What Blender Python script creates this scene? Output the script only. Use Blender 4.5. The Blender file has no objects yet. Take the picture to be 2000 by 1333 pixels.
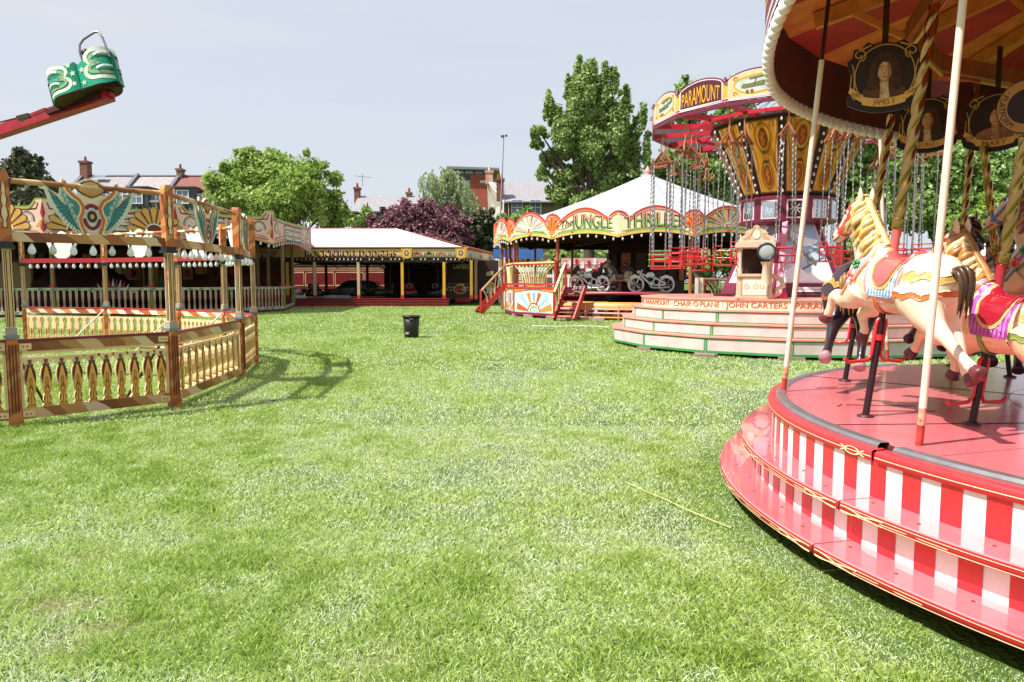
import bpy, bmesh, math, random
import numpy as np
from mathutils import Vector, Matrix
random.seed(7)
R = math.radians
sc = bpy.context.scene
col = sc.collection
PI = math.pi

# ------------------------------------------------------------------ materials
MATS = {}
def lin(c):
    return c / 12.92 if c <= 0.04045 else ((c + 0.055) / 1.055) ** 2.4
def hexrgb(h):
    return tuple(lin(int(h[i:i + 2], 16) / 255) for i in (0, 2, 4))
def newmat(name):
    m = bpy.data.materials.new(name); m.use_nodes = True
    nt = m.node_tree
    return m, nt, nt.nodes['Principled BSDF']
def paint(h, rough=0.45, metal=0.0, var=0.10, scale=2.2, bump=0.0, coat=0.0):
    key = (h, rough, metal, var, scale, bump, coat)
    if key in MATS: return MATS[key]
    m, nt, b = newmat('paint_' + h)
    c = hexrgb(h)
    tc = nt.nodes.new('ShaderNodeNewGeometry')
    n1 = nt.nodes.new('ShaderNodeTexNoise'); n1.inputs['Scale'].default_value = scale; n1.inputs['Detail'].default_value = 8
    n1.inputs['Roughness'].default_value = 0.65
    nt.links.new(tc.outputs['Position'], n1.inputs['Vector'])
    r = nt.nodes.new('ShaderNodeMapRange')
    r.inputs['From Min'].default_value = 0.3; r.inputs['From Max'].default_value = 0.7
    r.inputs['To Min'].default_value = 1 - 1.6 * var; r.inputs['To Max'].default_value = 1 + var
    nt.links.new(n1.outputs['Fac'], r.inputs['Value'])
    mul = nt.nodes.new('ShaderNodeVectorMath'); mul.operation = 'SCALE'
    mul.inputs[0].default_value = c
    nt.links.new(r.outputs['Result'], mul.inputs['Scale'])
    nt.links.new(mul.outputs['Vector'], b.inputs['Base Color'])
    b.inputs['Roughness'].default_value = rough; b.inputs['Metallic'].default_value = metal
    if coat: b.inputs['Coat Weight'].default_value = coat; b.inputs['Coat Roughness'].default_value = 0.08
    if bump:
        n2 = nt.nodes.new('ShaderNodeTexNoise'); n2.inputs['Scale'].default_value = scale * 6; n2.inputs['Detail'].default_value = 4
        nt.links.new(tc.outputs['Position'], n2.inputs['Vector'])
        bp = nt.nodes.new('ShaderNodeBump'); bp.inputs['Strength'].default_value = bump; bp.inputs['Distance'].default_value = 0.02
        nt.links.new(n2.outputs['Fac'], bp.inputs['Height']); nt.links.new(bp.outputs['Normal'], b.inputs['Normal'])
    MATS[key] = m
    return m
def stripes(name, cols, width, vec=(1, 0, 0), rough=0.5, axis_noise=0.0):
    """soft painted diagonal bands of several colours along a world direction (real painted pattern)"""
    key = ('st', name)
    if key in MATS: return MATS[key]
    m, nt, b = newmat(name)
    g = nt.nodes.new('ShaderNodeNewGeometry')
    d = nt.nodes.new('ShaderNodeVectorMath'); d.operation = 'DOT_PRODUCT'; d.inputs[1].default_value = vec
    nt.links.new(g.outputs['Position'], d.inputs[0])
    no = nt.nodes.new('ShaderNodeTexNoise'); no.inputs['Scale'].default_value = 3.0
    nt.links.new(g.outputs['Position'], no.inputs['Vector'])
    ad = nt.nodes.new('ShaderNodeMath'); ad.operation = 'MULTIPLY_ADD'; ad.inputs[1].default_value = axis_noise
    nt.links.new(no.outputs['Fac'], ad.inputs[0]); nt.links.new(d.outputs['Value'], ad.inputs[2])
    s = nt.nodes.new('ShaderNodeMath'); s.operation = 'DIVIDE'; s.inputs[1].default_value = width
    nt.links.new(ad.outputs[0], s.inputs[0])
    fr = nt.nodes.new('ShaderNodeMath'); fr.operation = 'FRACT'; nt.links.new(s.outputs[0], fr.inputs[0])
    cr = nt.nodes.new('ShaderNodeValToRGB'); cr.color_ramp.interpolation = 'CONSTANT'
    e = cr.color_ramp.elements
    n = len(cols)
    while len(e) < n: e.new(0.5)
    for i, c in enumerate(cols):
        e[i].position = i / n; e[i].color = (*hexrgb(c), 1)
    nt.links.new(fr.outputs[0], cr.inputs['Fac']); nt.links.new(cr.outputs['Color'], b.inputs['Base Color'])
    b.inputs['Roughness'].default_value = rough
    MATS[key] = m
    return m
def glass(h='ffffff', rough=0.05):
    key = ('gl', h, rough)
    if key in MATS: return MATS[key]
    m, nt, b = newmat('glass_' + h)
    b.inputs['Base Color'].default_value = (*hexrgb(h), 1); b.inputs['Transmission Weight'].default_value = 0.85
    b.inputs['Roughness'].default_value = rough; b.inputs['IOR'].default_value = 1.3
    MATS[key] = m
    return m

# ------------------------------------------------------------------ mesh builder
OFF = {}
def off(p):
    return OFF.get(p.name, Vector((0, 0, 0))) if p is not None else Vector((0, 0, 0))
def Fr(o, u, v):
    o = Vector(o); u = Vector(u).normalized(); v = Vector(v); v = (v - u * v.dot(u)).normalized(); n = u.cross(v)
    return lambda a, b, h=0.0: o + u * a + v * b + n * h
class MB:
    def __init__(s): s.v = []; s.f = []; s.m = []; s.s = []; s.mats = []; s.mx = {}
    def mi(s, mat):
        k = mat.name
        if k not in s.mx: s.mx[k] = len(s.mats); s.mats.append(mat)
        return s.mx[k]
    def add(s, vs, fs, mat, smooth=False):
        o = len(s.v); s.v += [Vector(x) for x in vs]; i = s.mi(mat)
        for f in fs:
            s.f.append([o + k for k in f]); s.m.append(i); s.s.append(smooth)
    def box(s, c, size, mat, rz=0.0):
        x, y, z = (q / 2 for q in size); c = Vector(c); M = Matrix.Rotation(rz, 3, 'Z')
        vs = [c + M @ Vector((a * x, b * y, d * z)) for a in (-1, 1) for b in (-1, 1) for d in (-1, 1)]
        s.add(vs, [(0, 1, 3, 2), (4, 6, 7, 5), (0, 4, 5, 1), (2, 3, 7, 6), (0, 2, 6, 4), (1, 5, 7, 3)], mat)
    def bar(s, p, q, w, h, mat, up=(0, 0, 1)):
        p = Vector(p); q = Vector(q); d = (q - p).normalized(); up = Vector(up)
        if abs(d.dot(up)) > 0.98: up = Vector((0, 1, 0))
        r = d.cross(up).normalized() * (w / 2); t = r.cross(d).normalized() * (h / 2)
        vs = []
        for e in (p, q): vs += [e + r + t, e - r + t, e - r - t, e + r - t]
        s.add(vs, [(0, 1, 2, 3), (7, 6, 5, 4), (0, 4, 5, 1), (1, 5, 6, 2), (2, 6, 7, 3), (3, 7, 4, 0)], mat)
    def tube(s, pts, r, mat, n=8, caps=True, smooth=True, twist=0.0):
        pts = [Vector(p) for p in pts]; k = len(pts)
        rs = r if isinstance(r, (list, tuple)) else [r] * k
        t0 = (pts[1] - pts[0]).normalized(); a = Vector((0, 0, 1)) if abs(t0.z) < 0.9 else Vector((1, 0, 0))
        x = t0.cross(a).normalized(); vs = []
        for i, p in enumerate(pts):
            t = (pts[min(i + 1, k - 1)] - pts[max(i - 1, 0)]).normalized()
            x = (x - t * x.dot(t)).normalized(); y = t.cross(x)
            for j in range(n):
                an = 2 * PI * j / n + twist * i
                vs.append(p + (x * math.cos(an) + y * math.sin(an)) * rs[i])
        fs = [(i * n + j, i * n + (j + 1) % n, (i + 1) * n + (j + 1) % n, (i + 1) * n + j) for i in range(k - 1) for j in range(n)]
        s.add(vs, fs, mat, smooth)
        if caps: s.add(vs[:n], [tuple(range(n))[::-1]], mat); s.add(vs[-n:], [tuple(range(n))], mat)
    def lathe(s, prof, c, mat, n=16, smooth=True, a0=0.0, a1=2 * PI, rot=None):
        c = Vector(c); full = abs(a1 - a0 - 2 * PI) < 1e-6; m = n if full else n + 1; vs = []
        for r, z in prof:
            for j in range(m):
                an = a0 + (a1 - a0) * j / n
                p = Vector((r * math.cos(an), r * math.sin(an), z))
                vs.append(c + (rot @ p if rot else p))
        fs = []
        for i in range(len(prof) - 1):
            for j in range(n):
                j2 = (j + 1) % m
                fs.append((i * m + j, i * m + j2, (i + 1) * m + j2, (i + 1) * m + j))
        s.add(vs, fs, mat, smooth)
    def ball(s, c, r, mat, n=8, k=5, sz=1.0):
        s.lathe([(max(1e-4, r * math.sin(PI * i / k)), -r * sz * math.cos(PI * i / k)) for i in range(k + 1)], c, mat, n)
    def poly(s, fr, pts, h, mat):
        s.add([fr(a, b, h) for a, b in pts], [tuple(range(len(pts)))], mat)
    def prism(s, fr, pts, h0, h1, mat, side=None, back=None):
        n = len(pts); A = [fr(a, b, h0) for a, b in pts]; B = [fr(a, b, h1) for a, b in pts]
        s.add(B, [tuple(range(n))], mat); s.add(A, [tuple(range(n))[::-1]], back or mat)
        s.add(A + B, [(i, (i + 1) % n, n + (i + 1) % n, n + i) for i in range(n)], side or mat)
    def stroke(s, fr, pts, w, h, mat, closed=False, taper=False):
        P = [Vector((a, b)) for a, b in pts]; k = len(P); vs = []
        for i in range(k):
            a = P[(i - 1) % k] if closed else P[max(i - 1, 0)]; b = P[(i + 1) % k] if closed else P[min(i + 1, k - 1)]
            t = (b - a)
            t = t.normalized() if t.length > 1e-9 else Vector((1, 0))
            nn = Vector((-t.y, t.x)); f = 1.0
            if taper: q = i / (k - 1); f = max(0.12, math.sin(PI * min(1, 0.15 + 0.85 * q)))
            if 0 < i < k - 1 or closed:
                t1 = (P[i] - a)
                if t1.length > 1e-9: f /= max(0.45, abs(nn.dot(Vector((-t1.normalized().y, t1.normalized().x)))))
            vs += [fr(*(P[i] + nn * w / 2 * f), h), fr(*(P[i] - nn * w / 2 * f), h)]
        fs = [(2 * i, 2 * i + 1, 2 * i + 3, 2 * i + 2) for i in range(k - 1)]
        if closed: fs.append((2 * k - 2, 2 * k - 1, 1, 0))
        s.add(vs, fs, mat)
    def text(s, fr, t, x, y, size, mat, h, align='C', sx=1.0, sy=1.0, warp=None):
        vs, fs, w, hh = textmesh(t)
        k = size / 0.73
        ox = {'C': -w / 2, 'L': 0, 'R': -w}[align]
        out = []
        for a, b in vs:
            X = (a + ox) * k * sx; Y = b * k * sy
            if warp: X, Y = warp(X, Y)
            out.append(fr(x + X, y + Y, h))
        s.add(out, fs, mat)
    def build(s, name, parent=None, loc=None):
        o_ = off(parent) if parent is not None else Vector(loc if loc is not None else (0, 0, 0))
        me = bpy.data.meshes.new(name)
        me.from_pydata([tuple(v - o_) for v in s.v], [], s.f)
        for m in s.mats: me.materials.append(m)
        me.polygons.foreach_set('material_index', s.m); me.polygons.foreach_set('use_smooth', s.s)
        me.update()
        ob = bpy.data.objects.new(name, me); col.objects.link(ob)
        if parent is not None: ob.parent = parent
        else: ob.location = o_
        OFF[ob.name] = o_.copy()
        return ob
_T = {}
def textmesh(t):
    if t in _T: return _T[t]
    cu = bpy.data.curves.new('lettering', 'FONT'); cu.body = t; cu.resolution_u = 3
    ob = bpy.data.objects.new('lettering', cu); col.objects.link(ob)
    dg = bpy.context.evaluated_depsgraph_get()
    me = bpy.data.meshes.new_from_object(ob.evaluated_get(dg))
    vs = [(v.co.x, v.co.y) for v in me.vertices]; fs = [tuple(p.vertices) for p in me.polygons]
    x0 = min(v[0] for v in vs); x1 = max(v[0] for v in vs)
    vs = [(a - x0, b) for a, b in vs]
    bpy.data.objects.remove(ob); bpy.data.curves.remove(cu); bpy.data.meshes.remove(me)
    _T[t] = (vs, fs, x1 - x0, max(v[1] for v in vs))
    return _T[t]
# ------------------------------------------------------------------ 2D drawing helpers
def arc(cx, cy, r, a0, a1, n=10, ry=None):
    ry = r if ry is None else ry
    return [(cx + r * math.cos(R(a0 + (a1 - a0) * i / n)), cy + ry * math.sin(R(a0 + (a1 - a0) * i / n))) for i in range(n + 1)]
def spiral(cx, cy, r0, r1, a0, a1, n=22):
    return [(cx + (r0 + (r1 - r0) * i / n) * math.cos(R(a0 + (a1 - a0) * i / n)), cy + (r0 + (r1 - r0) * i / n) * math.sin(R(a0 + (a1 - a0) * i / n))) for i in range(n + 1)]
def bez(p0, p1, p2, p3, n=10):
    o = []
    for i in range(n + 1):
        t = i / n; q = 1 - t
        o.append(tuple(q ** 3 * p0[k] + 3 * q * q * t * p1[k] + 3 * q * t * t * p2[k] + t ** 3 * p3[k] for k in (0, 1)))
    return o
def mir(pts, x=0.0): return [(2 * x - a, b) for a, b in pts]
def rect(x0, y0, x1, y1): return [(x0, y0), (x1, y0), (x1, y1), (x0, y1)]
def shp(pts, cx, cy, sx, sy=None):
    sy = sx if sy is None else sy
    return [(cx + a * sx, cy + b * sy) for a, b in pts]
# ------------------------------------------------------------------ things
def tag(o, label, cat, group=None):
    o['label'] = label; o['category'] = cat
    if group: o['group'] = group
    return o
def thing(name, label, cat, loc=(0, 0, 0), group=None):
    o = bpy.data.objects.new(name, None); col.objects.link(o); o.location = loc; o.empty_display_size = 0.2
    OFF[o.name] = Vector(loc)
    return tag(o, label, cat, group)
def kids(o): return [c for c in bpy.data.objects if c.parent == o]
def copy_tree(o, parent=None, cache=None):
    c = o.copy(); col.objects.link(c); c.parent = parent; OFF[c.name] = off(o)
    for ch in CH.get(o.name, None) or kids(o): copy_tree(ch, c)
    return c
CH = {}
def inst(mesh, name, parent, pos, rz=0.0, scale=1.0):
    o = bpy.data.objects.new(name, mesh); col.objects.link(o); o.parent = parent
    o.location = Vector(pos) - off(parent); o.rotation_euler = (0, 0, rz); o.scale = (scale,) * 3
    return o
def struct(o): o['kind'] = 'structure'; return o

# ------------------------------------------------------------------ camera geometry of the place
CAMH = 1.65; FPX = 1400.0; PITCH = math.atan((666.5 - 548.0) / FPX)
def at(px, py, Y):
    """world point at depth Y seen at photo position (px, py): used to read off real positions"""
    x = (px - 1000) / FPX; u = -(py - 666.5) / FPX; c, s_ = math.cos(PITCH), math.sin(PITCH)
    d = Vector((x, c + u * s_, -s_ + u * c)); return Vector((0, 0, CAMH)) + d * (Y / d.y)
cd = bpy.data.cameras.new('camera'); cam = bpy.data.objects.new('camera', cd); col.objects.link(cam)
cam.location = (0, 0, CAMH); cam.rotation_euler = (PI / 2 - PITCH, 0, 0)
cd.sensor_width = 36; cd.lens = FPX / 2000 * 36; cd.clip_end = 2000; cd.clip_start = 0.05
sc.camera = cam
sc.view_settings.view_transform = 'Standard'; sc.view_settings.look = 'None'; sc.view_settings.gamma = 1
SUN_EL = 56.0
SUN_DIR = Vector((-1.0, -0.45, 0)).normalized()      # towards the sun, on the ground
sd = bpy.data.lights.new('sun', 'SUN'); sun = bpy.data.objects.new('sun', sd); col.objects.link(sun)
sd.energy = 5.0; sd.angle = R(0.6); sd.color = (1.0, 0.95, 0.86)
tosun = Vector((SUN_DIR.x * math.cos(R(SUN_EL)), SUN_DIR.y * math.cos(R(SUN_EL)), math.sin(R(SUN_EL))))
sun.rotation_euler = (-tosun).to_track_quat('-Z', 'Y').to_euler(); sun.location = (-30, -10, 40)
w = bpy.data.worlds.new('World'); sc.world = w; w.use_nodes = True
nt = w.node_tree; bg = nt.nodes['Background']
sky = nt.nodes.new('ShaderNodeTexSky'); sky.sky_type = 'NISHITA'; sky.sun_disc = False
sky.sun_elevation = R(SUN_EL); sky.sun_rotation = math.atan2(SUN_DIR.x, SUN_DIR.y)
sky.air_density = 1.0; sky.dust_density = 3.0; sky.ozone_density = 1.0
# thin high cloud: the blue is veiled by a pale layer with faint streaks
tc = nt.nodes.new('ShaderNodeTexCoord'); mp = nt.nodes.new('ShaderNodeMapping'); mp.inputs['Scale'].default_value = (1.0, 1.6, 9.0)
nz = nt.nodes.new('ShaderNodeTexNoise'); nz.inputs['Scale'].default_value = 1.6; nz.inputs['Detail'].default_value = 6
nt.links.new(tc.outputs['Generated'], mp.inputs['Vector']); nt.links.new(mp.outputs['Vector'], nz.inputs['Vector'])
mr = nt.nodes.new('ShaderNodeMapRange'); mr.inputs['From Min'].default_value = 0.3; mr.inputs['From Max'].default_value = 0.75
mr.inputs['To Min'].default_value = 0.80; mr.inputs['To Max'].default_value = 1.0
nt.links.new(nz.outputs['Fac'], mr.inputs['Value'])
mx = nt.nodes.new('ShaderNodeMix'); mx.data_type = 'RGBA'
mx.inputs['B'].default_value = (3.7, 3.93, 4.27, 1)
nt.links.new(mr.outputs['Result'], mx.inputs['Factor']); nt.links.new(sky.outputs['Color'], mx.inputs['A'])
nt.links.new(mx.outputs['Result'], bg.inputs['Color']); bg.inputs['Strength'].default_value = 0.125
sc.view_settings.exposure = 0.68
# ================================================================== ground and grass
def fast_mesh(name, V, Fc, k, attrs=None):
    """numpy mesh: V (n,3), Fc (m,k) faces of k corners"""
    me = bpy.data.meshes.new(name); m = len(Fc)
    me.vertices.add(len(V)); me.vertices.foreach_set('co', np.ascontiguousarray(V, np.float32).ravel())
    me.loops.add(m * k); me.loops.foreach_set('vertex_index', np.ascontiguousarray(Fc, np.int32).ravel())
    me.polygons.add(m); me.polygons.foreach_set('loop_start', np.arange(0, m * k, k, dtype=np.int32))
    for an, av in (attrs or {}).items():
        a = me.attributes.new(an, 'FLOAT', 'POINT'); a.data.foreach_set('value', np.ascontiguousarray(av, np.float32))
    me.update(calc_edges=True); me.validate()
    return me
def leafmat(name, dark, mid, light, attr='rnd', transl=0.35, patch=None, rough=0.55):
    m, nt, b = newmat(name)
    a = nt.nodes.new('ShaderNodeAttribute'); a.attribute_name = attr
    cr = nt.nodes.new('ShaderNodeValToRGB'); e = cr.color_ramp.elements
    e[0].color = (*hexrgb(dark), 1); e[1].color = (*hexrgb(light), 1); x = e.new(0.5); x.color = (*hexrgb(mid), 1)
    fac = a.outputs['Fac']
    if patch:
        g = nt.nodes.new('ShaderNodeNewGeometry'); n = nt.nodes.new('ShaderNodeTexNoise'); n.inputs['Scale'].default_value = patch; n.inputs['Detail'].default_value = 5
        nt.links.new(g.outputs['Position'], n.inputs['Vector'])
        ma = nt.nodes.new('ShaderNodeMath'); ma.operation = 'MULTIPLY_ADD'; ma.inputs[1].default_value = 1.1; nt.links.new(n.outputs['Fac'], ma.inputs[0])
        sb = nt.nodes.new('ShaderNodeMath'); sb.operation = 'SUBTRACT'; sb.inputs[1].default_value = 0.55; nt.links.new(fac, sb.inputs[0])
        nt.links.new(sb.outputs[0], ma.inputs[2]); fac = ma.outputs[0]
    nt.links.new(fac, cr.inputs['Fac']); nt.links.new(cr.outputs['Color'], b.inputs['Base Color'])
    b.inputs['Roughness'].default_value = rough
    t = nt.nodes.new('ShaderNodeBsdfTranslucent'); nt.links.new(cr.outputs['Color'], t.inputs['Color'])
    ms = nt.nodes.new('ShaderNodeMixShader'); ms.inputs['Fac'].default_value = transl
    nt.links.new(b.outputs[0], ms.inputs[1]); nt.links.new(t.outputs[0], ms.inputs[2])
    nt.links.new(ms.outputs[0], nt.nodes['Material Output'].inputs['Surface'])
    return m
GR_D, GR_M, GR_L = '8cab3e', 'c6da86', 'f3f8ea'
def BARE(x, y):
    o = 0
    for cx, cy, rx, ry, s in ((-2.35, 3.55, .26, .12, .9), (-1.9, 3.3, .22, .08, .9), (-1.55, 3.75, .2, .08, .8), (-2.5, 4.15, .3, .1, .6), (-2.0, 3.05, .2, .08, .7), (-.6, 3.0, .12, .06, .5), (-1.2, 3.45, .16, .06, .6)): o = o + s * np.clip(1.25 - np.hypot((x - cx) / rx, (y - cy) / ry), 0, 1)
    return np.clip(o * (.65 + .6 * np.sin(x * 37 + 3 * np.sin(y * 23)) * np.sin(y * 41 + 2 * np.sin(x * 19))), 0, 1)
def ground():
    m, nt, b = newmat('lawn_soil')
    g = nt.nodes.new('ShaderNodeNewGeometry')
    cr = nt.nodes.new('ShaderNodeValToRGB'); e = cr.color_ramp.elements
    e[0].color = (*hexrgb('3f581c'), 1); e[0].position = 0.3; e[1].color = (*hexrgb('74834a'), 1); e[1].position = 0.72
    x = e.new(0.5); x.color = (*hexrgb('55702c'), 1)
    n1 = nt.nodes.new('ShaderNodeTexNoise'); n1.inputs['Scale'].default_value = 1.3; n1.inputs['Detail'].default_value = 12; n1.inputs['Roughness'].default_value = 0.75
    nt.links.new(g.outputs['Position'], n1.inputs['Vector']); nt.links.new(n1.outputs['Fac'], cr.inputs['Fac'])
    at_ = nt.nodes.new('ShaderNodeAttribute'); at_.attribute_name = 'bare'; sm = nt.nodes.new('ShaderNodeMix'); sm.data_type = 'RGBA'; sm.inputs['B'].default_value = (*hexrgb('93806a'), 1)
    nt.links.new(at_.outputs['Fac'], sm.inputs['Factor']); nt.links.new(cr.outputs['Color'], sm.inputs['A']); nt.links.new(sm.outputs['Result'], b.inputs['Base Color']); b.inputs['Roughness'].default_value = 0.95; b.inputs['Specular IOR Level'].default_value = 0.1
    n2 = nt.nodes.new('ShaderNodeTexNoise'); n2.inputs['Scale'].default_value = 30; n2.inputs['Detail'].default_value = 6
    nt.links.new(g.outputs['Position'], n2.inputs['Vector'])
    bp = nt.nodes.new('ShaderNodeBump'); bp.inputs['Distance'].default_value = 0.08; bp.inputs['Strength'].default_value = 0.8
    nt.links.new(n2.outputs['Fac'], bp.inputs['Height']); nt.links.new(bp.outputs['Normal'], b.inputs['Normal'])
    dip = lambda x, y: -.10 * np.exp(-((x - 3.7) / 2.0) ** 2 - ((y - 1.3) / 1.9) ** 2) + .012 * np.sin(x * .8) * np.sin(y * .7) * np.exp(-((x / 9) ** 2) - ((y - 6) / 7) ** 2)
    xs = [-500, -100, -30] + [-14 + .28 * i for i in range(101)] + [30, 100, 500]; ys = [-500, -60, -10] + [-4 + .28 * i for i in range(76)] + [25, 45, 90, 200, 500]; mb = MB(); nx = len(xs)
    mb.add([(a, b, float(dip(a, b))) for b in ys for a in xs], [(j * nx + i, j * nx + i + 1, j * nx + nx + i + 1, j * nx + nx + i) for j in range(len(ys) - 1) for i in range(nx - 1)], m, True)
    go = struct(mb.build('ground')); ba = go.data.attributes.new('bare', 'FLOAT', 'POINT'); ba.data.foreach_set('value', [float(BARE(v.co.x, v.co.y)) for v in go.data.vertices])
    rg = np.random.default_rng(3)
    Vs = []; At = []
    grids = [rg.random((64, 64)) for _ in range(4)]
    def vn(x, y, sc_, k):
        g = grids[k]; x = x / sc_ + 31.7 * k; y = y / sc_ + 17.3 * k; i = np.floor(x).astype(int); j = np.floor(y).astype(int); f = x - i; h = y - j; f = f * f * (3 - 2 * f); h = h * h * (3 - 2 * h)
        q = lambda a, b: g[(i + a) % 64, (j + b) % 64]
        return (q(0, 0) * (1 - f) + q(1, 0) * f) * (1 - h) + (q(0, 1) * (1 - f) + q(1, 1) * f) * h
    for d0, d1, dens, wd, L in ((1.2, 2.4, 7000, .0042, .042), (2.4, 4.6, 12500, .0035, .042), (4.6, 8, 6500, .0052, .042), (8, 13, 2700, .0088, .042), (13, 22, 800, .017, .045), (22, 46, 210, .03, .05)):
        y0, y1 = d0, d1; W = 0.74 * d1 + 2.4
        n = int(dens * (y1 - y0) * 2 * W)
        y = rg.uniform(y0, y1, n); x = rg.uniform(-W, W, n)
        k = (np.abs(x) < 0.74 * y + 2.4)
        k &= ~((np.hypot(x - 5.45, y - 4.82) < 3.80))
        bare0 = BARE(x, y); k &= ~(rg.random(n) < .8 * bare0); k &= ~((np.hypot(x - 7.25, y - 18.9) < 4.2))
        x = x[k]; y = y[k]; n = len(x)
        big = np.exp(-((x - .6) / 4.5) ** 2 - ((y - 8.5) / 6.0) ** 2) - .45 * np.exp(-((x + 3.5) / 2.2) ** 2 - ((y - 5.0) / 3.0) ** 2); bare = BARE(x, y)
        far = np.clip(y / 8, 1, 4); cl = (vn(x, y, 1.5 * far, 0) - .5) * 1.6; cl2 = (vn(x, y, .32 * far ** .7, 1) + .8 * vn(x, y, .14 * far ** .7, 2) - .9) * 1.5
        L_ = L * (0.78 + 0.30 * cl + 0.48 * cl2 + rg.uniform(-.35, .5, n)); L_ = np.clip(L_ * (1 - .5 * np.clip(1.6 - np.abs(np.hypot(x - 5.45, y - 4.82) - 3.9) * 4, 0, 1)) * (1 - .25 * np.clip(big, 0, 1)) * (1 - .8 * bare * (rg.random(n) < .85)), .004, .1)
        an = rg.uniform(0, 2 * PI, n); tilt = rg.uniform(.25, 1.45, n); la = rg.uniform(0, 2 * PI, n)
        ww = wd * rg.uniform(.6, 1.3, n)
        dx = np.cos(an) * ww; dy = np.sin(an) * ww
        hx = np.cos(la) * np.sin(tilt) * L_; hy = np.sin(la) * np.sin(tilt) * L_; hz = np.cos(tilt) * L_
        gz = dip(x, y); v = np.empty((n, 4, 3))
        v[:, 0] = np.c_[x - dx / 2, y - dy / 2, gz - .004]
        v[:, 1] = np.c_[x + dx / 2, y + dy / 2, gz - .004]
        v[:, 2] = np.c_[x + dx * .35 + hx * .55, y + dy * .35 + hy * .55, gz + hz * .72]
        v[:, 3] = np.c_[x + hx * 1.1, y + hy * 1.1, gz + hz]
        Vs.append(v.reshape(-1, 3))
        dry = (rg.random(n) < .16) * rg.uniform(.2, .5, n)
        a = np.clip(.40 + .20 * big - .24 * cl - .30 * cl2 + rg.normal(0, .11, n) + dry, 0, 1)
        At.append(np.repeat(a, 4))
    V = np.concatenate(Vs); A = np.concatenate(At); n = len(V) // 4
    i = np.arange(n, dtype=np.int32)[:, None] * 4
    Fc = np.concatenate([i + np.array([0, 1, 2]), i + np.array([0, 2, 3])], 0)
    me = fast_mesh('grass', V, Fc, 3, {'rnd': A})
    me.materials.append(leafmat('grass_blades', GR_D, GR_M, GR_L, transl=0.40, rough=.45))
    o = bpy.data.objects.new('grass', me); col.objects.link(o)
    o['kind'] = 'stuff'; o['label'] = 'short sunlit green lawn grass with pale dry blades'; o['category'] = 'grass'
ground()
def bin_and_bits():
    c = Vector((-2.9, 20.62, 0)); t = thing('litter_bin', 'round black plastic litter bin standing alone on the lawn', 'bin', c)
    k = paint('1d1a1b', .42, var=.12, scale=6)
    mb = MB(); mb.lathe([(.001, .01), (.20, .01), (.205, .03), (.215, .3), (.24, .62), (.225, .62), (.2, .3), (.19, .05), (.001, .05)], c, k, 28)
    mb.build('bin_body', t)
    mb = MB(); mb.lathe([(.24, .585), (.262, .59), (.266, .615), (.262, .64), (.245, .645), (.232, .63)], c, k, 28); mb.build('rim', t)
    mb = MB(); fr = Fr(c + Vector((0.0, -.247, .56)), (1, 0, 0), (0, 0, 1)); mb.prism(fr, rect(-.03, -.02, .08, .01), -.02, 0.012, paint('6f6c70', .4)); mb.build('handle', t)
    mb = MB(); fr = Fr(c + Vector((-.10, -.2, .14)), (1, -.45, 0), (0, -.1, 1)); mb.prism(fr, [(-.05, -.02), (.03, -.03), (.07, .0), (.05, .04), (-.02, .02), (-.04, .04)], -.02, 0.006, paint('a8a6a6', .6)); mb.build('sticker', t)
    # yellow guy rope lying on the grass
    mb = MB(); y = paint('c9c884', .7, var=.3, scale=30)
    pts = [at(px, py, 1) for px, py in ((0, 0),)]
    def gp(px, py, z=.024):
        r = at(px, py, 1.0) - Vector((0, 0, CAMH)); k2 = (z - CAMH) / r.z; return Vector((0, 0, CAMH)) + r * k2
    mb.tube([gp(*p) for p in ((1222, 942), (1262, 960), (1300, 976), (1340, 995), (1380, 1012), (1428, 1031))], .0036, y, 6)
    tag(mb.build('rope', None, gp(1300, 978)), 'thin yellow rope lying across the lawn beside the striped steps', 'rope')
    mb = MB(); mb.tube([gp(*p, .02) for p in ((1040, 637), (1090, 638), (1140, 637), (1190, 639))], .018, paint('d8d8d0', .6), 6)
    tag(mb.build('cable', None, gp(1090, 638)), 'pale cable lying on the far lawn before the white steps', 'cable')
    mb = MB(); wp = paint('f4f4f0', .6)
    for k in range(14):
        p = gp(random.uniform(170, 260), random.uniform(812, 822), .05)
        mb.lathe([(.001, 0), (.012, .002), (.001, .004)], p, wp, 7)
    o = mb.build('daisies', None, gp(200, 818)); o['kind'] = 'stuff'; o['label'] = 'small white daisies in the grass by the fence'; o['category'] = 'flowers'
bin_and_bits()
def opal():
    m, nt, b = newmat('opal_glass'); b.inputs['Base Color'].default_value = (.86, .88, .9, 1); b.inputs['Roughness'].default_value = .12; b.inputs['Specular IOR Level'].default_value = .6
    t = nt.nodes.new('ShaderNodeBsdfTranslucent'); t.inputs['Color'].default_value = (.9, .92, .95, 1); ms = nt.nodes.new('ShaderNodeMixShader'); ms.inputs['Fac'].default_value = .5; nt.links.new(b.outputs[0], ms.inputs[1]); nt.links.new(t.outputs[0], ms.inputs[2]); nt.links.new(ms.outputs[0], nt.nodes['Material Output'].inputs['Surface']); return m
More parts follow.
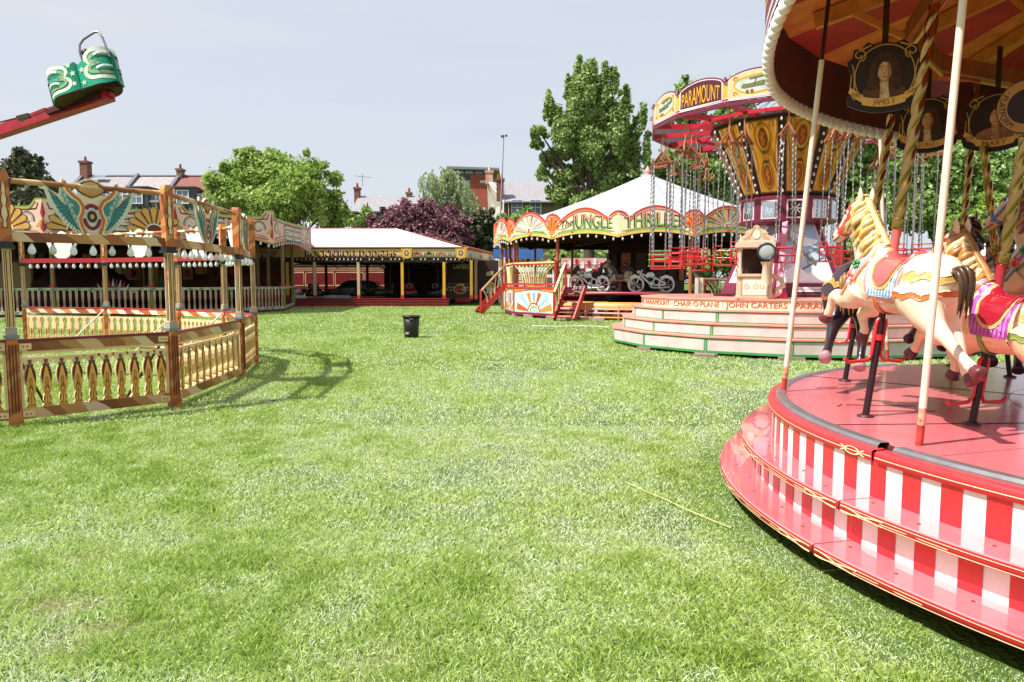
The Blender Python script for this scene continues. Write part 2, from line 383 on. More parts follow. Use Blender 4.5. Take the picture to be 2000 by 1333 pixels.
# ================================================================== the gallopers (striped steps, red floor, canopy)
CC = Vector((5.45, 4.82, 0)); C2 = Vector((5.75, 4.9, 0))
RED = 'd0323a'; CREAM = 'f3dfc0'; WHITE = 'f2f0ee'
def scuffed(name, base, dark, worn, rough, sc_=4, bump=True):
    m, nt, b = newmat(name); g = nt.nodes.new('ShaderNodeNewGeometry')
    def noise(s_, det, dist=0.0, sy=1.0):
        n = nt.nodes.new('ShaderNodeTexNoise'); n.inputs['Scale'].default_value = s_; n.inputs['Detail'].default_value = det; n.inputs['Roughness'].default_value = .7; n.inputs['Distortion'].default_value = dist; nt.links.new(g.outputs['Position'], n.inputs['Vector']); return n
    def ramp(n, lo, hi):
        r = nt.nodes.new('ShaderNodeMapRange'); r.inputs['From Min'].default_value = lo; r.inputs['From Max'].default_value = hi; nt.links.new(n.outputs['Fac'], r.inputs['Value']); return r
    def mix(a, fac, c):
        x = nt.nodes.new('ShaderNodeMix'); x.data_type = 'RGBA'; nt.links.new(fac.outputs['Result'], x.inputs['Factor'])
        if isinstance(a, str): x.inputs['A'].default_value = (*hexrgb(a), 1)
        else: nt.links.new(a.outputs['Result'], x.inputs['A'])
        x.inputs['B'].default_value = (*hexrgb(c), 1); return x
    n1 = noise(1.6, 8); x = mix(base, ramp(n1, .48, .78), dark); n2 = noise(sc_ * 5, 6, 1.5); x = mix(x, ramp(n2, .66, .74), worn); n3 = noise(sc_ * 14, 3); x = mix(x, ramp(n3, .70, .76), dark)
    nt.links.new(x.outputs['Result'], b.inputs['Base Color']); rr = nt.nodes.new('ShaderNodeMapRange'); rr.inputs['To Min'].default_value = rough * .7; rr.inputs['To Max'].default_value = rough * 1.9; nt.links.new(n1.outputs['Fac'], rr.inputs['Value']); nt.links.new(rr.outputs['Result'], b.inputs['Roughness'])
    b.inputs['Coat Weight'].default_value = .4 if bump else 1.0; b.inputs['Coat Roughness'].default_value = .1 if bump else .02
    if not bump: b.inputs['IOR'].default_value = 1.7; return m
    bp = nt.nodes.new('ShaderNodeBump'); bp.inputs['Strength'].default_value = .12; bp.inputs['Distance'].default_value = .01; nt.links.new(n2.outputs['Fac'], bp.inputs['Height']); nt.links.new(bp.outputs['Normal'], b.inputs['Normal'])
    return m
def carousel():
    t = thing('carousel', 'large roundabout with glossy red floor, red and white striped steps and dark bulb-edged canopy', 'carousel', CC)
    floor_red = scuffed('boards_red', 'd87078', 'b0525a', 'd99a94', .15); tread = scuffed('tread_red', 'e27c84', 'c05a62', 'e6aaa8', .05, bump=False)
    edge_red = paint('d8353a', .35, var=.1); cream = paint('f6d9ae', .4); stripe_r = scuffed('stripe_red', 'd02a32', 'a01f28', 'e6a8a4', .28, 9); stripe_w = scuffed('stripe_white', 'e6e4e2', 'c9c4be', 'b8a8a0', .3, 9)
    dark = paint('2a1716', .8); metal = paint('9d9da2', .32, .75, var=.15, scale=6)
    A0, A1 = 95.0, 300.0                                   # the part of the ring the photo can see, with plenty to spare
    def cyl(r, c=CC):
        return lambda a, b, h=0.0: Vector((c.x + (r + h) * math.cos(a), c.y + (r + h) * math.sin(a), b))
    # floor boards: sectors with dark joints
    mb = MB(); N = 24; gap = paint('4a1518', .9)
    mb.lathe([(.02, .668), (3.36, .668)], CC, gap, 96)
    for i in range(N):
        a0 = 2 * PI * i / N + .05; a1 = a0 + 2 * PI / N - .0035
        rs = [.3, 1.7, 3.35]
        for k in range(2):
            r0, r1 = rs[k] + .003, rs[k + 1] - .003
            n = 6; vs = []
            for j in range(n + 1):
                a = a0 + (a1 - a0) * j / n
                vs += [CC + Vector((r0 * math.cos(a), r0 * math.sin(a), .70 + .0015 * ((i * 7 + k * 3) % 3))), CC + Vector((r1 * math.cos(a), r1 * math.sin(a), .70 + .0015 * ((i * 7 + k * 3) % 3)))]
            mb.add(vs, [(2 * j, 2 * j + 1, 2 * j + 3, 2 * j + 2) for j in range(n)], floor_red)
    mb.lathe([(3.352, .66), (3.352, .699), (3.356, .699), (3.356, .66)], CC, gap, 96)
    for px, py, a, L in ((1615, 757, .3, .22), (1668, 750, .12, .3), (1640, 792, .9, .12), (1720, 792, -.1, .5), (1760, 803, .0, .5), (1870, 742, .7, .1)):
        p = at(px, py, 1) - Vector((0, 0, CAMH)); p = Vector((0, 0, CAMH)) + p * ((.7055 - CAMH) / p.z)
        d = Vector((math.cos(a), math.sin(a), 0)) * L / 2; mb.bar(p - d, p + d, .008, .003, gap)
    mb.build('floor', t)
    # silver edge trim in two lengths
    for a0, a1 in ((R(110), R(192.7)), (R(194.6), R(300))):
        mb = MB(); mb.lathe([(3.345, .70), (3.35, .716), (3.41, .716), (3.425, .70), (3.425, .672), (3.39, .672)], CC, metal, 60, a0=a0, a1=a1, smooth=False); mb.build('edge_trim', t)
    mb = MB(); mb.lathe([(3.40, .15), (3.40, .69)], CC, dark, 80, a0=R(A0), a1=R(A1)); mb.lathe([(3.0, .0), (3.0, .6)], CC, dark, 60); mb.build('inner_skirt', t)
    # two steps; each in sections that meet at a joint
    J = R(193.4)
    for nm, ro, ri, z, zr in (('upper', 3.70, 3.46, .41, .665), ('lower', 3.86, 3.60, .17, .385)):
        mbt = MB(); mbe = MB(); mbs = MB()
        for a0, a1 in ((R(A0), J - .0012), (J + .0012, R(A1))):
            mbt.lathe([(ri - .02, z), (ro - .008, z), (ro, z - .006)], CC, tread, 110, a0=a0, a1=a1, smooth=False)
            mbe.lathe([(ro + .001, z - .007), (ro + .004, z - .052), (ro - .02, z - .055), (ri - .02, z - .055)], CC, edge_red, 70, a0=a0, a1=a1)
            fr = cyl(ro + .003)
            n = 60
            for zz, ww in ((z - .017, .004), (z - .046, .004)):
                mbe.stroke(fr, [(a0 + .004 + (a1 - a0 - .008) * k / n, zz) for k in range(n + 1)], ww, .004, cream)
        # scroll ornaments on the edge
        fr = cyl(ro + .003)
        for ac in (R(150), R(172), J, R(222), R(245), R(265)):
            for sg in (-1, 1):
                L = .055
                pts = bez((ac + sg * .006, z - .05), (ac + sg * L * .5, z - .062), (ac + sg * L, z - .02), (ac + sg * L * 1.6, z - .022), 12)
                mbe.stroke(fr, pts, .006, .0045, cream)
                pts = bez((ac + sg * .006, z - .02), (ac + sg * L * .5, z - .008), (ac + sg * L, z - .05), (ac + sg * L * 1.6, z - .046), 12)
                mbe.stroke(fr, pts, .006, .005, cream)
                mbe.stroke(fr, [(ac + sg * L * 1.5, z - .035), (ac + sg * L * 3.4, z - .035)], .004, .0045, cream)
        # striped riser: alternate painted boards, an apron rail above
        mbs.lathe([(ri + .002, z - .02), (ri + .002, zr)], CC, stripe_w, 220, a0=R(A0), a1=R(A1))
        fr = cyl(ri); ws = .118 / ri; k = 0; a = R(A0)
        while a < R(A1):
            mbs.add([fr(a + ws * q / 3, b, .006 + .0004 * (k % 3)) for q in range(4) for b in (z + .001, zr - .002)], [(2 * q, 2 * q + 2, 2 * q + 3, 2 * q + 1) for q in range(3)], stripe_r); a += 2 * ws; k += 1
        for q in range(26): mbt.lathe([(.001, .0035), (.008, .003), (.011, .0005)], CC + Vector(((ri + .09 + .05 * (q % 2)) * math.cos(R(150 + 5.6 * q)), (ri + .09 + .05 * (q % 2)) * math.sin(R(150 + 5.6 * q)), z)), paint('6a2a2c', .5), 7)
        mbt.build('tread', t); mbe.build('step_edge', t); mbs.build('striped_riser', t)
    mb = MB()
    for a0, a1 in ((R(A0), J - .004), (J + .004, R(A1))):
        mb.lathe([(3.465, .62), (3.485, .62), (3.49, .675), (3.475, .685), (3.40, .685)], CC, edge_red, 70, a0=a0, a1=a1)
        fr = cyl(3.49); n = 60
        mb.stroke(fr, [(a0 + (a1 - a0) * k / n, .648) for k in range(n + 1)], .005, .0035, cream)
    fr = cyl(3.491)
    for ac in (R(160), J - .05, R(216)):
        mb.stroke(fr, arc(ac, .648, .018, 0, 360, 16, .022), .005, .005, cream, True); mb.stroke(fr, [(ac - .03, .63), (ac - .016, .648), (ac - .03, .666)], .005, .005, cream); mb.stroke(fr, [(ac + .03, .63), (ac + .016, .648), (ac + .03, .666)], .005, .005, cream)
    mb.build('apron_rail', t)
    # timber packing under the steps
    # canopy ------------------------------------------------------------
    r2 = 3.80
    def zb(a):                                              # lower edge of the rounding boards, a little uneven
        d = math.degrees(a) % 360; T = [(60, 3.28), (96, 3.31), (116, 3.39), (135, 3.44), (150, 3.46), (161, 3.53), (169, 3.60), (176, 3.68), (190, 3.76), (215, 3.66), (330, 3.6)]
        for (a0, z0), (a1, z1) in zip(T, T[1:]):
            if d <= a1: return z0 + (z1 - z0) * (max(d, a0) - a0) / (a1 - a0)
        return 3.6
    board = paint('7a2a2e', .6, var=.2); boardb = paint('5c2224', .8, var=.25); trim_p = paint('f0c9cf', .4); trim_m = paint('5c1a2c', .4)
    mb = MB(); n = 120; vs = []; vs2 = []
    for k in range(n + 1):
        a = R(60) + R(260) * k / n
        for rr, L in ((r2, vs2), (r2 + .05, vs)):
            L += [Vector((C2.x + rr * math.cos(a), C2.y + rr * math.sin(a), zb(a))), Vector((C2.x + rr * math.cos(a), C2.y + rr * math.sin(a), zb(a) + .10)), Vector((C2.x + (rr + .04) * math.cos(a), C2.y + (rr + .04) * math.sin(a), 4.9))]
    q = [(3 * k + e, 3 * k + 3 + e, 3 * k + 4 + e, 3 * k + 1 + e) for k in range(n) for e in (0, 1)]
    mb.add(vs, q, board); mb.add(vs2, [f[::-1] for f in q], boardb)
    mb.add([p for k in range(n + 1) for p in (vs[3 * k], vs2[3 * k])], [(2 * k, 2 * k + 1, 2 * k + 3, 2 * k + 2) for k in range(n)], trim_m)
    for dz, ww, mt in ((.03, .03, trim_p), (.075, .03, trim_m), (.12, .035, trim_p), (.17, .02, trim_m), (.3, .06, paint('d9a34a', .4))):
        fr = cyl(r2 + .052, C2); mb.stroke(fr, [(R(60) + R(260) * k / n, zb(R(60) + R(260) * k / n) + dz) for k in range(n + 1)], ww, .006, mt)
    mb.build('rounding_board', t)
    # ceiling: painted wedge boards, rafters, ring beams
    mb = MB(); pr = paint('b83038', .6, var=.2); po = paint('eea050', .6, var=.22, scale=4)
    N = 30
    zc = lambda r: 4.02 + (3.6 - r) * .22
    for i in range(N):
        a0 = 2 * PI * i / N; a1 = 2 * PI * (i + 1) / N
        rs = [.25, 1.0, 1.9, 2.8, 3.80]
        for k in range(4):
            mt = pr if i % 2 else po
            mb.add([Vector((C2.x + r * math.cos(a), C2.y + r * math.sin(a), zc(r))) for r, a in ((rs[k], a0), (rs[k + 1], a0), (rs[k + 1], a1), (rs[k], a1))], [(0, 1, 2, 3)], mt)
    mb.build('ceiling', t)
    mb = MB(); woodb = paint('a85a30', .6, var=.2, scale=5); woodl = paint('e09a4c', .6, var=.2, scale=5)
    for i in range(15):
        a = 2 * PI * (i + .27) / 15; u = Vector((math.cos(a), math.sin(a), 0))
        p = C2 + u * .4 + Vector((0, 0, zc(.4) - .09)); q_ = C2 + u * 3.5 + Vector((0, 0, zc(3.5) - .09)); mb.bar(p, q_, .075, .13, woodl)
        # diagonal brackets to the ring beam
        for rr in (1.75, 2.75):
            mb.bar(C2 + u * rr + Vector((0, 0, 3.68)), C2 + u * (rr + .45) + Vector((0, 0, zc(rr + .45) - .12)), .05, .05, woodl)
    mb.build('rafter', t)
    mb = MB()
    for rr, zz, hh in ((2.75, 3.74, .15), (1.75, 3.74, .12), (.9, 3.8, .15)):
        for i in range(15):
            a = 2 * PI * (i + .27) / 15; b = 2 * PI * (i + 1.27) / 15
            mb.bar(C2 + Vector((rr * math.cos(a), rr * math.sin(a), zz)), C2 + Vector((rr * math.cos(b), rr * math.sin(b), zz)), .06, hh, woodb)
    rd = paint('b8323a', .4); yl = paint('e0b45a', .4)
    for rr in (2.72, 1.72):
        for i in range(15):
            a = 2 * PI * (i + .27) / 15; b = 2 * PI * (i + 1.27) / 15
            p = C2 + Vector((rr * math.cos(a), rr * math.sin(a), 3.62)); q_ = C2 + Vector((rr * math.cos(b), rr * math.sin(b), 3.62)); mm = (p + q_) / 2
            mb.tube([p, mm], .018, yl, 6); mb.tube([mm, q_], .018, rd, 6)
    mb.build('ring_beam', t)
    mb = MB(); mb.lathe([(.32, .7), (.32, 4.6)], CC, paint('6a1f24', .5), 24); mb.lathe([(.5, .7), (.5, 1.1), (.32, 1.2)], CC, edge_red, 24); mb.build('centre_column', t)
    # canvas tilt
    mb = MB(); mb.lathe([(3.7, 4.85), (2.0, 5.5), (.05, 6.3)], C2, paint('b9b2ae', .8), 48); mb.build('canvas_roof', t)
    # bulbs round the lower edge
    mb = MB(); prof = [(.001, -.066), (.018, -.062), (.031, -.048), (.036, -.03), (.033, -.008), (.02, .018), (.014, .03), (.001, .035)]
    bw = paint('e9ebef', .22, var=.04); mb.lathe(prof, (0, 0, 0), bw, 10)
    mb.v = [v * 1.36 for v in mb.v]; b0 = mb.build('bulb_shape'); me = b0.data; bpy.data.objects.remove(b0)
    a = R(108)
    pts = []
    while a < R(252):
        z = zb(a); pts.append((a, z)); dz = (zb(a + .004) - zb(a)) / .004; a += .122 / math.hypot(r2, dz)
    for a, z in pts:
        p = Vector((C2.x + (r2 + .025) * math.cos(a), C2.y + (r2 + .025) * math.sin(a), z - .028))
        inst(me, 'light_bulb', t, p)
    # white stays and steel drop rods of the platform
    wh = paint('efd9c6', .35, var=.1); rust = paint('b23b2f', .7, var=.3, scale=20)
    for (bx, by), (tx, ty), dpt, db in (((1530, 765), (1605, 118), 5.9, None), ((1795, 870), (1883, -20), 4.02, None), ((1702, 395), (1718, 225), 8.6, 8.6)):
        bp = at(bx, by, 1) - Vector((0, 0, CAMH)); bp = Vector((0, 0, CAMH)) + bp * ((.70 - CAMH) / bp.z) if db is None else at(bx + 30, 722, db)
        bp.z = .70
        tp = at(tx, ty, dpt)
        d = (tp - bp).normalized(); mb = MB()
        rr = .021
        mb.tube([bp, bp + d * .07, bp + d * .12], rr * 1.02, rust, 10); mb.tube([bp + d * .11, bp + d * .22], rr * 1.01, paint('d99a80', .6, var=.5, scale=30), 10); mb.tube([bp + d * .21, tp], rr, wh, 10)
        mb.tube([tp - d * .01, tp + d * 0.75], rr * .75, paint('2a1512', .6), 8)
        mb.build('stay_pole', t)
    return t
carousel_thing = carousel()
# ------------------------------------------------------------------ painted portrait plaques hanging from the rafters
def plaque(c, wd, face, label, name_txt, y0, y1, skin, hair, coat, wig=True):
    ht = wd * 1.12; c = Vector(c); d = Vector((c.x, c.y, 0)).normalized()
    u = Vector((d.y, -d.x, 0)); u = (Matrix.Rotation(face, 3, 'Z') @ u)
    fr = Fr(c, u, (0, 0, 1)); s = wd
    t = thing('portrait_plaque', label, 'plaque', c + Vector((0, 0, -ht / 2)), 'painted portraits under the carousel canopy')
    blk = paint('241410', .5, var=.2); gold = paint('dcae58', .4, var=.15); goldl = paint('d9b05a', .4); sk = paint(skin, .5); hr = paint(hair, .6, var=.3, scale=18); bgc = paint('2c1a14', .5, var=.3)
    half = [(0, -.56), (.16, -.55), (.34, -.5), (.50, -.42), (.52, -.3), (.46, -.2), (.47, 0), (.5, .14), (.53, .24), (.46, .3), (.44, .42), (.33, .44), (.25, .52), (.14, .47), (0, .5)]
    out = half + mir(half[1:-1])[::-1]
    mb = MB(); mb.prism(fr, shp(out, 0, 0, s), -.012, .012, blk); mb.build('board', t)
    mb = MB(); h = .016
    mb.stroke(fr, shp(arc(0, 0, .415, 0, 360, 40, .46), 0, 0, s), .014 * s, h, gold, True)
    for sg in (1, -1):
        f = (lambda p: p) if sg > 0 else (lambda p: mir(p))
        mb.stroke(fr, shp(f(spiral(.36, .33, .10, .02, 250, -190)), 0, 0, s), .016 * s, h, gold)
        mb.stroke(fr, shp(f([(.2, .47), (.31, .42), (.37, .43)]), 0, 0, s), .02 * s, h, gold)
        mb.stroke(fr, shp(f(bez((.46, .2), (.38, 0), (.47, -.2), (.36, -.3), 12)), 0, 0, s), .014 * s, h, gold)
        mb.stroke(fr, shp(f([(.46, .05), (.48, -.2), (.42, -.34), (.34, -.32)]), 0, 0, s), .012 * s, h, gold)
    mb.build('scroll_ornament', t)
    mb = MB()
    mb.poly(fr, shp(arc(0, .0, .385, 0, 360, 40, .43)[:-1], 0, 0, s), .0135, bgc)
    # shoulders, hair or wig, face
    mb.poly(fr, shp([(-.33, -.3), (-.28, -.2), (-.13, -.13), (.13, -.13), (.28, -.2), (.33, -.3), (.2, -.4), (-.2, -.4)], 0, 0, s), .016, paint(coat, .6, var=.3, scale=14))
    if wig: hp = [(-.22, -.24), (-.25, -.1), (-.2, .06), (-.18, .2), (-.1, .32), (.02, .35), (.12, .31), (.18, .2), (.2, .05), (.25, -.1), (.2, -.24), (.12, -.2), (-.12, -.2)]
    else: hp = [(-.15, -.02), (-.19, .1), (-.16, .24), (-.06, .33), (.06, .33), (.16, .25), (.19, .1), (.15, -.04), (.1, -.1), (-.1, -.1)]
    mb.poly(fr, shp(hp, 0, 0, s), .018, hr)
    for k in range(6):
        if wig: mb.stroke(fr, shp(bez((-.16 + .02 * k - (.02 if k < 3 else -.2), .18), (-.23 + .02 * k + (0 if k < 3 else .2), .05), (-.16 + .02 * k + (0 if k < 3 else .2), -.05), (-.22 + .02 * k + (0 if k < 3 else .22), -.18), 8), 0, 0, s), .012 * s, .0185, paint('5a3520', .5))
    neck = [(-.055, -.05), (.055, -.05), (.065, -.16), (-.065, -.16)]
    mb.poly(fr, shp(neck, 0, 0, s), .0195, paint('b98a5c', .5))
    fc = arc(0, .1, .105, 200, -20, 16, .15) + [(.092, -.0), (.06, -.055), (.02, -.085), (-.02, -.085), (-.06, -.055), (-.092, 0)]
    mb.poly(fr, shp(fc, 0, 0, s), .021, sk)
    mb.poly(fr, shp([(.03, .2), (.1, .1), (.088, 0), (.055, -.055), (.03, -.07), (.05, .03)], 0, 0, s), .0218, paint('a87448', .5))
    cap = [(-.125, -.03), (-.13, .1), (-.1, .22), (0, .275), (.1, .22), (.13, .1), (.125, -.03), (.098, .02), (.085, .12), (.045, .185), (-.03, .2), (-.075, .14), (-.096, .02)]
    mb.poly(fr, shp(cap, 0, 0, s), .0222, hr)
    dk = paint('2c1509', .5)
    for e in (-.045, .045):
        mb.stroke(fr, shp(bez((e - .03, .118), (e - .01, .134), (e + .01, .134), (e + .03, .12), 6), 0, 0, s), .009 * s, .0228, dk)
        mb.poly(fr, shp(arc(e, .09, .022, 0, 360, 10, .010)[:-1], 0, 0, s), .0226, paint('d8c4a4', .4)); mb.poly(fr, shp(arc(e, .09, .009, 0, 360, 8)[:-1], 0, 0, s), .0234, dk)
    mb.stroke(fr, shp([(.012, .1), (.022, .035), (.0, .026), (-.016, .034)], 0, 0, s), .008 * s, .0228, paint('8c5a36', .5))
    mb.poly(fr, shp([(-.034, -.022), (0, -.016), (.034, -.022), (.012, -.036), (-.012, -.036)], 0, 0, s), .0228, paint('9c3a30', .4))
    mb.poly(fr, shp([(-.05, -.12), (.0, -.1), (.05, -.12), (.085, -.36), (0, -.39), (-.06, -.36)], 0, 0, s), .0236, paint('d9c39a' if wig else 'b98a5c', .6, var=.35, scale=30))
    mb.build('portrait', t)
    # name ribbon
    mb = MB(); rib = paint('f0c468', .4); red = paint('8a2018', .5)
    def warp(x, y): return x, y + .55 * x * x / s
    nx = 9; X = [(-.3 + .6 * k / nx) for k in range(nx + 1)]
    top = [warp(x * s, -.355 * s) for x in X]; bot = [warp(x * s, -.475 * s) for x in X]
    mb.prism(fr, bot + top[::-1], .012, .03, rib)
    for sg in (-1, 1):
        tl = [warp(sg * x * s, y * s) for x, y in ((.285, -.33), (.38, -.3), (.47, -.27), (.5, -.36), (.4, -.41), (.3, -.44))]
        if sg < 0: tl = tl[::-1]
        mb.prism(fr, tl[::-1], .010, .022, rib)
    mb.text(fr, name_txt, 0, -.452 * s, .085 * s, red, .032, warp=warp, sx=min(1.25, 6.0 / max(4, len(name_txt))))
    for sg, tx in ((-1, y0), (1, y1)):
        mb.text(fr, tx, sg * .39 * s, -.30 * s, .07 * s, red, .024, sx=.75, warp=lambda x, y: (x, y + sg * .3 * x))
    mb.build('name_ribbon', t)
    mb = MB(); mb.bar(fr(0, ht * .42, -.03), fr(0, ht * .42 + .45, -.03), .04, .02, paint('3a1c14', .6)); mb.build('hanger', t)
plaque(at(1727, 148, 5.7), .50, 0.1, 'largest oval portrait, man in long dark wig and lace cravat, lettered JAMES II', 'JAMES II', '1685', '1688', 'e0b080', '4a2a1c', '6a4028')
plaque(at(1811, 242, 7.4), .52, 0.05, 'oval painted portrait of a pale man, half behind a brass pole, lettered GEORGE I', 'GEORGE I', '1714', '1727', 'e0b080', '4e3020', '4a3228')
plaque(at(1945, 236, 7.0), .52, -.1, 'oval painted portrait of a woman with dark upswept hair, lettered MARY', 'MARY', '1689', '1694', 'dca880', '3c2016', 'a06c4c', wig=False)
def round_sign():
    c = at(2008, 208, 5.6); d = Vector((c.x, c.y, 0)).normalized(); fr = Fr(c, (d.y, -d.x, 0), (0, 0, 1))
    t = thing('round_sign', 'round dark sign with a pale lettered ring under the canopy, cut by the picture edge', 'sign', c - Vector((0, 0, .2)))
    mb = MB(); mb.prism(fr, arc(0, 0, .205, 0, 360, 32)[:-1], -.012, .01, paint('2a1612', .5)); mb.build('disc', t)
    mb = MB(); o = paint('b98a52', .5); mb.stroke(fr, arc(0, 0, .165, 0, 360, 40), .065, .013, o); 
    mb.text(fr, '· PLATFORM ·', 0, 0, .044, paint('3a1712', .5), .016, align='C', sx=.9, warp=lambda x, y: ((.187 - y) * math.cos(R(192) + x / .165), (.187 - y) * math.sin(R(192) + x / .165))); mb.build('lettered_ring', t)
    mb = MB(); mb.bar(fr(0, .2, -.03), fr(0, .75, -.03), .03, .02, paint('3a1c14', .6)); mb.build('hanger', t)
round_sign()
# ================================================================== polygonal fenced ride on the left, with crests and bulbs
bulb_w = opal(); bulb_c = paint('ccd2d6', .08, coat=.6, var=.05)
def bulb_mesh(name, k, mat, cap=True):
    mb = MB(); mb.lathe([(.001, -1.0), (.28, -.93), (.45, -.72), (.5, -.45), (.42, -.12), (.26, .22), (.16, .42), (.13, .5)], (0, 0, 0), mat, 10)
    if cap: mb.lathe([(.14, .42), (.17, .45), (.17, .8), (.001, .82)], (0, 0, 0), paint('8a7a50', .4, .6), 8)
    mb.v = [v * k for v in mb.v]
    o = mb.build(name); me = o.data; bpy.data.objects.remove(o); return me
def ring_ride():
    CR = Vector((-9.2, 12.6, 0))
    t = thing('fenced_ride', 'polygonal ride enclosure with gilded baluster fence, striped posts, winged crests and big white bulbs', 'fairground ride', CR)
    og = stripes('post_marbling', ['b5622a', 'bf6c30', 'a2542a', 'c27a3e', 'b0602c', 'cb9058'], .62, (.55, .35, -1.0), .4, .25)
    diag = stripes('rail_marbling', ['8e5830', 'b4824e', 'd2ac7c', '9a6236', 'bd8a52', 'd8bd98', '7e4828'], 1.5, (.8, .75, 1.1), .45, .3)
    diag2 = stripes('back_rail_marbling', ['e9d2b2', 'c0622c', 'f2e2c8', 'd88a4a', 'efe3cf', 'a8562c'], 1.2, (.9, .2, 1.1), .45, .25)
    brn = paint('5d2415', .45, var=.2); brick = paint('8e3b1d', .45, var=.2); cream = paint('eecb98', .5, var=.15); gold = paint('cf9f4c', .45, var=.15); ogold = paint('e4a64e', .4)
    maroon = paint('7a1f28', .35); teal = paint('2f6a68', .45); dkteal = paint('1d3c44', .5); blk = paint('25232c', .4); blue = paint('7f8794', .4, .3); dk = paint('2a150d', .5)
    P = [(-9.3, 7.0), (-7.3, 7.15), (-5.64, 8.05), (-4.42, 9.29), (-4.6, 12.1), (-5.15, 14.3), (-6.25, 15.6), (-7.65, 16.5), (-9.95, 17.6), (-12.3, 18.1)]
    P = [Vector((a, b, 0)) for a, b in P]
    post_shared = {}
    def outward(p): return (p - CR).normalized()
    for i, p in enumerate(P):
        o = outward(p); u = Vector((-o.y, o.x, 0))
        # post body -----------------------------------------------------
        mb = MB(); fr = Fr(p, u, (0, 0, 1))
        if (fr(0, 0, 1) - p).dot(o) < 0: fr = Fr(p, -u, (0, 0, 1))
        w = .056
        mb.prism(fr, [(-w, 0), (w, 0), (w, 1.0), (-w, 1.0)], -w, w, og)
        for sg in (-.03, 0, .03): mb.prism(fr, rect(sg - .007, .16, sg + .007, .93), w, w + .006, brn)
        mb.prism(fr, [(-w - .02, 0), (w + .02, 0), (w + .008, .10), (-w - .008, .10)], -w - .008, w + .008, og)
        post = mb.build('post', t)
        mb = MB(); mb.prism(fr, rect(-.074, 1.0, .074, 1.035), -.074, .074, blue); mb.prism(fr, rect(-.055, 1.035, .055, 1.12), -.055, .055, paint('a99f8e', .5)); mb.build('collar', post)
        # upper column painted in lengthwise stripes
        mb = MB(); c = .042
        mb.prism(fr, rect(-c, 1.12, c, 2.0), -c, c, cream)
        for k, (x, mt, ww) in enumerate(((-.027, brick, .009), (-.009, dkteal, .010), (.009, ogold, .009), (.027, dk, .009))):
            mb.prism(fr, rect(x - ww / 2, 1.13, x + ww / 2, 1.98), c, c + .003, mt)
            mb.prism(fr, rect(x - ww / 2, 1.13, x + ww / 2, 1.98), -c - .003, -c, mt)
        fs = Fr(p, o, (0, 0, 1))
        for x, mt in ((-.022, teal), (0, brick), (.022, dk)):
            mb.prism(fs, rect(x - .006, 1.13, x + .006, 1.98), c, c + .003, mt); mb.prism(fs, rect(x - .006, 1.13, x + .006, 1.98), -c - .003, -c, mt)
        mb.build('shaft', post)
        mb = MB(); mb.prism(fr, rect(-.08, 2.0, .08, 2.035), -.08, .08, blk); mb.prism(fr, rect(-.065, 2.035, .065, 2.08), -.065, .065, blk); mb.build('capital', post)
        mb = MB(); w2 = .056; h1 = 2.86
        mb.prism(fr, [(-w2, 2.08), (w2, 2.08), (w2, h1 - .05), (w2 * .7, h1), (-w2 * .7, h1), (-w2, h1 - .05)], -w2, w2, og)
        for sgn, ff in ((1, fr), (1, Fr(p, -u if False else (fr(0, 0, 0) - fr(1, 0, 0)), (0, 0, 1)))):
            half = [(0, 2.22), (.02, 2.24), (.012, 2.30), (.032, 2.36), (.030, 2.42), (.012, 2.47), (.026, 2.52), (.026, 2.57), (.012, 2.61), (.02, 2.66), (.012, 2.71), (0, 2.76)]
            sh = half + mir(half[1:-1])[::-1]
            mb.prism(ff, [(a * 1.25, b) for a, b in sh], w2, w2 + .003, dk); mb.prism(ff, [(a * .85, 2.49 + (b - 2.49) * .96) for a, b in sh], w2 + .003, w2 + .006, cream)
        mb.build('top_block', post)
    # panels ---------------------------------------------------------------
    wb = bulb_mesh('bulb', .082, bulb_w); cb = bulb_mesh('bulb_clear', .078, bulb_c)
    prof = [(.0, .30), (.082, .30), (.080, .272), (.045, .25), (.034, .235), (.028, .21), (.045, .17), (.052, .12), (.046, .06), (.025, .0), (.022, -.045), (.034, -.09), (.036, -.12), (.018, -.14), (.042, -.16), (.042, -.20), (0, -.20)]
    bal_cache = {}
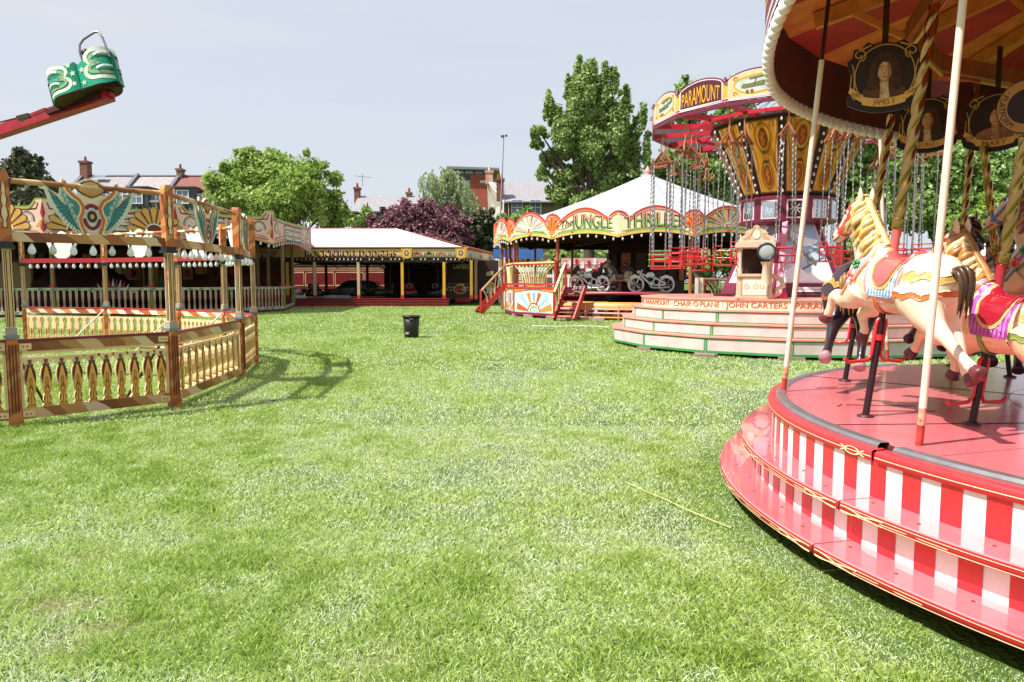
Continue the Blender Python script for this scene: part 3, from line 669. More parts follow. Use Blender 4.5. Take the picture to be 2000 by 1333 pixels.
    def baluster(near):
        if near in bal_cache: return bal_cache[near]
        mb = MB(); F0 = Fr((0, 0, 0), (1, 0, 0), (0, 0, 1))
        pr = [(1.3 * a, .42 + 1.22 * (b - .05)) for a, b in prof]
        sh = pr + mir(pr[1:-1])[::-1]
        mb.prism(F0, sh[::-1], -.026, .026, cream)
        for h, flip in ((.0265, False), (-.0265, True)):
            if near and not flip:
                mb.poly(F0, [(a * .96, b) for a, b in sh[::-1] if b < .66], h, brn)
                body = [(0, .66), (.014, .60), (.030, .52), (.050, .44), (.058, .37), (.042, .31), (.024, .27), (.036, .22), (.050, .17), (.036, .145), (0, .15)]
                mb.poly(F0, (body + mir(body[1:-1])[::-1])[::-1], h + .002, ogold)
                for sg in (1, -1):
                    f = (lambda q: q) if sg > 0 else mir
                    mb.stroke(F0, f(bez((.004, .49), (.03, .44), (-.01, .41), (.026, .36), 8)), .007, h + .004, dk)
                    mb.stroke(F0, f(bez((.006, .40), (.004, .34), (.04, .36), (.016, .29), 8)), .006, h + .004, dk)
                    mb.stroke(F0, f(spiral(.021, .178, .016, .004, 80, -220, 10)), .006, h + .004, dk)
                mb.stroke(F0, bez((0, .33), (.012, .29), (-.012, .26), (0, .16), 8), .006, h + .0045, dk)
                mb.poly(F0, [(-.026, .70), (.026, .70), (.012, .62), (0, .6), (-.012, .62)][::-1], h + .0025, paint('75583a', .5))
            else:
                sgn = -1 if flip else 1
                body = [(0, .43), (.016, .41), (.04, .36), (.036, .30), (.018, .25), (.02, .2), (.036, .16), (.03, .14), (0, .135)]
                q = body + mir(body[1:-1])[::-1]
                mb.poly(F0, q if flip else q[::-1], h + sgn * .001, gold)
                for sg in (1, -1):
                    f = (lambda q: q) if sg > 0 else mir
                    mb.stroke(F0, f(bez((.004, .41), (.03, .36), (0, .32), (.022, .27), 8)), .008, h + sgn * .003, paint('6a6a2a', .5) if sg > 0 else brick)
                mb.stroke(F0, [(0, .36), (0, .15)], .007, h + sgn * .0032, dk)
        ob = mb.build('baluster'); me = ob.data; bpy.data.objects.remove(ob); bal_cache[near] = me; return me
    for i in range(len(P) - 1):
        a, b = P[i], P[i + 1]; d = b - a; L = d.length; d.normalize(); mid = (a + b) / 2
        n = Vector((d.y, -d.x, 0))
        if n.dot(mid - CR) < 0: n = -n
        u = d if Vector((d.y, -d.x, 0)).dot(n) > 0 else -d      # u x z points outward
        st = a if u == d else b
        fr = Fr(st, u, (0, 0, 1)); near = i <= 4
        dg = diag if near else diag2
        panel = MB(); q0, q1 = .06, L - .06
        panel.prism(fr, rect(q0, .845, q1, .955), -.028, .028, dg)
        panel.prism(fr, rect(q0, .07, q1, .19), -.028, .028, dg)
        for xx in (q0, q1 - .03): panel.prism(fr, rect(xx, .12, xx + .03, .9), -.02, .02, cream)
        if near: panel.prism(fr, rect(q0, .81, q1, .845), -.02, .02, cream)
        for x in (q0 + .03, q1 - .09):
            for y in (.875, .1):
                panel.prism(fr, rect(x - .03, y - .01, x + .09, y + .06), .028, .033, cream)
                for e in (0, .04): panel.prism(fr, arc(x + .01 + e, y + .025, .008, 0, 360, 8)[:-1], .033, .037, dk)
        pn = panel.build('fence_panel', t)
        mb = MB(); mb.prism(fr, rect(q0 - .02, .957, q1 + .02, .985), -.036, .036, maroon if near else paint('b5313a', .35)); mb.build('handrail', pn)
        nb = 10 if i != 5 else 8; ang = math.atan2(u.y, u.x)
        me = baluster(near)
        for k in range(nb):
            x = q0 + (q1 - q0) * (k + .6) / (nb + .2); o = inst(me, 'baluster', pn, fr(x, .045, 0), ang)
            if L < 2: o.scale = (.85, 1, 1)
        # stay brace inside
        mb = MB(); mb.tube([a + Vector((0, 0, .93)) - n * .08, a - n * .85 + d * .5 + Vector((0, 0, .03))], .017, paint('d9cfc4', .5) if not near else paint('4a1a14', .5), 8); mb.build('brace', t)
        # beams above
        if near or i >= 5:
            mb = MB(); mb.prism(fr, rect(.055, 2.085, L - .055, 2.19), -.035, .035, dg if near else (paint('a8202c', .4) if i >= 6 else dg)); bm = mb.build('lower_beam', t)
            mb = MB(); mb.tube([fr(.08, 2.755, 0), fr(L - .08, 2.755, 0)], .033, dg, 10); mb.build('upper_rail', t)
            nbb = 10 if L > 1.9 else 7
            for k in range(nbb):
                x = .14 + (L - .28) * (k + .5) / nbb
                inst(wb if (k * 7 + i) % 3 else cb, 'light_bulb', bm, fr(x, 2.025, 0.0), random.random(), 1.0)
        crest(t, fr, L / 2, near, i)
    return t
def crest(t, fr, cx, near, i):
    """winged crest board with a roundel; plain white on its back"""
    s = .585; cy = 2.46; wht = paint('e9e6e0', .5); tl = paint('3f8b8a', .45); tl2 = paint('9cc3b6', .45); dt = paint('1e4a52', .5); cr = paint('ecdcb8', .5); orr = paint('cf6d26', .4); mar = paint('7c1c2a', .4); blk = paint('26281a', .4); gd = paint('d8a560', .45)
    wing = [(.06, -.44), (.16, -.47), (.30, -.40), (.46, -.25), (.62, -.05), (.74, .18), (.84, .52), (.70, .40), (.56, .30), (.55, .5), (.50, .66), (.40, .44), (.24, .34), (.18, .36)]
    top = [(.20, .52), (.25, .56), (.13, .64), (.05, .67)]
    half = [(0, -.50)] + wing + top + [(0, .68)]
    out = half + mir(half[1:-1])[::-1]
    B = MB(); B.prism(fr, shp(out, cx, cy, s), -.012, .012, cr, side=wht, back=wht); b = B.build('crest_board', t)
    mb = MB(); h = .015
    for sg in (1, -1):
        f = (lambda q: q) if sg > 0 else mir
        big = [(.12, -.44), (.30, -.38), (.46, -.23), (.61, -.03), (.72, .19), (.815, .48), (.60, .24), (.44, .10), (.34, -.1), (.22, -.3)]
        mb.poly(fr, shp(f(big), cx, cy, s), h, tl); 
        mb.stroke(fr, shp(f([(.10, -.45), (.30, -.385), (.46, -.235), (.61, -.035), (.725, .19), (.82, .5)]), cx, cy, s), .075 * s, h + .002, paint('cfdcc8', .45))
        for k in range(15):
            q = k / 14; x0, y0 = .20 + .52 * q, -.33 + .62 * q * (.6 + .4 * q); ex = .20 + .60 * q; ey = -.44 + .9 * q * q + .04 * q
            mb.stroke(fr, shp(f([(.16 + .42 * q, -.32 + .56 * q), (ex, ey)]), cx, cy, s), .012 * s, h + .004, dt)
        mid = [(.16, -.4), (.28, -.3), (.36, -.12), (.42, .08), (.50, .2), (.55, .33), (.49, .6), (.40, .36), (.30, .2), (.26, 0), (.22, -.2)]
        mb.poly(fr, shp(f(mid), cx, cy, s), h + .005, tl2)
        for k in range(7):
            q = k / 6; mb.stroke(fr, shp(f(arc(.23 + .22 * q, -.30 + .62 * q, .06, 150, -60, 6)), cx, cy, s), .012 * s, h + .007, dt)
        inn = [(.22, -.1), (.30, -.06), (.34, .04), (.32, .14), (.40, .2), (.45, .36), (.36, .3), (.26, .2), (.22, .08)]
        mb.poly(fr, shp(f(inn), cx, cy, s), h + .009, tl)
        mb.stroke(fr, shp(f([(.16, -.45), (.20, -.30), (.24, -.14), (.19, -.02), (.17, .1), (.24, .22), (.36, .3), (.44, .4), (.49, .6)]), cx, cy, s), .075 * s, h + .011, paint('f0d6a4', .45))
        mb.stroke(fr, shp(f([(.13, -.44), (.185, -.30), (.22, -.15), (.165, -.02), (.15, .1), (.22, .23), (.34, .32), (.42, .42), (.47, .58)]), cx, cy, s), .052 * s, h + .013, orr)
    mb.build('wing', b)
    mb = MB(); h = .031
    mb.poly(fr, shp(arc(0, -.12, .19, 0, 360, 24, .30)[:-1], cx, cy, s), h - .012, paint('d9d4d0', .5))
    mb.stroke(fr, shp(arc(0, -.13, .135, 180, 360, 14, .20), cx, cy, s), .07 * s, h - .009, mar)
    mb.stroke(fr, shp(arc(0, .02, .11, 20, 160, 12, .11), cx, cy, s), .075 * s, h - .009, mar)
    mb.poly(fr, shp(arc(0, -.09, .118, 0, 360, 24, .145)[:-1], cx, cy, s), h - .006, paint('c9c4be', .5))
    mb.poly(fr, shp(arc(0, -.09, .092, 0, 360, 24, .12)[:-1], cx, cy, s), h - .003, blk)
    mb.poly(fr, shp(arc(0, -.09, .04, 0, 360, 14, .05)[:-1], cx, cy, s), h, gd)
    mb.build('roundel', b)
    mb = MB(); shell = [(0, .28), (.12, .33), (.24, .40), (.29, .48), (.22, .52), (.14, .60), (.06, .62), (0, .645)]
    sh = shell + mir(shell[1:-1])[::-1]
    mb.prism(fr, shp(sh, cx, cy, s), .012, .022, paint('5a2a1c', .5)); mb.poly(fr, shp([(a * .88, .46 + (q - .46) * .86) for a, q in sh], cx, cy, s), .0245, gd)
    for k in range(-3, 4): mb.stroke(fr, shp([(.02 * k, .32), (.075 * k, .44 + .02 * (3 - abs(k))), (.07 * k, .56 - .03 * abs(k))], cx, cy, s), .012 * s, .027, paint('a8703a', .5))
    mb.build('shell', b)
ring_ride()
# ------------------------------------------------------------------ green car on its red arm, swung up against the sky
def swing_car():
    Y = 10.6
    A = at(-260, 345, Y + 1.2); B_ = at(215, 186, Y)
    t = thing('swing_car', 'green scroll painted ride car raised on a red steel arm against the sky', 'ride car', A)
    red = paint('a81f30', .4, var=.2, scale=5); gr = paint('1c9a78', .3, var=.08); dkr = paint('3a1210', .6, var=.2)
    d = (B_ - A).normalized()
    mb = MB(); mb.bar(A, B_, .17, .15, red); mb.bar(B_ - d * 1.05, B_ - d * .1, .26, .06, dkr); mb.bar(B_ - d * .25 , B_ + d * .04, .1, .07, red)
    arm = mb.build('arm', t)
    mb = MB(); q = at(70, 222, Y); k = at(-120, 268, Y + .6)
    mb.tube([k, q], .012, paint('5a1a22', .5), 6); mb.build('stay_rod', arm)
    mb = MB(); mb.bar(at(35, 232, Y), at(58, 226, Y), .07, .06, paint('3a2a2a', .5)); mb.bar(at(60, 226, Y), at(90, 214, Y), .05, .04, red); mb.tube([at(38, 228, Y), at(46, 236, Y)], .03, paint('777070', .4, .6), 8); mb.build('turnbuckle', arm)
    # car: two curved tubs side by side, their axis following the arm
    o = at(166, 158, Y); ax = (at(240, 132, Y) - at(92, 178, Y)).normalized()       # along the arm
    up = (at(150, 90, Y) - at(166, 158, Y)); up = (up - ax * up.dot(ax)).normalized(); back = up.cross(ax)   # away from the viewer
    up = (up * .96 + back * .14).normalized(); back = up.cross(ax)
    px = Y / FPX * 1.0
    W = 138 * px; half_d = .22
    def outline(x0, x1, k):                                     # plan of one tub, rounded at its outer end
        pts = [];
        r = (x1 - x0)
        if k < 0: base = [(x1, -half_d)] + [(x0 + .24 - .24 * math.sin(R(v)), -half_d + (.36 - .36 * math.cos(R(v)))) for v in range(0, 91, 15)] + [(x0 + .24 - .24 * math.cos(R(v)), (half_d - .36) + .36 * math.sin(R(v))) for v in range(15, 91, 15)] + [(x1, half_d)]
        else: base = [(x0, half_d)] + [(x1 - .24 + .24 * math.sin(R(v)), half_d - (.36 - .36 * math.cos(R(v)))) for v in range(0, 91, 15)] + [(x1 - .24 + .24 * math.cos(R(v)), -(half_d - .36) - .36 * math.sin(R(v))) for v in range(15, 91, 15)] + [(x0, -half_d)]
        return base
    for k, x0, x1, hb, ht in ((-1, -W / 2, .02, -.23, .18), (1, .05, W / 2, -.23, .27)):
        pl = outline(x0, x1, k); n = len(pl)
        wp = lambda x, y, z: o + ax * x + back * y + up * z
        mb = MB(); topz = []
        for x, y in pl:
            q_ = (x - x0) / (x1 - x0) if k < 0 else (x1 - x) / (x1 - x0)
            topz.append(ht - (.09 if k < 0 else .04) * (1 - q_) - (0.16 * (max(0, q_ - .7) / .3) ** 2 if k > 0 else 0))
        lo = [wp(x, y, hb) for x, y in pl]; hi = [wp(x, y, z) for (x, y), z in zip(pl, topz)]
        li = [wp(x * .97 + .0, y * .93, hb + .02) for x, y in pl]; hi2 = [wp(x * .97, y * .93, z) for (x, y), z in zip(pl, topz)]
        mb.add(lo + hi, [(i, i + 1, n + i + 1, n + i) for i in range(n - 1)] + [(n - 1, 0, n, 2 * n - 1)], gr, True)
        mb.add(li + hi2, [(i, i + 1, n + i + 1, n + i)[::-1] for i in range(n - 1)], gr, True)
        mb.add(hi + hi2, [(i, i + 1, n + i + 1, n + i) for i in range(n - 1)], paint('1c8a74', .35))
        mb.add(lo, [tuple(range(n))], dkr)
        und = [wp(x * .99, y * .97, hb - .018) for x, y in pl]
        mb.add(lo + und, [(i, (i + 1) % n, n + (i + 1) % n, n + i) for i in range(n)], dkr, True); mb.add(und, [tuple(range(n))], dkr)
        tub = mb.build('tub', t)
        # scroll painting on the side that faces us: map (s along outline, z)
        cum = [0]; 
        for i in range(n - 1): cum.append(cum[-1] + math.dist(pl[i], pl[i + 1]))
        def fr(a, b, h, pl=pl, cum=cum, n=n, x0=x0, x1=x1, k=k):
            # a: 0 at the meeting edge of the two tubs on the near side, growing to the outer end
            s_ = a if k < 0 else cum[-1] - a
            s_ = max(0, min(cum[-1] - 1e-6, s_))
            i = max(j for j in range(n - 1) if cum[j] <= s_)
            f = (s_ - cum[i]) / (cum[i + 1] - cum[i]); x = pl[i][0] + (pl[i + 1][0] - pl[i][0]) * f; y = pl[i][1] + (pl[i + 1][1] - pl[i][1]) * f
            tx, ty = pl[i + 1][0] - pl[i][0], pl[i + 1][1] - pl[i][1]; l = math.hypot(tx, ty); nx, ny = ty / l, -tx / l
            if nx * (x - (x0 + x1) / 2) + ny * y < 0: nx, ny = -nx, -ny
            return wp(x + nx * h, y + ny * h, b)
        mb = MB(); pale = paint('d9dfc8', .4); sage = paint('7fa478', .4); rd = paint('b5432f', .4); wht = paint('eef0ea', .4); bk = paint('17332c', .5)
        zt = .0 if k < 0 else .08; S = .9 if k < 0 else 1.05
        def st(pts, ww, h, mt):
            f = []
            for a_, b_ in zip(pts[:-1], pts[1:]):
                for q_ in range(3): f.append((a_[0] + (b_[0] - a_[0]) * q_ / 3, a_[1] + (b_[1] - a_[1]) * q_ / 3))
            f.append(pts[-1])
            mb.stroke(fr, [(a, b * S + zt) for a, b in f], ww * S, h, mt)
        E = bez((.62, .18), (.40, .24), (.14, .20), (.14, .09), 8) + bez((.14, .07), (.16, .0), (.3, .0), (.22, -.01), 4) + bez((.2, -.02), (.07, -.03), (.07, -.2), (.24, -.2), 8) + bez((.28, -.2), (.45, -.21), (.55, -.20), (.64, -.18), 6)
        st(E, .05, .004, pale)
        st([(a * .9 + .07, b * .66) for a, b in E], .045, .007, sage)
        for yy in (.11, -.08):
            st(bez((.66, yy + .02), (.5, yy + .05), (.34, yy + .06), (.27, yy), 8), .028, .010, wht); st(bez((.72, yy + .0), (.6, yy + .02), (.5, yy - .02), (.42, yy + .0), 6), .02, .013, rd)
            st(bez((.62, yy - .035), (.5, yy - .02), (.36, yy - .01), (.28, yy - .04), 6), .014, .0125, bk)
        def star(a, b, r): mb.add([fr(a + r * (1 if j % 2 == 0 else .42) * math.sin(PI * j / 5), b + r * (1 if j % 2 == 0 else .42) * math.cos(PI * j / 5), .006) for j in range(10)], [tuple(range(10))], paint('bcd6c2', .4))
        if k < 0: star(.09, .15, .05); star(.05, .02, .05); star(.06, -.13, .045)
        else: star(.06, .03, .05); star(.05, -.16, .045)
        mb.build('scroll_painting', tub)
    mb = MB(); hp = [wp(.09, -.1, .20), wp(.08, -.1, .36), wp(.11, -.1, .47), wp(.18, -.1, .53), wp(.36, -.1, .585), wp(.42, -.1, .57), wp(.455, -.1, .47), wp(.49, -.1, .16)]
    mb.tube(hp, .016, paint('8f8c92', .3, .8), 8); mb.build('grab_rail', t)
    mb = MB(); mb.ball(wp(.16, -.1, .33), .06, paint('2a1c1c', .5)); mb.build('headrest', t)
swing_car()
# ================================================================== long painted ride behind the fence, left
def pxy(px, Y): return Vector(((px - 1000) / FPX * Y * 1.004, Y, 0))
def left_ride():
    t = thing('painted_ride', 'large railed ride with long scroll painted rounding boards and dark interior on the left', 'fairground ride', pxy(300, 36))
    cream = paint('ecc7b4', .5, var=.12, scale=1.5); pink = paint('e8b9a0', .5); red = paint('b42a2c', .45); brn = paint('6a2a20', .5); gold = paint('d9a24e', .45); green = paint('8fa84a', .5); bl = paint('8ea9b8', .5); grey = paint('b9b4bc', .5); dk = paint('3a1a16', .6); orange = paint('d9793c', .5); wht = paint('ece6dc', .5)
    B = [pxy(-330, 31), pxy(97, 30.5), pxy(352, 32.5), pxy(538, 36), pxy(612, 43.5)]
    zlo, zt, zp = 3.62, 4.78, 5.10
    for i in range(4):
        a, b = B[i], B[i + 1]; L = (b - a).length; fr = Fr(a + Vector((0, 0, zlo)), b - a, (0, 0, 1)); H_ = zt - zlo; P_ = zp - zlo
        sgx = L - .95
        low = [(L * k / 16, -.20 + .36 * math.sin(PI * k / 16)) for k in range(17)]
        top = [(L, P_), (L - .28, P_), (L - .34, P_ - .06), (L - .50, H_ + .06), (L - .62, H_), (L * .5, H_ - .03), (.62, H_), (.50, H_ + .06), (.34, P_ - .06), (.28, P_), (0, P_)]
        mb = MB(); mb.prism(fr, low + top, -.05, 0, cream); bd = mb.build('rounding_board', t)
        mb = MB(); h = .006
        mb.stroke(fr, [(x, y - .02) for x, y in top], .055, h, green)
        mb.stroke(fr, [(x, y - .10) for x, y in top[1:-1]], .035, h, gold); mb.stroke(fr, [(min(L - .1, max(.1, x)), y - .16) for x, y in top[1:-1]], .04, h, brn)
        mb.stroke(fr, [(x, y + .05) for x, y in low], .06, h, orange); mb.stroke(fr, [(x, y + .13) for x, y in low[1:-1]], .03, h, brn); mb.stroke(fr, [(x, y + .28) for x, y in low[1:-1]], .03, h, red)
        for x0, sg in ((0, 1), (L, -1)):
            mb.poly(fr, [(x0, 1.40), (x0 + sg * .10, .85), (x0 + sg * .02, .62), (x0 + sg * .12, .2), (x0, .05)][::sg], h + .004, red)
            mb.poly(fr, [(x0 + sg * .12, .3), (x0 + sg * .34, .3), (x0 + sg * .06, .62)][::sg], h + .002, gold)
            mb.stroke(fr, [(x0 + sg * .18, 1.3), (x0 + sg * .26, 1.05), (x0 + sg * .7, 1.0)], .05, h, brn)
            for r0, mt in ((.36, brn), (.30, grey), (.23, pink), (.17, wht)): mb.stroke(fr, [(x0 + sg * (q - 0), y) for q, y in spiral(.72, .62, r0, r0 * .45, 200, -150, 18)], .045, h + .002, mt)
            for k in range(9): mb.poly(fr, [(x0 + sg * (.15 + .13 * k), .02 + .02 * k), (x0 + sg * (.24 + .13 * k), .03 + .02 * k), (x0 + sg * (.42 + .15 * k), .20 + .015 * k)][::sg], h + .002, red)
            for rr, mt in ((.09, red), (.05, pink)): mb.stroke(fr, arc(x0 + sg * 1.22, .44, rr, 0, 360, 12), .03, h + .004, mt, True)
        # more line scrolls between
        for fx, sg in ((.30, 1), (.36, -1), (.63, 1), (.70, -1)):
            for r0, mt in ((.30, red), (.24, grey), (.18, brn), (.12, pink)): mb.stroke(fr, [(L * fx + sg * (q - .2), y) for q, y in spiral(.2, .68, r0, r0 * .4, 150, -220, 16)], .035, h + .001, mt)
            mb.stroke(fr, bez((L * fx - .5, .30), (L * fx - .2, .42), (L * fx + .2, .2), (L * fx + .5, .34)), .04, h + .001, red); mb.stroke(fr, bez((L * fx - .5, .98), (L * fx - .2, .9), (L * fx + .2, 1.08), (L * fx + .5, .98)), .03, h + .001, orange)
        # nested pill of stripes
        cx = L / 2; pw = min(1.5, L * .2)
        for k, mt in enumerate((brn, bl, wht, gold, bl, red, wht)):
            r0 = .40 - .055 * k
            for sg in (-1, 1):
                o = cx + sg * (pw * .62)
                pts = [(o - sg * pw * .55, .55 + r0)] + [(o + sg * (pw * .3 + r0 * math.sin(R(v))), .55 + r0 * math.cos(R(v))) for v in range(0, 181, 20)] + [(o - sg * pw * .55, .55 - r0)]
                mb.stroke(fr, pts, .05, h + .002 + .001 * k, mt)
        for sg in (-1, 1):
            for q in range(5): mb.stroke(fr, [(cx + sg * (.02 + .02 * q), .2 + .16 * q), (cx + sg * .16, .28 + .16 * q)], .05, h + .012, (red, gold, bl, orange, brn)[q])
        # sunburst at one side
        for fx in ((L * .24, L * .83) if i in (0, 1) else ()):
            mb.poly(fr, arc(fx, .16, .92, 0, 180, 24), h + .014, paint('e9c79a', .5)); mb.stroke(fr, arc(fx, .16, .80, 0, 180, 24), .10, h + .018, wht); mb.stroke(fr, arc(fx, .16, .86, 0, 180, 24), .03, h + .02, dk); mb.stroke(fr, arc(fx, .16, .74, 0, 180, 24), .03, h + .02, dk)
            for k in range(9):
                an = R(10 + 20 * k); mb.poly(fr, [(fx + .36 * math.cos(an - .13), .16 + .36 * math.sin(an - .13)), (fx + 1.03 * math.cos(an - .155), .16 + 1.03 * math.sin(an - .155)), (fx + 1.17 * math.cos(an), .16 + 1.17 * math.sin(an)), (fx + 1.03 * math.cos(an + .155), .16 + 1.03 * math.sin(an + .155)), (fx + .36 * math.cos(an + .13), .16 + .36 * math.sin(an + .13))], h + .021, dk); mb.poly(fr, [(fx + .36 * math.cos(an - .10), .16 + .36 * math.sin(an - .10)), (fx + 1.02 * math.cos(an - .13), .16 + 1.02 * math.sin(an - .13)), (fx + 1.12 * math.cos(an), .16 + 1.12 * math.sin(an)), (fx + 1.02 * math.cos(an + .13), .16 + 1.02 * math.sin(an + .13)), (fx + .36 * math.cos(an + .10), .16 + .36 * math.sin(an + .10))], h + .022, gold)
                mb.stroke(fr, [(fx + .38 * math.cos(an + .17), .16 + .38 * math.sin(an + .17)), (fx + .95 * math.cos(an + .17), .16 + .95 * math.sin(an + .17))], .03, h + .024, brn)
            mb.poly(fr, arc(fx, .16, .38, 0, 180, 16), h + .026, wht); mb.poly(fr, arc(fx, .16, .33, 0, 180, 16), h + .03, brn)
        mb.build('scroll_painting', bd)
    # platform, railing, posts
    P = [pxy(-330, 32), pxy(75, 31.6), pxy(345, 33.4), pxy(470, 35.4), pxy(556, 38.2), pxy(575, 44)]
    ped = paint('8c8270', .55, var=.25, scale=3); rail = paint('a9b09a', .55, var=.3, scale=3); skirt = paint('7a2420', .6, var=.2); pk = paint('c9a692', .5, var=.15)
    pk_me = None
    F0 = Fr((0, 0, 0), (1, 0, 0), (0, 0, 1))
    mb = MB(); mb.prism(F0, [(-.055, .25), (.055, .25), (.03, .62), (.055, .98), (.055, 1.2), (-.055, 1.2), (-.055, .98), (-.03, .62)], -.02, .02, pk, side=paint('8a3a34', .5)); mb.prism(F0, [(-.012, .32), (.012, .32), (.006, 1.1), (-.006, 1.1)], .02, .024, paint('8c3a34', .5)); mb.stroke(F0, arc(0, .72, .02, 0, 360, 8), .015, .023, green, True)
    ob = mb.build('picket'); pme = ob.data; bpy.data.objects.remove(ob)
    n_p = 0
    for i in range(5):
        a, b = P[i], P[i + 1]; L = (b - a).length; u = (b - a).normalized(); fr = Fr(a, u, (0, 0, 1)); an = math.atan2(u.y, u.x)
        mb = MB(); mb.prism(fr, rect(0, .14, L, .28), -.06, .06, rail); mb.prism(fr, rect(0, 1.2, L, 1.32), -.08, .08, rail)
        for k in range(int(L / .5)): mb.prism(fr, [(k * .5 + .1, .18), (k * .5 + .28, .16), (k * .5 + .36, .25), (k * .5 + .18, .24)], .06, .064, paint('4f7a6c', .5)); mb.prism(fr, [(k * .5 + .05, 1.23), (k * .5 + .2, 1.22), (k * .5 + .33, 1.29), (k * .5 + .2, 1.3)], .08, .084, paint('55705f', .5))
        rl = mb.build('railing', t)
        mb = MB(); mb.prism(fr, rect(0, -.05, L, .14), -.3, -.02, skirt); mb.build('skirt', t)
        if i >= 0:
            n = int(L / .235); x0 = 0
            if i == 0: n0 = n - 34
            else: n0 = 0
            for k in range(max(0, n0), n):
                if i == 4: break
                inst(pme, 'picket', rl, fr(L * (k + .5) / n, 0, 0), an)
    fl = MB(); fl.add([p + Vector((0, 0, .2)) for p in P] + [pxy(520, 52) + Vector((0, 0, .2)), pxy(-330, 52) + Vector((0, 0, .2))], [tuple(range(8))], paint('4a2a20', .6)); fl.build('floor', t)
    post = paint('8a6a48', .5, var=.2); pg = paint('7d8a4a', .5)
    for p in [pxy(110, 31.9), pxy(445, 34.9), pxy(556, 38.3), pxy(508, 41), pxy(528, 41.5), pxy(300, 33.2), pxy(-120, 31.9), pxy(575, 44)]:
        mb = MB(); mb.box(p + Vector((0, 0, 2.5)), (.13, .13, 2.4), post); mb.box(p + Vector((0, 0, .75)), (.17, .17, 1.15), pg); mb.box(p + Vector((0, 0, 1.4)), (.2, .2, .1), red); mb.build('post', t)
    # roof, dark lining, back wall with odds and ends of painted scenery
    lin_ = paint('40241e', .9, var=.15); wall = paint('85523f', .9, var=.35)
    R_ = [pxy(-330, 31.4), pxy(97, 30.9), pxy(352, 32.9), pxy(538, 36.4), pxy(604, 43.5), pxy(600, 56), pxy(-330, 54)]
    mb = MB(); mb.add([p + Vector((0, 0, 3.95)) for p in R_], [tuple(range(7))], lin_); mb.add([p + Vector((0, 0, 4.55)) for p in R_], [tuple(range(7))[::-1]], paint('8f8a86', .8)); mb.build('roof', t)
    mb = MB()
    mb.add([pxy(-330, 52.5), pxy(575, 53.5), pxy(575, 53.5) + Vector((0, 0, 4.4)), pxy(-330, 52.5) + Vector((0, 0, 4.4))], [(0, 1, 2, 3)], wall); mb.build('back_wall', t)
    for k in range(16):
        mb = MB(); p = pxy(60 + 26 * k, 51.6) + Vector((0, 0, 2.35 + .25 * (k % 2))); mb.box(p, (.7 + .15 * (k % 3), .08, 1.3 - .3 * (k % 2)), (paint('b5502c', .5, var=.3), paint('c99a5c', .5, var=.3), paint('7c3a2c', .5, var=.3), paint('c8b49a', .5, var=.3), paint('d98a3c', .5, var=.3))[(k * 3) % 5]); mb.box(p + Vector((0, -.06, -.2)), (.3, .06, .5), (red, gold, dk)[k % 3]); mb.build('scenery_panel', t)
    c0 = pxy(150, 43)
    mb = MB(); mb.lathe([(3.2, .22), (3.2, 1.5), (2.2, 2.2), (2.0, 3.95)], c0, paint('3a1c18', .7, var=.3), 16)
    for k in range(9):
        an = R(200 + 20 * k); p = c0 + Vector((2.2 * math.cos(an), 2.2 * math.sin(an), 2.75)); mb.box(p, (.42, .1, .8), (red, orange, gold, paint('5c2a20', .6), wht)[k % 5], an + PI / 2)
    mb.build('centre_drum', t)
    mb = MB()
    ye = paint('d9a62e', .5); bx = pxy(300, 50)
    mb.box(pxy(300, 51) + Vector((0, 0, 1.9)), (1.1, .1, 1.9), ye); mb.box(pxy(292, 50.8) + Vector((0, 0, 1.9)), (.25, .1, 1.3), dk); mb.box(pxy(322, 50.8) + Vector((0, 0, 1.5)), (.35, .1, .9), paint('5d8a8a', .5)); mb.box(pxy(284, 50.6) + Vector((0, 0, 2.6)), (.25, .1, .5), red); mb.box(pxy(258, 51) + Vector((0, 0, 2.3)), (.4, .1, 1.1), red)
    mb.build('scenery_panel', t)
    mb = MB(); p = pxy(25, 40) + Vector((0, 0, 1.95)); mb.box(p, (2.6, .2, 1.35), paint('b99a62', .6)); mb.box(p + Vector((0, -.12, .75)), (2.8, .2, .12), brn); mb.build('ticket_box', t)
    # car seats with spiky painted backs
    mb = MB(); q = pxy(228, 36.5)
    fr = Fr(q + Vector((0, 0, .9)), (1, 0, 0), (0, 0, 1))
    for k in range(13): mb.prism(fr, [(-1 + .16 * k - .07, .1 + .35 * math.sin(PI * k / 12)), (-1 + .16 * k + .07, .1 + .35 * math.sin(PI * k / 12)), (-1.25 + .205 * k, .35 + .5 * math.sin(PI * k / 12))], 0, .04, (wht, red)[k % 2])
    mb.prism(fr, arc(0, -.2, 1.05, 0, 180, 16, .75), -.5, .0, paint('5a2a24', .5)); mb.build('ride_tub', t)
    # bulbs under the front edge
    bm = bulb_mesh('bulb_small', .11, bulb_w, False)
    for i in (1, 2, 3):
        a, b = B[i], B[i + 1]; L = (b - a).length; n = int(L / .42)
        for k in range(n):
            x = (k + .5) / n; inst(bm, 'light_bulb', t, a + (b - a) * x + Vector((0, 0, zlo - .27 + .36 * math.sin(PI * x))))
    # orange inner valance
    mb = MB(); a, b = pxy(560, 44.5), pxy(607, 45.5); mb.bar(a + Vector((0, 0, 3.75)), b + Vector((0, 0, 3.75)), .1, .5, paint('d0604a', .5)); a, b = pxy(400, 39), pxy(545, 43); mb.bar(a + Vector((0, 0, 3.3)), b + Vector((0, 0, 3.3)), .1, .22, brn); mb.build('inner_valance', t)
left_ride()
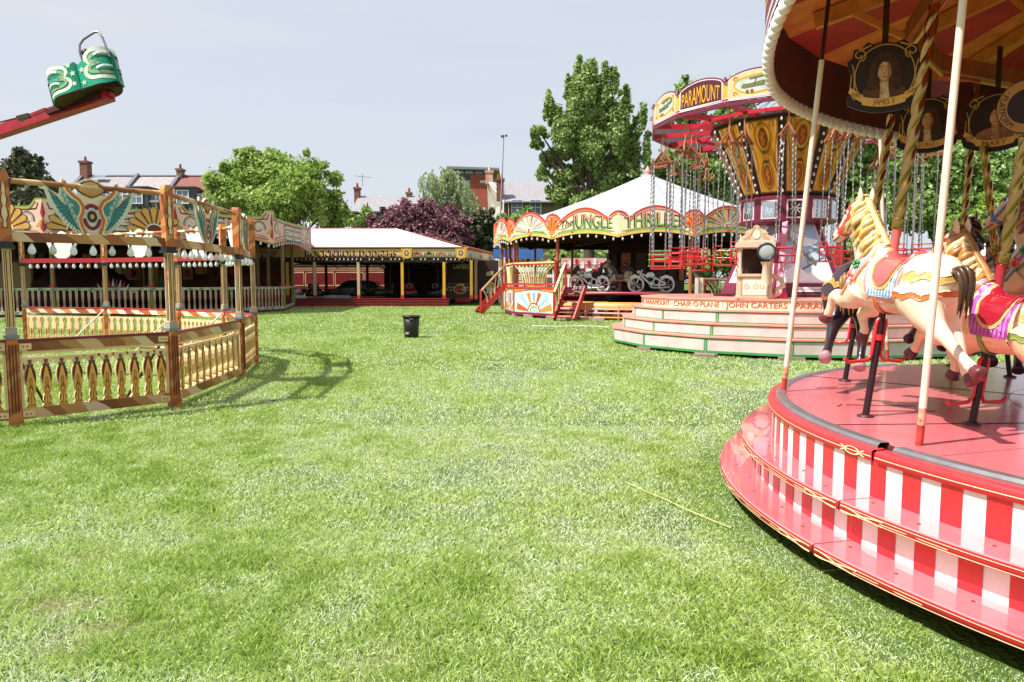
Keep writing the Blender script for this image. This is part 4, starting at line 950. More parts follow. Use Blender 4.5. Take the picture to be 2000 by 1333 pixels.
# ================================================================== dodgem tent, cars, a parked car, trailers
def letter_glyphs(): pass
def dodgems():
    Y = 46.0
    t = thing('dodgem_ride', 'long dodgem tent with white hipped canvas roof and cream ROCK N ROLL DODGEMS board', 'dodgem ride', (-9, Y, 0))
    X = lambda px, d=Y: (px - 1000) / FPX * d * 1.004
    zs0, zs1 = 3.08, 3.66
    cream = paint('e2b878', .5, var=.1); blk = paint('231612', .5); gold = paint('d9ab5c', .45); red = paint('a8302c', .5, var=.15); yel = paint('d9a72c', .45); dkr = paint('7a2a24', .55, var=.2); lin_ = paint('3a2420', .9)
    xl, xr = X(470), X(905)
    Bk = 57.5
    fr = Fr((xl, Y, 0), (1, 0, 0), (0, 0, 1)); L = xr - xl
    # name board
    mb = MB(); mb.prism(fr, rect(0, zs0, X(792) - xl, zs1), -.06, 0, cream); mb.stroke(fr, [(0, zs1 - .03), (X(792) - xl, zs1 - .03)], .05, .006, gold); mb.stroke(fr, [(0, zs0 + .03), (X(792) - xl, zs0 + .03)], .05, .006, red)
    h = .01
    for txt, p0, p1 in (("CARTERS", 470, 545), ("ROCK'N'ROLL", 603, 703), ("DODGEMS", 708, 778)):
        vs, fs, w_, hh = textmesh(txt); size = .44; k = size / .73; sx = (X(p1) - X(p0)) / (w_ * k)
        for dx, dy, mt, hz in ((-.11, -.05, blk, h), (-.075, -.035, blk, h + .001), (-.04, -.02, blk, h + .002), (0, 0, paint('ecc684', .45), h + .006)):
            mb.text(fr, txt, X(p0) - xl + dx, zs0 + .08 + dy, size, mt, hz, 'L', sx=sx)
        mb.text(fr, txt, X(p0) - xl + .01, zs0 + .085, size, paint('ecd29a', .45), h + .01, 'L', sx=sx * .985, sy=.99) if False else None
    nb = mb.build('name_board', t)
    # boards with racing cars painted on them
    def carboard(o, u, L_, z0, z1, nc, flip):
        fr = Fr(o, u, (0, 0, 1)); mb = MB(); mb.prism(fr, rect(0, z0, L_, z1), -.06, 0, paint('d9c09a', .5, var=.15)); mb.stroke(fr, [(0, z1 - .03), (L_, z1 - .03)], .05, .006, gold); mb.stroke(fr, [(0, z0 + .03), (L_, z0 + .03)], .05, .006, red)
        cols = ['8c2a24', '3a2a26', 'a8644a', '8fb0a4', '3f7a5a', '4a5a4a']
        for k in range(nc):
            c = (k + .5) * L_ / nc; s = min(.42, L_ / nc * .42); zz = z0 + .2; mt = paint(cols[(k + (3 if flip else 0)) % 6], .5)
            mb.poly(fr, shp([(-1, .0), (1, .0), (1.05, .22), (.5, .38), (.3, .3), (.1, .62), (-.2, .6), (-.3, .36), (-.95, .3)], c, zz, s), .008, mt)
            for e in (-.65, .65): mb.poly(fr, arc(c + e * s, zz, .32 * s, 0, 360, 14)[:-1], .011, blk); mb.poly(fr, arc(c + e * s, zz, .2 * s, 0, 360, 12)[:-1], .014, gold)
        mb.build('painted_board', t)
    carboard((X(805), Y, 0), (1, 0, 0), X(897) - X(805), zs0, zs1, 4, False)
    R1 = Vector((X(968, Bk), Bk, 0)); R0 = Vector((xr, Y, 0))
    u = (R1 - R0); carboard(R0 + u.normalized() * .5, u, u.length - 1.0, zs0, zs1, 3, True)
    # yellow shields with oval portraits at the corners
    for c in (X(797), X(902)):
        f2 = Fr((c, Y - .03, 0), (1, 0, 0), (0, 0, 1)); mb = MB(); mb.prism(f2, [(-.32, zs0 + .02), (.0, zs0 - .06), (.3, zs0 + .02), (.34, zs1), (.5, zs1 + .1), (-.42, zs1 + .1), (-.36, zs1 - .1)], -.02, .03, yel)
        mb.stroke(f2, arc(-.02, (zs0 + zs1) / 2, .2, 0, 360, 18, .24), .05, .035, paint('e8d9a0', .5), True); mb.poly(f2, arc(-.02, (zs0 + zs1) / 2, .19, 0, 360, 18, .23)[:-1], .033, paint('8a6a4a', .5)); mb.poly(f2, arc(-.02, (zs0 + zs1) / 2 + .02, .07, 0, 360, 10, .1)[:-1], .04, paint('d9b48a', .5)); mb.build('shield', t)
    # canvas roof: hipped with soft vertical seams
    zc = 5.32; ridge0, ridge1 = Vector((X(380, 51.5), 51.5, zc)), Vector((X(775, 51.5), 51.5, zc))
    cv = paint('a9a6aa', .75, var=.04, scale=.6); cv2 = paint('a3a0a5', .75, var=.04)
    E0 = Vector((xl, Y - .05, zs1 + .06)); E1 = Vector((X(905), Y - .05, zs1 + .06)); E2 = R1 + Vector((.05, 0, zs1 + .06)); E3 = Vector((xl, Bk, zs1 + .06))
    mb = MB(); n = 10
    def strip(a0, a1, b0, b1, n, off_=0):
        for k in range(n):
            f0, f1 = k / n, (k + 1) / n
            rows = []
            for s_ in range(5):
                q = s_ / 4; sag = -.10 * math.sin(PI * q)
                p0 = (a0 + (a1 - a0) * f0) * (1 - q) + (b0 + (b1 - b0) * f0) * q; p1 = (a0 + (a1 - a0) * f1) * (1 - q) + (b0 + (b1 - b0) * f1) * q
                rows += [p0 + Vector((0, 0, sag)), (p0 + p1) / 2 + Vector((0, 0, sag - .05 * math.sin(PI * q))), p1 + Vector((0, 0, sag))]
            mb.add(rows, [(3 * i + j, 3 * i + j + 1, 3 * i + j + 4, 3 * i + j + 3) for i in range(4) for j in (0, 1)], cv if (k + off_) % 2 else cv2, True)
    strip(E0, E1, ridge0, ridge1, 12); strip(E1, E2, ridge1, ridge1 + Vector((.01, .01, 0)), 5, 1); strip(E2, E3, ridge1, ridge0, 8)
    mb.build('canvas_roof', t)
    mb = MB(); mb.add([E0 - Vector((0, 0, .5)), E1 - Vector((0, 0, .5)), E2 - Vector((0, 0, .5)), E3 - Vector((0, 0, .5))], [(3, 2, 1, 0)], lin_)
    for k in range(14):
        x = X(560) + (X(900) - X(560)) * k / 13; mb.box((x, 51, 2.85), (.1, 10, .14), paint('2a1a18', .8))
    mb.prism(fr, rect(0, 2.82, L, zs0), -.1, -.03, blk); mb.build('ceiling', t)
    mb = MB(); pts = [E0, E1, E2]; mb.tube([p + Vector((0, 0, .01)) for p in pts], .04, paint('b5564a', .5), 6); mb.tube([ridge0, ridge1, E2 + Vector((0, 0, .05))], .035, paint('c9685c', .5), 6); mb.tube([ridge1, E1], .03, paint('d9c9c4', .6), 6); mb.build('roof_piping', t)
    # floor and step
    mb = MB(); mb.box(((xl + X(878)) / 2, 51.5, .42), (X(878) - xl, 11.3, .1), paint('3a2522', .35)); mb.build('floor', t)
    mb = MB(); x1 = X(878)
    for k, (y, z0, z1) in enumerate(((Y - .62, .0, .16), (Y - .38, .16, .33), (Y - .14, .33, .48))):
        mb.box(((xl + x1) / 2, y + .2, (z0 + z1) / 2 + .01), (x1 - xl, .4, z1 - z0 - .015), red if k != 1 else dkr); mb.box(((xl + x1) / 2, y + .18, z1 + .004), (x1 - xl, .44, .025), paint('8f302c', .45))
    for px in (617, 703, 787): mb.box((X(px), Y - .64, .1), (.05, .03, .2), blk)
    mb.build('entrance_step', t)
    for px, mt in ((564, yel), (617, paint('c9b08a', .5)), (702, paint('c9b08a', .5)), (787, yel), (868, yel), (921, paint('c0902c', .5)), (930, paint('6a4a24', .6))):
        mb = MB(); p = Vector((X(px), Y + .1, 0)); mb.box(p + Vector((0, 0, 1.72)), (.17, .14, 2.4), mt); mb.box(p + Vector((0, 0, .58)), (.2, .18, .26), red); mb.build('post', t)
    for x, y in ((X(640, 57), 57), (X(720, 57), 57), (X(800, 57), 57), (X(880, 57), 57), (R1.x, R1.y), (X(560, 57), 57)):
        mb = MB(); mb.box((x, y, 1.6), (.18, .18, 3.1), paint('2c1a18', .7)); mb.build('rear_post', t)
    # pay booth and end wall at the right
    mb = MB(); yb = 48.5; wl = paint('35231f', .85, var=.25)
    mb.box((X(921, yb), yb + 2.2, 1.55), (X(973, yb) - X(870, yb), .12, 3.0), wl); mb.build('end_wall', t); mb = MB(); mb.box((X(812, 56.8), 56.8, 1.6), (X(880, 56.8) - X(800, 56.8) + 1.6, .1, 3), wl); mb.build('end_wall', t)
    f2 = Fr((X(895, yb), yb + 2.1, 0), (1, 0, 0), (0, 0, 1)); mb = MB()
    mb.prism(f2, rect(-.97, .1, .92, 2.85), -.03, -.022, wl); mb.prism(f2, rect(-.95, .35, .9, 1.3), -.024, .04, paint('3a2a22', .6)); mb.text(f2, 'CARTERS', 0.05, 2.45, .32, paint('d9cfc0', .5), .03, sx=.62)
    mb.prism(f2, rect(-.85, 1.36, .85, 1.44), .0, .03, paint('6a5a4a', .6)); mb.stroke(f2, arc(0, 1.02, .42, 0, 360, 20, .30), .07, .06, yel, True); mb.poly(f2, arc(0, 1.02, .38, 0, 360, 20, .27)[:-1], .055, blk); mb.poly(f2, [(-.3, .88), (.3, .88), (.34, 1.0), (.1, 1.05), (0, 1.2), (-.18, 1.18), (-.3, 1.0)], .062, red); mb.poly(f2, [(-.18, 1.28), (.1, 1.26), (.3, 1.34), (.2, 1.44), (-.05, 1.42), (-.2, 1.36)], .062, yel); mb.stroke(f2, arc(.26, 1.06, .1, 0, 360, 10), .04, .065, paint('e8e0d8', .5), True)
    for sg in (-1, 1):
        for r_ in range(2):
            for k in range(4): mb.poly(f2, shp(rect(0, 0, .10, .07), sg * (.52 + .13 * k) - .05, .92 + .2 * r_ + (.02 * k), 1), .05, paint('dcd6cc', .5) if (k + r_) % 2 else red)
    mb.prism(f2, rect(-.35, .12, .75, .42), .05, .1, paint('b0243c', .5)); mb.build('pay_booth', t)
    f2 = Fr((X(955, yb), yb + 2.1, 0), (1, 0, 0), (0, 0, 1)); mb = MB(); mb.prism(f2, rect(-.22, .72, .3, 1.5), .0, .03, paint('d9d5cc', .5)); mb.poly(f2, rect(-.2, 1.15, .28, 1.46), .034, paint('b9853c', .5))
    for k in range(4): mb.poly(f2, rect(-.16, .8 + .08 * k, .2 - .05 * (k % 2), .82 + .08 * k), .034, paint('6a6460', .5))
    mb.poly(f2, [(-.25, 1.95), (.25, 1.98), (.26, 2.3), (-.22, 2.25)], .03, paint('a8986c', .5)); mb.build('notice_board', t)
    # bulbs
    bm = bulb_mesh('bulb_small', .085, bulb_w, False); x = X(560)
    while x < X(905): inst(bm, 'light_bulb', t, (x, Y - .02, zs0 - .07)); x += .27 if random.random() > .12 else .55
    for k in range(14): inst(bm, 'light_bulb', t, tuple(R0 + u * ((k + .5) / 14) + Vector((0, -.02, zs0 - .07))))
    for px in (650, 735):
        for k in range(4): inst(bm, 'light_bulb', t, (X(px + 6 * k, 49), 49, 2.62 + .08 * math.sin(k * 2)), scale=1.6)
dodgems()
def dodgem_car(c, a, body, trim, label):
    t = thing('dodgem_car', label, 'dodgem car', c, 'dodgem cars on the tent floor')
    M = Matrix.Rotation(a, 4, 'Z'); c = Vector(c); W_ = lambda x, y, z: c + (M @ Vector((x, y, z)))
    bd = paint(body, .3, coat=.3); bk = paint('1c1718', .7); tr = paint(trim, .35)
    def ring(z, sx, sy): return [W_(sx * math.copysign(abs(math.cos(q)) ** .6, math.cos(q)), sy * math.copysign(abs(math.sin(q)) ** .6, math.sin(q)), z) for q in [2 * PI * k / 24 for k in range(24)]]
    def loft(mb, rs, mt, cap=True):
        vs = [p for r_ in rs for p in r_]; mb.add(vs, [(24 * i + j, 24 * i + (j + 1) % 24, 24 * i + 24 + (j + 1) % 24, 24 * i + 24 + j) for i in range(len(rs) - 1) for j in range(24)], mt, True)
        if cap: mb.add(rs[-1], [tuple(range(24))], mt)
    mb = MB(); loft(mb, [ring(.08, .88, .52), ring(.08, .98, .6), ring(.26, .98, .6), ring(.28, .9, .54)], bk); mb.build('bumper', t)
    mb = MB(); loft(mb, [ring(.27, .86, .52), ring(.4, .86, .52), ring(.55, .74, .48), ring(.6, .4, .4)], bd)
    mb.add([W_(-.75, -.42, .45), W_(-.75, .42, .45), W_(-.8, .36, .95), W_(-.8, -.36, .95), W_(-.6, -.42, .45), W_(-.6, .42, .45), W_(-.7, .36, .95), W_(-.7, -.36, .95)], [(0, 1, 2, 3), (4, 7, 6, 5), (0, 4, 5, 1), (3, 2, 6, 7), (0, 3, 7, 4), (1, 5, 6, 2)], bd); mb.build('body', t)
    mb = MB(); 
    for y in (-.25, .25):
        q = [W_(.80, y - .12, .34), W_(.80, y + .12, .34), W_(.80, y, .5)]; mb.add(q, [(0, 1, 2)], tr)
    mb.add([W_(.2, -.3, .63), W_(.75, -.28, .52), W_(.75, .28, .52), W_(.2, .3, .63)], [(0, 1, 2, 3)], tr); mb.build('bonnet', t)
    mb = MB(); mb.tube([W_(.05 + .03 * math.sin(q), .17 * math.cos(q), .78 + .17 * math.sin(q)) for q in [2 * PI * k / 16 for k in range(17)]], .018, paint('cfc8c0', .3, .5), 6); mb.build('steering_wheel', t)
    mb = MB(); mb.tube([W_(-.85, 0, .6), W_(-.95, 0, 2.7)], .022, paint('6a6460', .4, .6), 6); mb.build('pole', t)
for c, a, b, tr, l in (((-13.6, 49.5, .47), -1.2, '2c2420', 'd9a72c', 'dark dodgem car with a yellow nose, leftmost in the tent'), ((-10.6, 50, .47), -1.5, '2a2322', 'd9a72c', 'dark dodgem car with a yellow nose before the parked car'), ((-9.2, 50.6, .47), -2.2, '4a3a2a', 'c98a3c', 'brown dodgem car right of the yellow nosed one'), ((-7.2, 50.4, .47), -1.4, '8c1a24', 'b5252c', 'red dodgem car in the middle of the tent'), ((-5.4, 50.5, .47), -1.7, '1d1a1c', '3a3436', 'black dodgem car at the right of the tent')):
    dodgem_car(c, a, b, tr, l)
def parked_car():
    c = Vector((-13.2, 60, 0)); t = thing('parked_car', 'black estate car parked behind the dodgem tent', 'car', c)
    # side profile facing the viewer, nose to the left
    blk = paint('17161a', .18, coat=.6); gl = paint('2b2c33', .08, var=.0); rub = paint('121011', .8); chr_ = paint('b9b9bd', .25, .9)
    low = [(-2.35, .35), (-2.4, .62), (-2.3, .86), (-1.3, 1.02), (2.2, 1.08), (2.38, .8), (2.35, .38)]
    rf = [(-1.25, 1.02), (-.55, 1.56), (-.2, 1.66), (1.3, 1.66), (1.85, 1.55), (2.2, 1.08)]
    fr = Fr(c, (1, 0, 0), (0, 0, 1))
    mb = MB(); mb.prism(fr, low, -.9, .9, blk)
    n = len(rf); A = [fr(a, b, .72 if i in (1, 2, 3, 4) else .86) for i, (a, b) in enumerate(rf)]; Bq = [fr(a, b, -.72 if i in (1, 2, 3, 4) else -.86) for i, (a, b) in enumerate(rf)]
    mb.add(A, [tuple(range(n))[::-1]], blk); mb.add(Bq, [tuple(range(n))], blk); mb.add(A + Bq, [(i, (i + 1) % n, n + (i + 1) % n, n + i) for i in range(n)], blk); mb.build('body', t)
    mb = MB()
    for q in ([(-1.0, 1.08), (-.48, 1.5), (.35, 1.56), (.35, 1.08)], [(.43, 1.08), (.43, 1.56), (1.25, 1.56), (1.35, 1.08)], [(1.43, 1.1), (1.34, 1.55), (1.75, 1.47), (2.05, 1.12)]):
        mb.add([fr(a, b, .87 - .14 * (b - 1.02) / .64 + .012) for a, b in q], [(3, 2, 1, 0)], gl)
    mb.build('side_window', t)
    mb = MB(); mb.add([fr(-1.22, 1.06, .75), fr(-.6, 1.53, .64), fr(-.6, 1.53, -.64), fr(-1.22, 1.06, -.75)], [(0, 1, 2, 3)], gl)
    mb.v = [v + Vector((-.012, 0, .014)) for v in mb.v]; mb.build('windscreen', t)
    for x in (-1.45, 1.45):
        for h in (.8, -.8):
            mb = MB(); rt = Matrix.Rotation(PI / 2, 3, 'X'); p = fr(x, .33, h); mb.lathe([(.001, -.11), (.3, -.11), (.33, -.08), (.33, .08), (.3, .11), (.001, .11)], p, rub, 20, rot=rt); w_ = mb.build('wheel', t)
            mb = MB(); mb.lathe([(.001, .115), (.2, .12), (.21, .112)], p, chr_, 16, rot=rt); mb.lathe([(.21, -.112), (.2, -.12), (.001, -.115)], p, chr_, 16, rot=rt); mb.build('rim', w_)
    mb = MB(); mb.prism(fr, [(-2.34, .68), (-2.05, .74), (-2.0, .86), (-2.25, .84)], .86, .915, paint('d8dade', .2)); mb.build('headlight', t)
    mb = MB(); mb.bar(fr(-.2, 1.71, .62), fr(1.4, 1.71, .62), .04, .03, chr_); mb.build('roof_rail', t)
parked_car()
def trailer(c, L, label, dirz=0.0):
    c = Vector(c); t = thing('showmans_trailer', label, 'trailer', c, 'maroon trailers parked behind the tent')
    mr = paint('7d1f26', .4, var=.12); cr = paint('dcb58c', .4); dk = paint('2a1212', .7); fr = Fr(c, (1, 0, 0), (0, 0, 1))
    mb = MB(); mb.prism(fr, rect(0, .9, L, 3.1), -2.2, 0, mr); mb.prism(fr, rect(-.05, 3.1, L + .05, 3.22), -2.3, .1, paint('c9a08a', .5)); mb.build('body', t)
    mb = MB()
    for y in (2.95, 2.72, 2.55): mb.stroke(fr, [(.1, y), (L - .1, y)], .06, .01, cr)
    n = int(L / 2.2)
    for k in range(n):
        x0 = .15 + k * (L - .3) / n; x1 = x0 + (L - .3) / n - .15; mb.stroke(fr, [(x0, 1.2), (x1, 1.2), (x1, 2.35), (x0 + .1, 2.35), (x0, 2.2)], .06, .01, cr, True)
    mb.build('lining', t)
    mb = MB(); mb.prism(fr, rect(.1, .45, L - .1, .9), -1.9, -.1, dk)
    for k in range(n): mb.stroke(fr, [(k * L / n + .2, .5), (k * L / n + L / n / 2, .85), (k * L / n + L / n - .1, .5)], .07, .012, cr)
    mb.build('chassis', t)
    for x in (L * .2, L * .8):
        mb = MB(); mb.lathe([(.001, -.12), (.4, -.12), (.45, 0), (.4, .12), (.001, .12)], fr(x, .45, .02), paint('1a1414', .8), 18, rot=Matrix.Rotation(PI / 2, 3, 'X')); mb.build('wheel', t)
trailer((-21.0, 63.5, 0), 10.8, 'maroon lined trailer behind the dodgems, left one with the parked car before it'); trailer((-9.9, 63.5, 0), 4.6, 'shorter maroon lined trailer behind the dodgems, right of the parked car')
# ================================================================== carousel horses
def sect(mb, secs, mat, axis='x'):
    """closed loft through elliptical sections: (centre, tangent-free up-radius, side-radius) ; sections are perpendicular to the path"""
    k = len(secs); n = 16; vs = []
    P = [Vector(s[0]) for s in secs]
    for i, (c, h, w_) in enumerate(secs):
        t = (P[min(i + 1, k - 1)] - P[max(i - 1, 0)]).normalized(); side = Vector((0, 1, 0)); side = (side - t * side.dot(t)).normalized(); up = side.cross(t) * -1
        for j in range(n):
            a = 2 * PI * j / n; vs.append(P[i] + up * (h * math.sin(a)) + side * (w_ * math.cos(a)))
    fs = [(i * n + j, i * n + (j + 1) % n, (i + 1) * n + (j + 1) % n, (i + 1) * n + j) for i in range(k - 1) for j in range(n)]
    fs += [tuple(range(n))[::-1], tuple(range((k - 1) * n, k * n))]
    mb.add(vs, fs, mat, True)
HOOF = {}
def horse_mesh(voxel=.011):
    m = paint('f3e3cf', .3); mb = MB()
    sect(mb, [((-.54, 0, .05), .03, .03), ((-.52, 0, .055), .12, .10), ((-.45, 0, .05), .19, .155), ((-.30, 0, .035), .215, .175), ((-.1, 0, 0), .2, .165), ((.1, 0, -.01), .21, .165), ((.27, 0, .03), .235, .165), ((.40, 0, .085), .21, .145), ((.48, 0, .12), .15, .11), ((.52, 0, .14), .06, .05)], m)
    sect(mb, [((.22, 0, .08), .19, .10), ((.34, 0, .21), .185, .112), ((.43, 0, .35), .15, .092), ((.49, 0, .47), .125, .08), ((.535, 0, .575), .11, .074), ((.56, 0, .64), .07, .055), ((.57, 0, .665), .02, .02)], m)
    sect(mb, [((.485, 0, .615), .03, .03), ((.51, 0, .605), .085, .062), ((.57, 0, .575), .11, .08), ((.635, 0, .53), .098, .076), ((.70, 0, .475), .076, .058), ((.765, 0, .42), .060, .05), ((.815, 0, .38), .058, .05), ((.845, 0, .355), .048, .042), ((.86, 0, .343), .02, .02)], m)
    legs = [[(.34, .085, -.04, .13), (.42, .10, -.12, .105), (.52, .105, -.145, .075), (.635, .105, -.12, .056), (.665, .105, -.14, .052), (.695, .105, -.205, .038), (.71, .105, -.255, .036), (.725, .105, -.28, .041), (.745, .105, -.305, .037)],
            [(.32, -.085, -.06, .13), (.38, -.10, -.17, .10), (.45, -.105, -.225, .072), (.545, -.105, -.255, .056), (.56, -.105, -.28, .052), (.54, -.105, -.345, .037), (.52, -.105, -.39, .036), (.52, -.105, -.415, .041), (.53, -.105, -.445, .037)],
            [(-.30, .085, .0, .19), (-.37, .10, -.10, .165), (-.45, .11, -.185, .118), (-.53, .11, -.245, .080), (-.60, .11, -.285, .060), (-.64, .11, -.305, .053), (-.75, .11, -.385, .039), (-.83, .11, -.435, .037), (-.86, .11, -.455, .043), (-.905, .11, -.475, .039)],
            [(-.30, -.085, -.0, .19), (-.34, -.10, -.11, .16), (-.38, -.11, -.205, .112), (-.43, -.11, -.29, .074), (-.48, -.11, -.345, .058), (-.495, -.11, -.37, .052), (-.545, -.11, -.46, .039), (-.58, -.11, -.515, .037), (-.60, -.11, -.545, .043), (-.63, -.11, -.575, .039)]]
    for L in legs: sect(mb, [((a, b, c), r_, r_ * .92) for a, b, c, r_ in L], m)
    for s in (1, -1): sect(mb, [((.50, s * .045, .64), .03, .02), ((.495, s * .052, .70), .034, .018), ((.50, s * .055, .75), .022, .012), ((.51, s * .05, .785), .004, .004)], m)
    for s in (1, -1):
        sect(mb, [((.60, s * .045, .50), .05, .03), ((.62, s * .05, .475), .055, .028), ((.65, s * .04, .45), .04, .02)], m)      # cheek
    ob = mb.build('horse_shape')
    r = ob.modifiers.new('r', 'REMESH'); r.mode = 'VOXEL'; r.voxel_size = voxel; r.use_smooth_shade = True
    s = ob.modifiers.new('s', 'SMOOTH'); s.iterations = 5; s.factor = .5
    dg = bpy.context.evaluated_depsgraph_get(); me = bpy.data.meshes.new_from_object(ob.evaluated_get(dg)); bpy.data.objects.remove(ob)
    me.name = 'horse_body'; HOOF['legs'] = legs
    return me
HM = horse_mesh()
def cut(planes=(), pred=None, offs=.006, thick=True):
    """piece of the horse's skin between planes [(point, normal) keeps the positive side], lifted off along the normals"""
    bm = bmesh.new(); bm.from_mesh(HM)
    if pred and not planes: pass
    for p, n in planes:
        g = bm.verts[:] + bm.edges[:] + bm.faces[:]
        bmesh.ops.bisect_plane(bm, geom=g, plane_co=p, plane_no=n, clear_inner=True)
    if pred:
        kill = [f for f in bm.faces if not pred(*f.calc_center_median())]
        bmesh.ops.delete(bm, geom=kill, context='FACES')
    loose = [v for v in bm.verts if not v.link_faces]
    bmesh.ops.delete(bm, geom=loose, context='VERTS')
    for it in range(9 if pred else 0):                       # fair the cut edge
        mv = {}
        for v in bm.verts:
            nb = [e.other_vert(v) for e in v.link_edges if len(e.link_faces) == 1]
            if len(nb) == 2: mv[v] = v.co * .4 + (nb[0].co + nb[1].co) * .3
        for v, q in mv.items(): v.co = q
    bm.normal_update()
    bd = [e for e in bm.edges if len(e.link_faces) == 1]
    base = {v: v.co.copy() for v in bm.verts}
    for v in bm.verts: v.co = v.co + v.normal * offs
    ex = bmesh.ops.extrude_edge_only(bm, edges=bd)
    for v in [g for g in ex['geom'] if isinstance(g, bmesh.types.BMVert)]: v.co = v.co - v.normal * offs * 1.3 if False else v.co
    vs = [v.co.copy() for v in bm.verts]; bm.verts.index_update()
    fs = [tuple(v.index for v in f.verts) for f in bm.faces]
    bm.free()
    return vs, fs
_cc = {}
def cutc(key, *a, **k):
    if key not in _cc: _cc[key] = cut(*a, **k)
    return _cc[key]
def band(key, p, n, w, pred=None, offs=.006):
    n = Vector(n).normalized(); p = Vector(p)
    return cutc(key, [(p - n * w / 2, n), (p + n * w / 2, -n)], pred, offs)
def twist_pole(mb, p, q, r, mat, pitch=.17):
    p = Vector(p); q = Vector(q); L = (q - p).length; t = (q - p).normalized(); x = t.cross(Vector((0, 1, 0))).normalized(); y = t.cross(x); n = 20; k = max(8, int(L / .016)); vs = []
    for i in range(k + 1):
        for j in range(n):
            a = 2 * PI * j / n; rr = r * (.80 + .50 * abs(math.cos(a - 2 * PI * (i / k * L) / pitch / 2)) ** .7)
            vs.append(p + t * (L * i / k) + (x * math.cos(a) + y * math.sin(a)) * rr)
    mb.add(vs, [(i * n + j, i * n + (j + 1) % n, (i + 1) * n + (j + 1) % n, (i + 1) * n + j) for i in range(k) for j in range(n)], mat, True)
BRASS = paint('a8844a', .2, 1.0, var=.12, scale=8)
def horse(base, top, zc, heading, label, C, deco=0, scale=1.0, pole=True, group='galloping horses on the red roundabout', name='carousel_horse', platform_z=.70):
    base = Vector(base); top = Vector(top); d = (top - base).normalized(); c = base + d * ((zc - base.z) / d.z)
    t = thing(name, label, 'carousel horse' if pole else 'ride animal', base, group)
    a = math.atan2(heading[1], heading[0]); M = Matrix.Translation(c) @ Matrix.Rotation(a, 4, 'Z') @ Matrix.Rotation(R(-4 if pole else 0), 4, 'Y') @ Matrix.Scale(scale, 4) @ Matrix.Translation((-.145 if pole else 0, 0, 0))
    T = lambda v: M @ Vector(v)
    body = paint(C['body'], .28, var=.10, scale=5, coat=.35)
    def add(nm, geo, mat, parent):
        mb = MB(); vs, fs = geo; mb.add([T(v) for v in vs], fs, mat, True); return mb.build(nm, parent)
    mb = MB(); mb.add([T(v.co) for v in HM.vertices], [tuple(p.vertices) for p in HM.polygons], body, True); b = mb.build('body', t)
    hoof = paint(C.get('hoof', '5d2a2c'), .35, var=.2); mb = MB()
    for L in HOOF['legs']:
        p = Vector(L[-1][:3]); d_ = (p - Vector(L[-2][:3])).normalized(); p0 = p - d_ * .018
        mb = MB(); rr = [(-.0, .038), (.02, .045), (.06, .056), (.075, .054), (.078, .001)]
        tt = d_; x = Vector((0, 1, 0)); y = tt.cross(x).normalized(); vs = []; n = 12
        for z, r_ in [(-.0, .001)] + rr: vs += [T(p0 + tt * z + (x * math.cos(2 * PI * j / n) * .92 + y * math.sin(2 * PI * j / n)) * r_) for j in range(n)]
        mb.add(vs, [(i * n + j, i * n + (j + 1) % n, (i + 1) * n + (j + 1) % n, (i + 1) * n + j) for i in range(5) for j in range(n)], hoof, True)
        mb.build('hoof', t)
    # mane: locks falling to both sides of the crest
    mane = paint(C['mane'], .32, var=.28, scale=26, coat=.3); maned = paint(C.get('mane2', C['mane']), .35, var=.2, scale=26)
    mb = MB(); cr = [(.20, .34), (.27, .435), (.345, .515), (.40, .59), (.445, .655), (.49, .70), (.525, .715)]
    def crest(q):
        q *= len(cr) - 1; i = min(int(q), len(cr) - 2); f = q - i; return (cr[i][0] + (cr[i + 1][0] - cr[i][0]) * f, cr[i][1] + (cr[i + 1][1] - cr[i][1]) * f)
    rnd = random.Random(5); nl = 15
    for i in range(nl):
        x, z = crest(i / (nl - 1) * .94); x -= .01; z -= .05
        for sg in (1, -1):
            L = .20 + .05 * math.sin(i * 1.9); w0 = .026; pts = []; rs = []
            for k in range(9):
                f = k / 8; pts.append(T((x + .07 * f * (1 - .3 * f) + .016 * math.sin(f * 6 + i), sg * (.012 + .088 * math.sin(min(1, f * 1.5) * PI / 2) + .012 * math.sin(f * 7 + i)), z + .02 * (1 - f) - L * f)))
                rs.append(scale * w0 * (1 + .35 * math.sin(f * 9 + i)) * (1 - .55 * f))
            mb.tube(pts, rs, mane if (i + sg) % 3 else maned, 7)
    mb.tube([T((*[crest(k / 10)[0] - .015], 0, crest(k / 10)[1] - .035)) for k in range(11)], [scale * .032] * 10 + [scale * .02], mane, 8)
    for i in range(5): mb.tube([T((.52 + .01 * k, .012 * (i - 2) + .004 * k * (i - 2), .70 - .012 * k * k * .6 + .02 * math.sin(k))) for k in range(5)], [scale * .02, scale * .022, scale * .018, scale * .014, scale * .005], mane, 6)
    mb.build('mane', t)
    mb = MB()
    for i in range(7):
        an = 2 * PI * i / 7; mb.tube([T((-.52 - .10 * math.sin(f * 2.2) - .04 * f, .03 * math.cos(an) * (1 + f) + .01 * math.sin(5 * f + i), .12 + .07 * math.sin(f * 3.0) - .27 * f * f + .03 * math.sin(an))) for f in [k / 8 for k in range(9)]], [scale * q for q in (.012, .014, .016, .018, .019, .018, .016, .012, .004)], paint(C.get('tail', C['mane']), .35, var=.3, scale=26), 7)
    mb.build('tail', t)
    # face
    ew, eb = paint('f4efe6', .1), paint('1d120e', .08)
    for sg in (1, -1):
        mb = MB(); mb.ball(T((.612, sg * .072, .575)), .022 * scale, ew, 10, 7); e = mb.build('eye', t)
        mb = MB(); mb.ball(T((.616, sg * .0835, .576)), .0145 * scale, eb, 10, 7); mb.build('pupil', e)
    mb = MB()
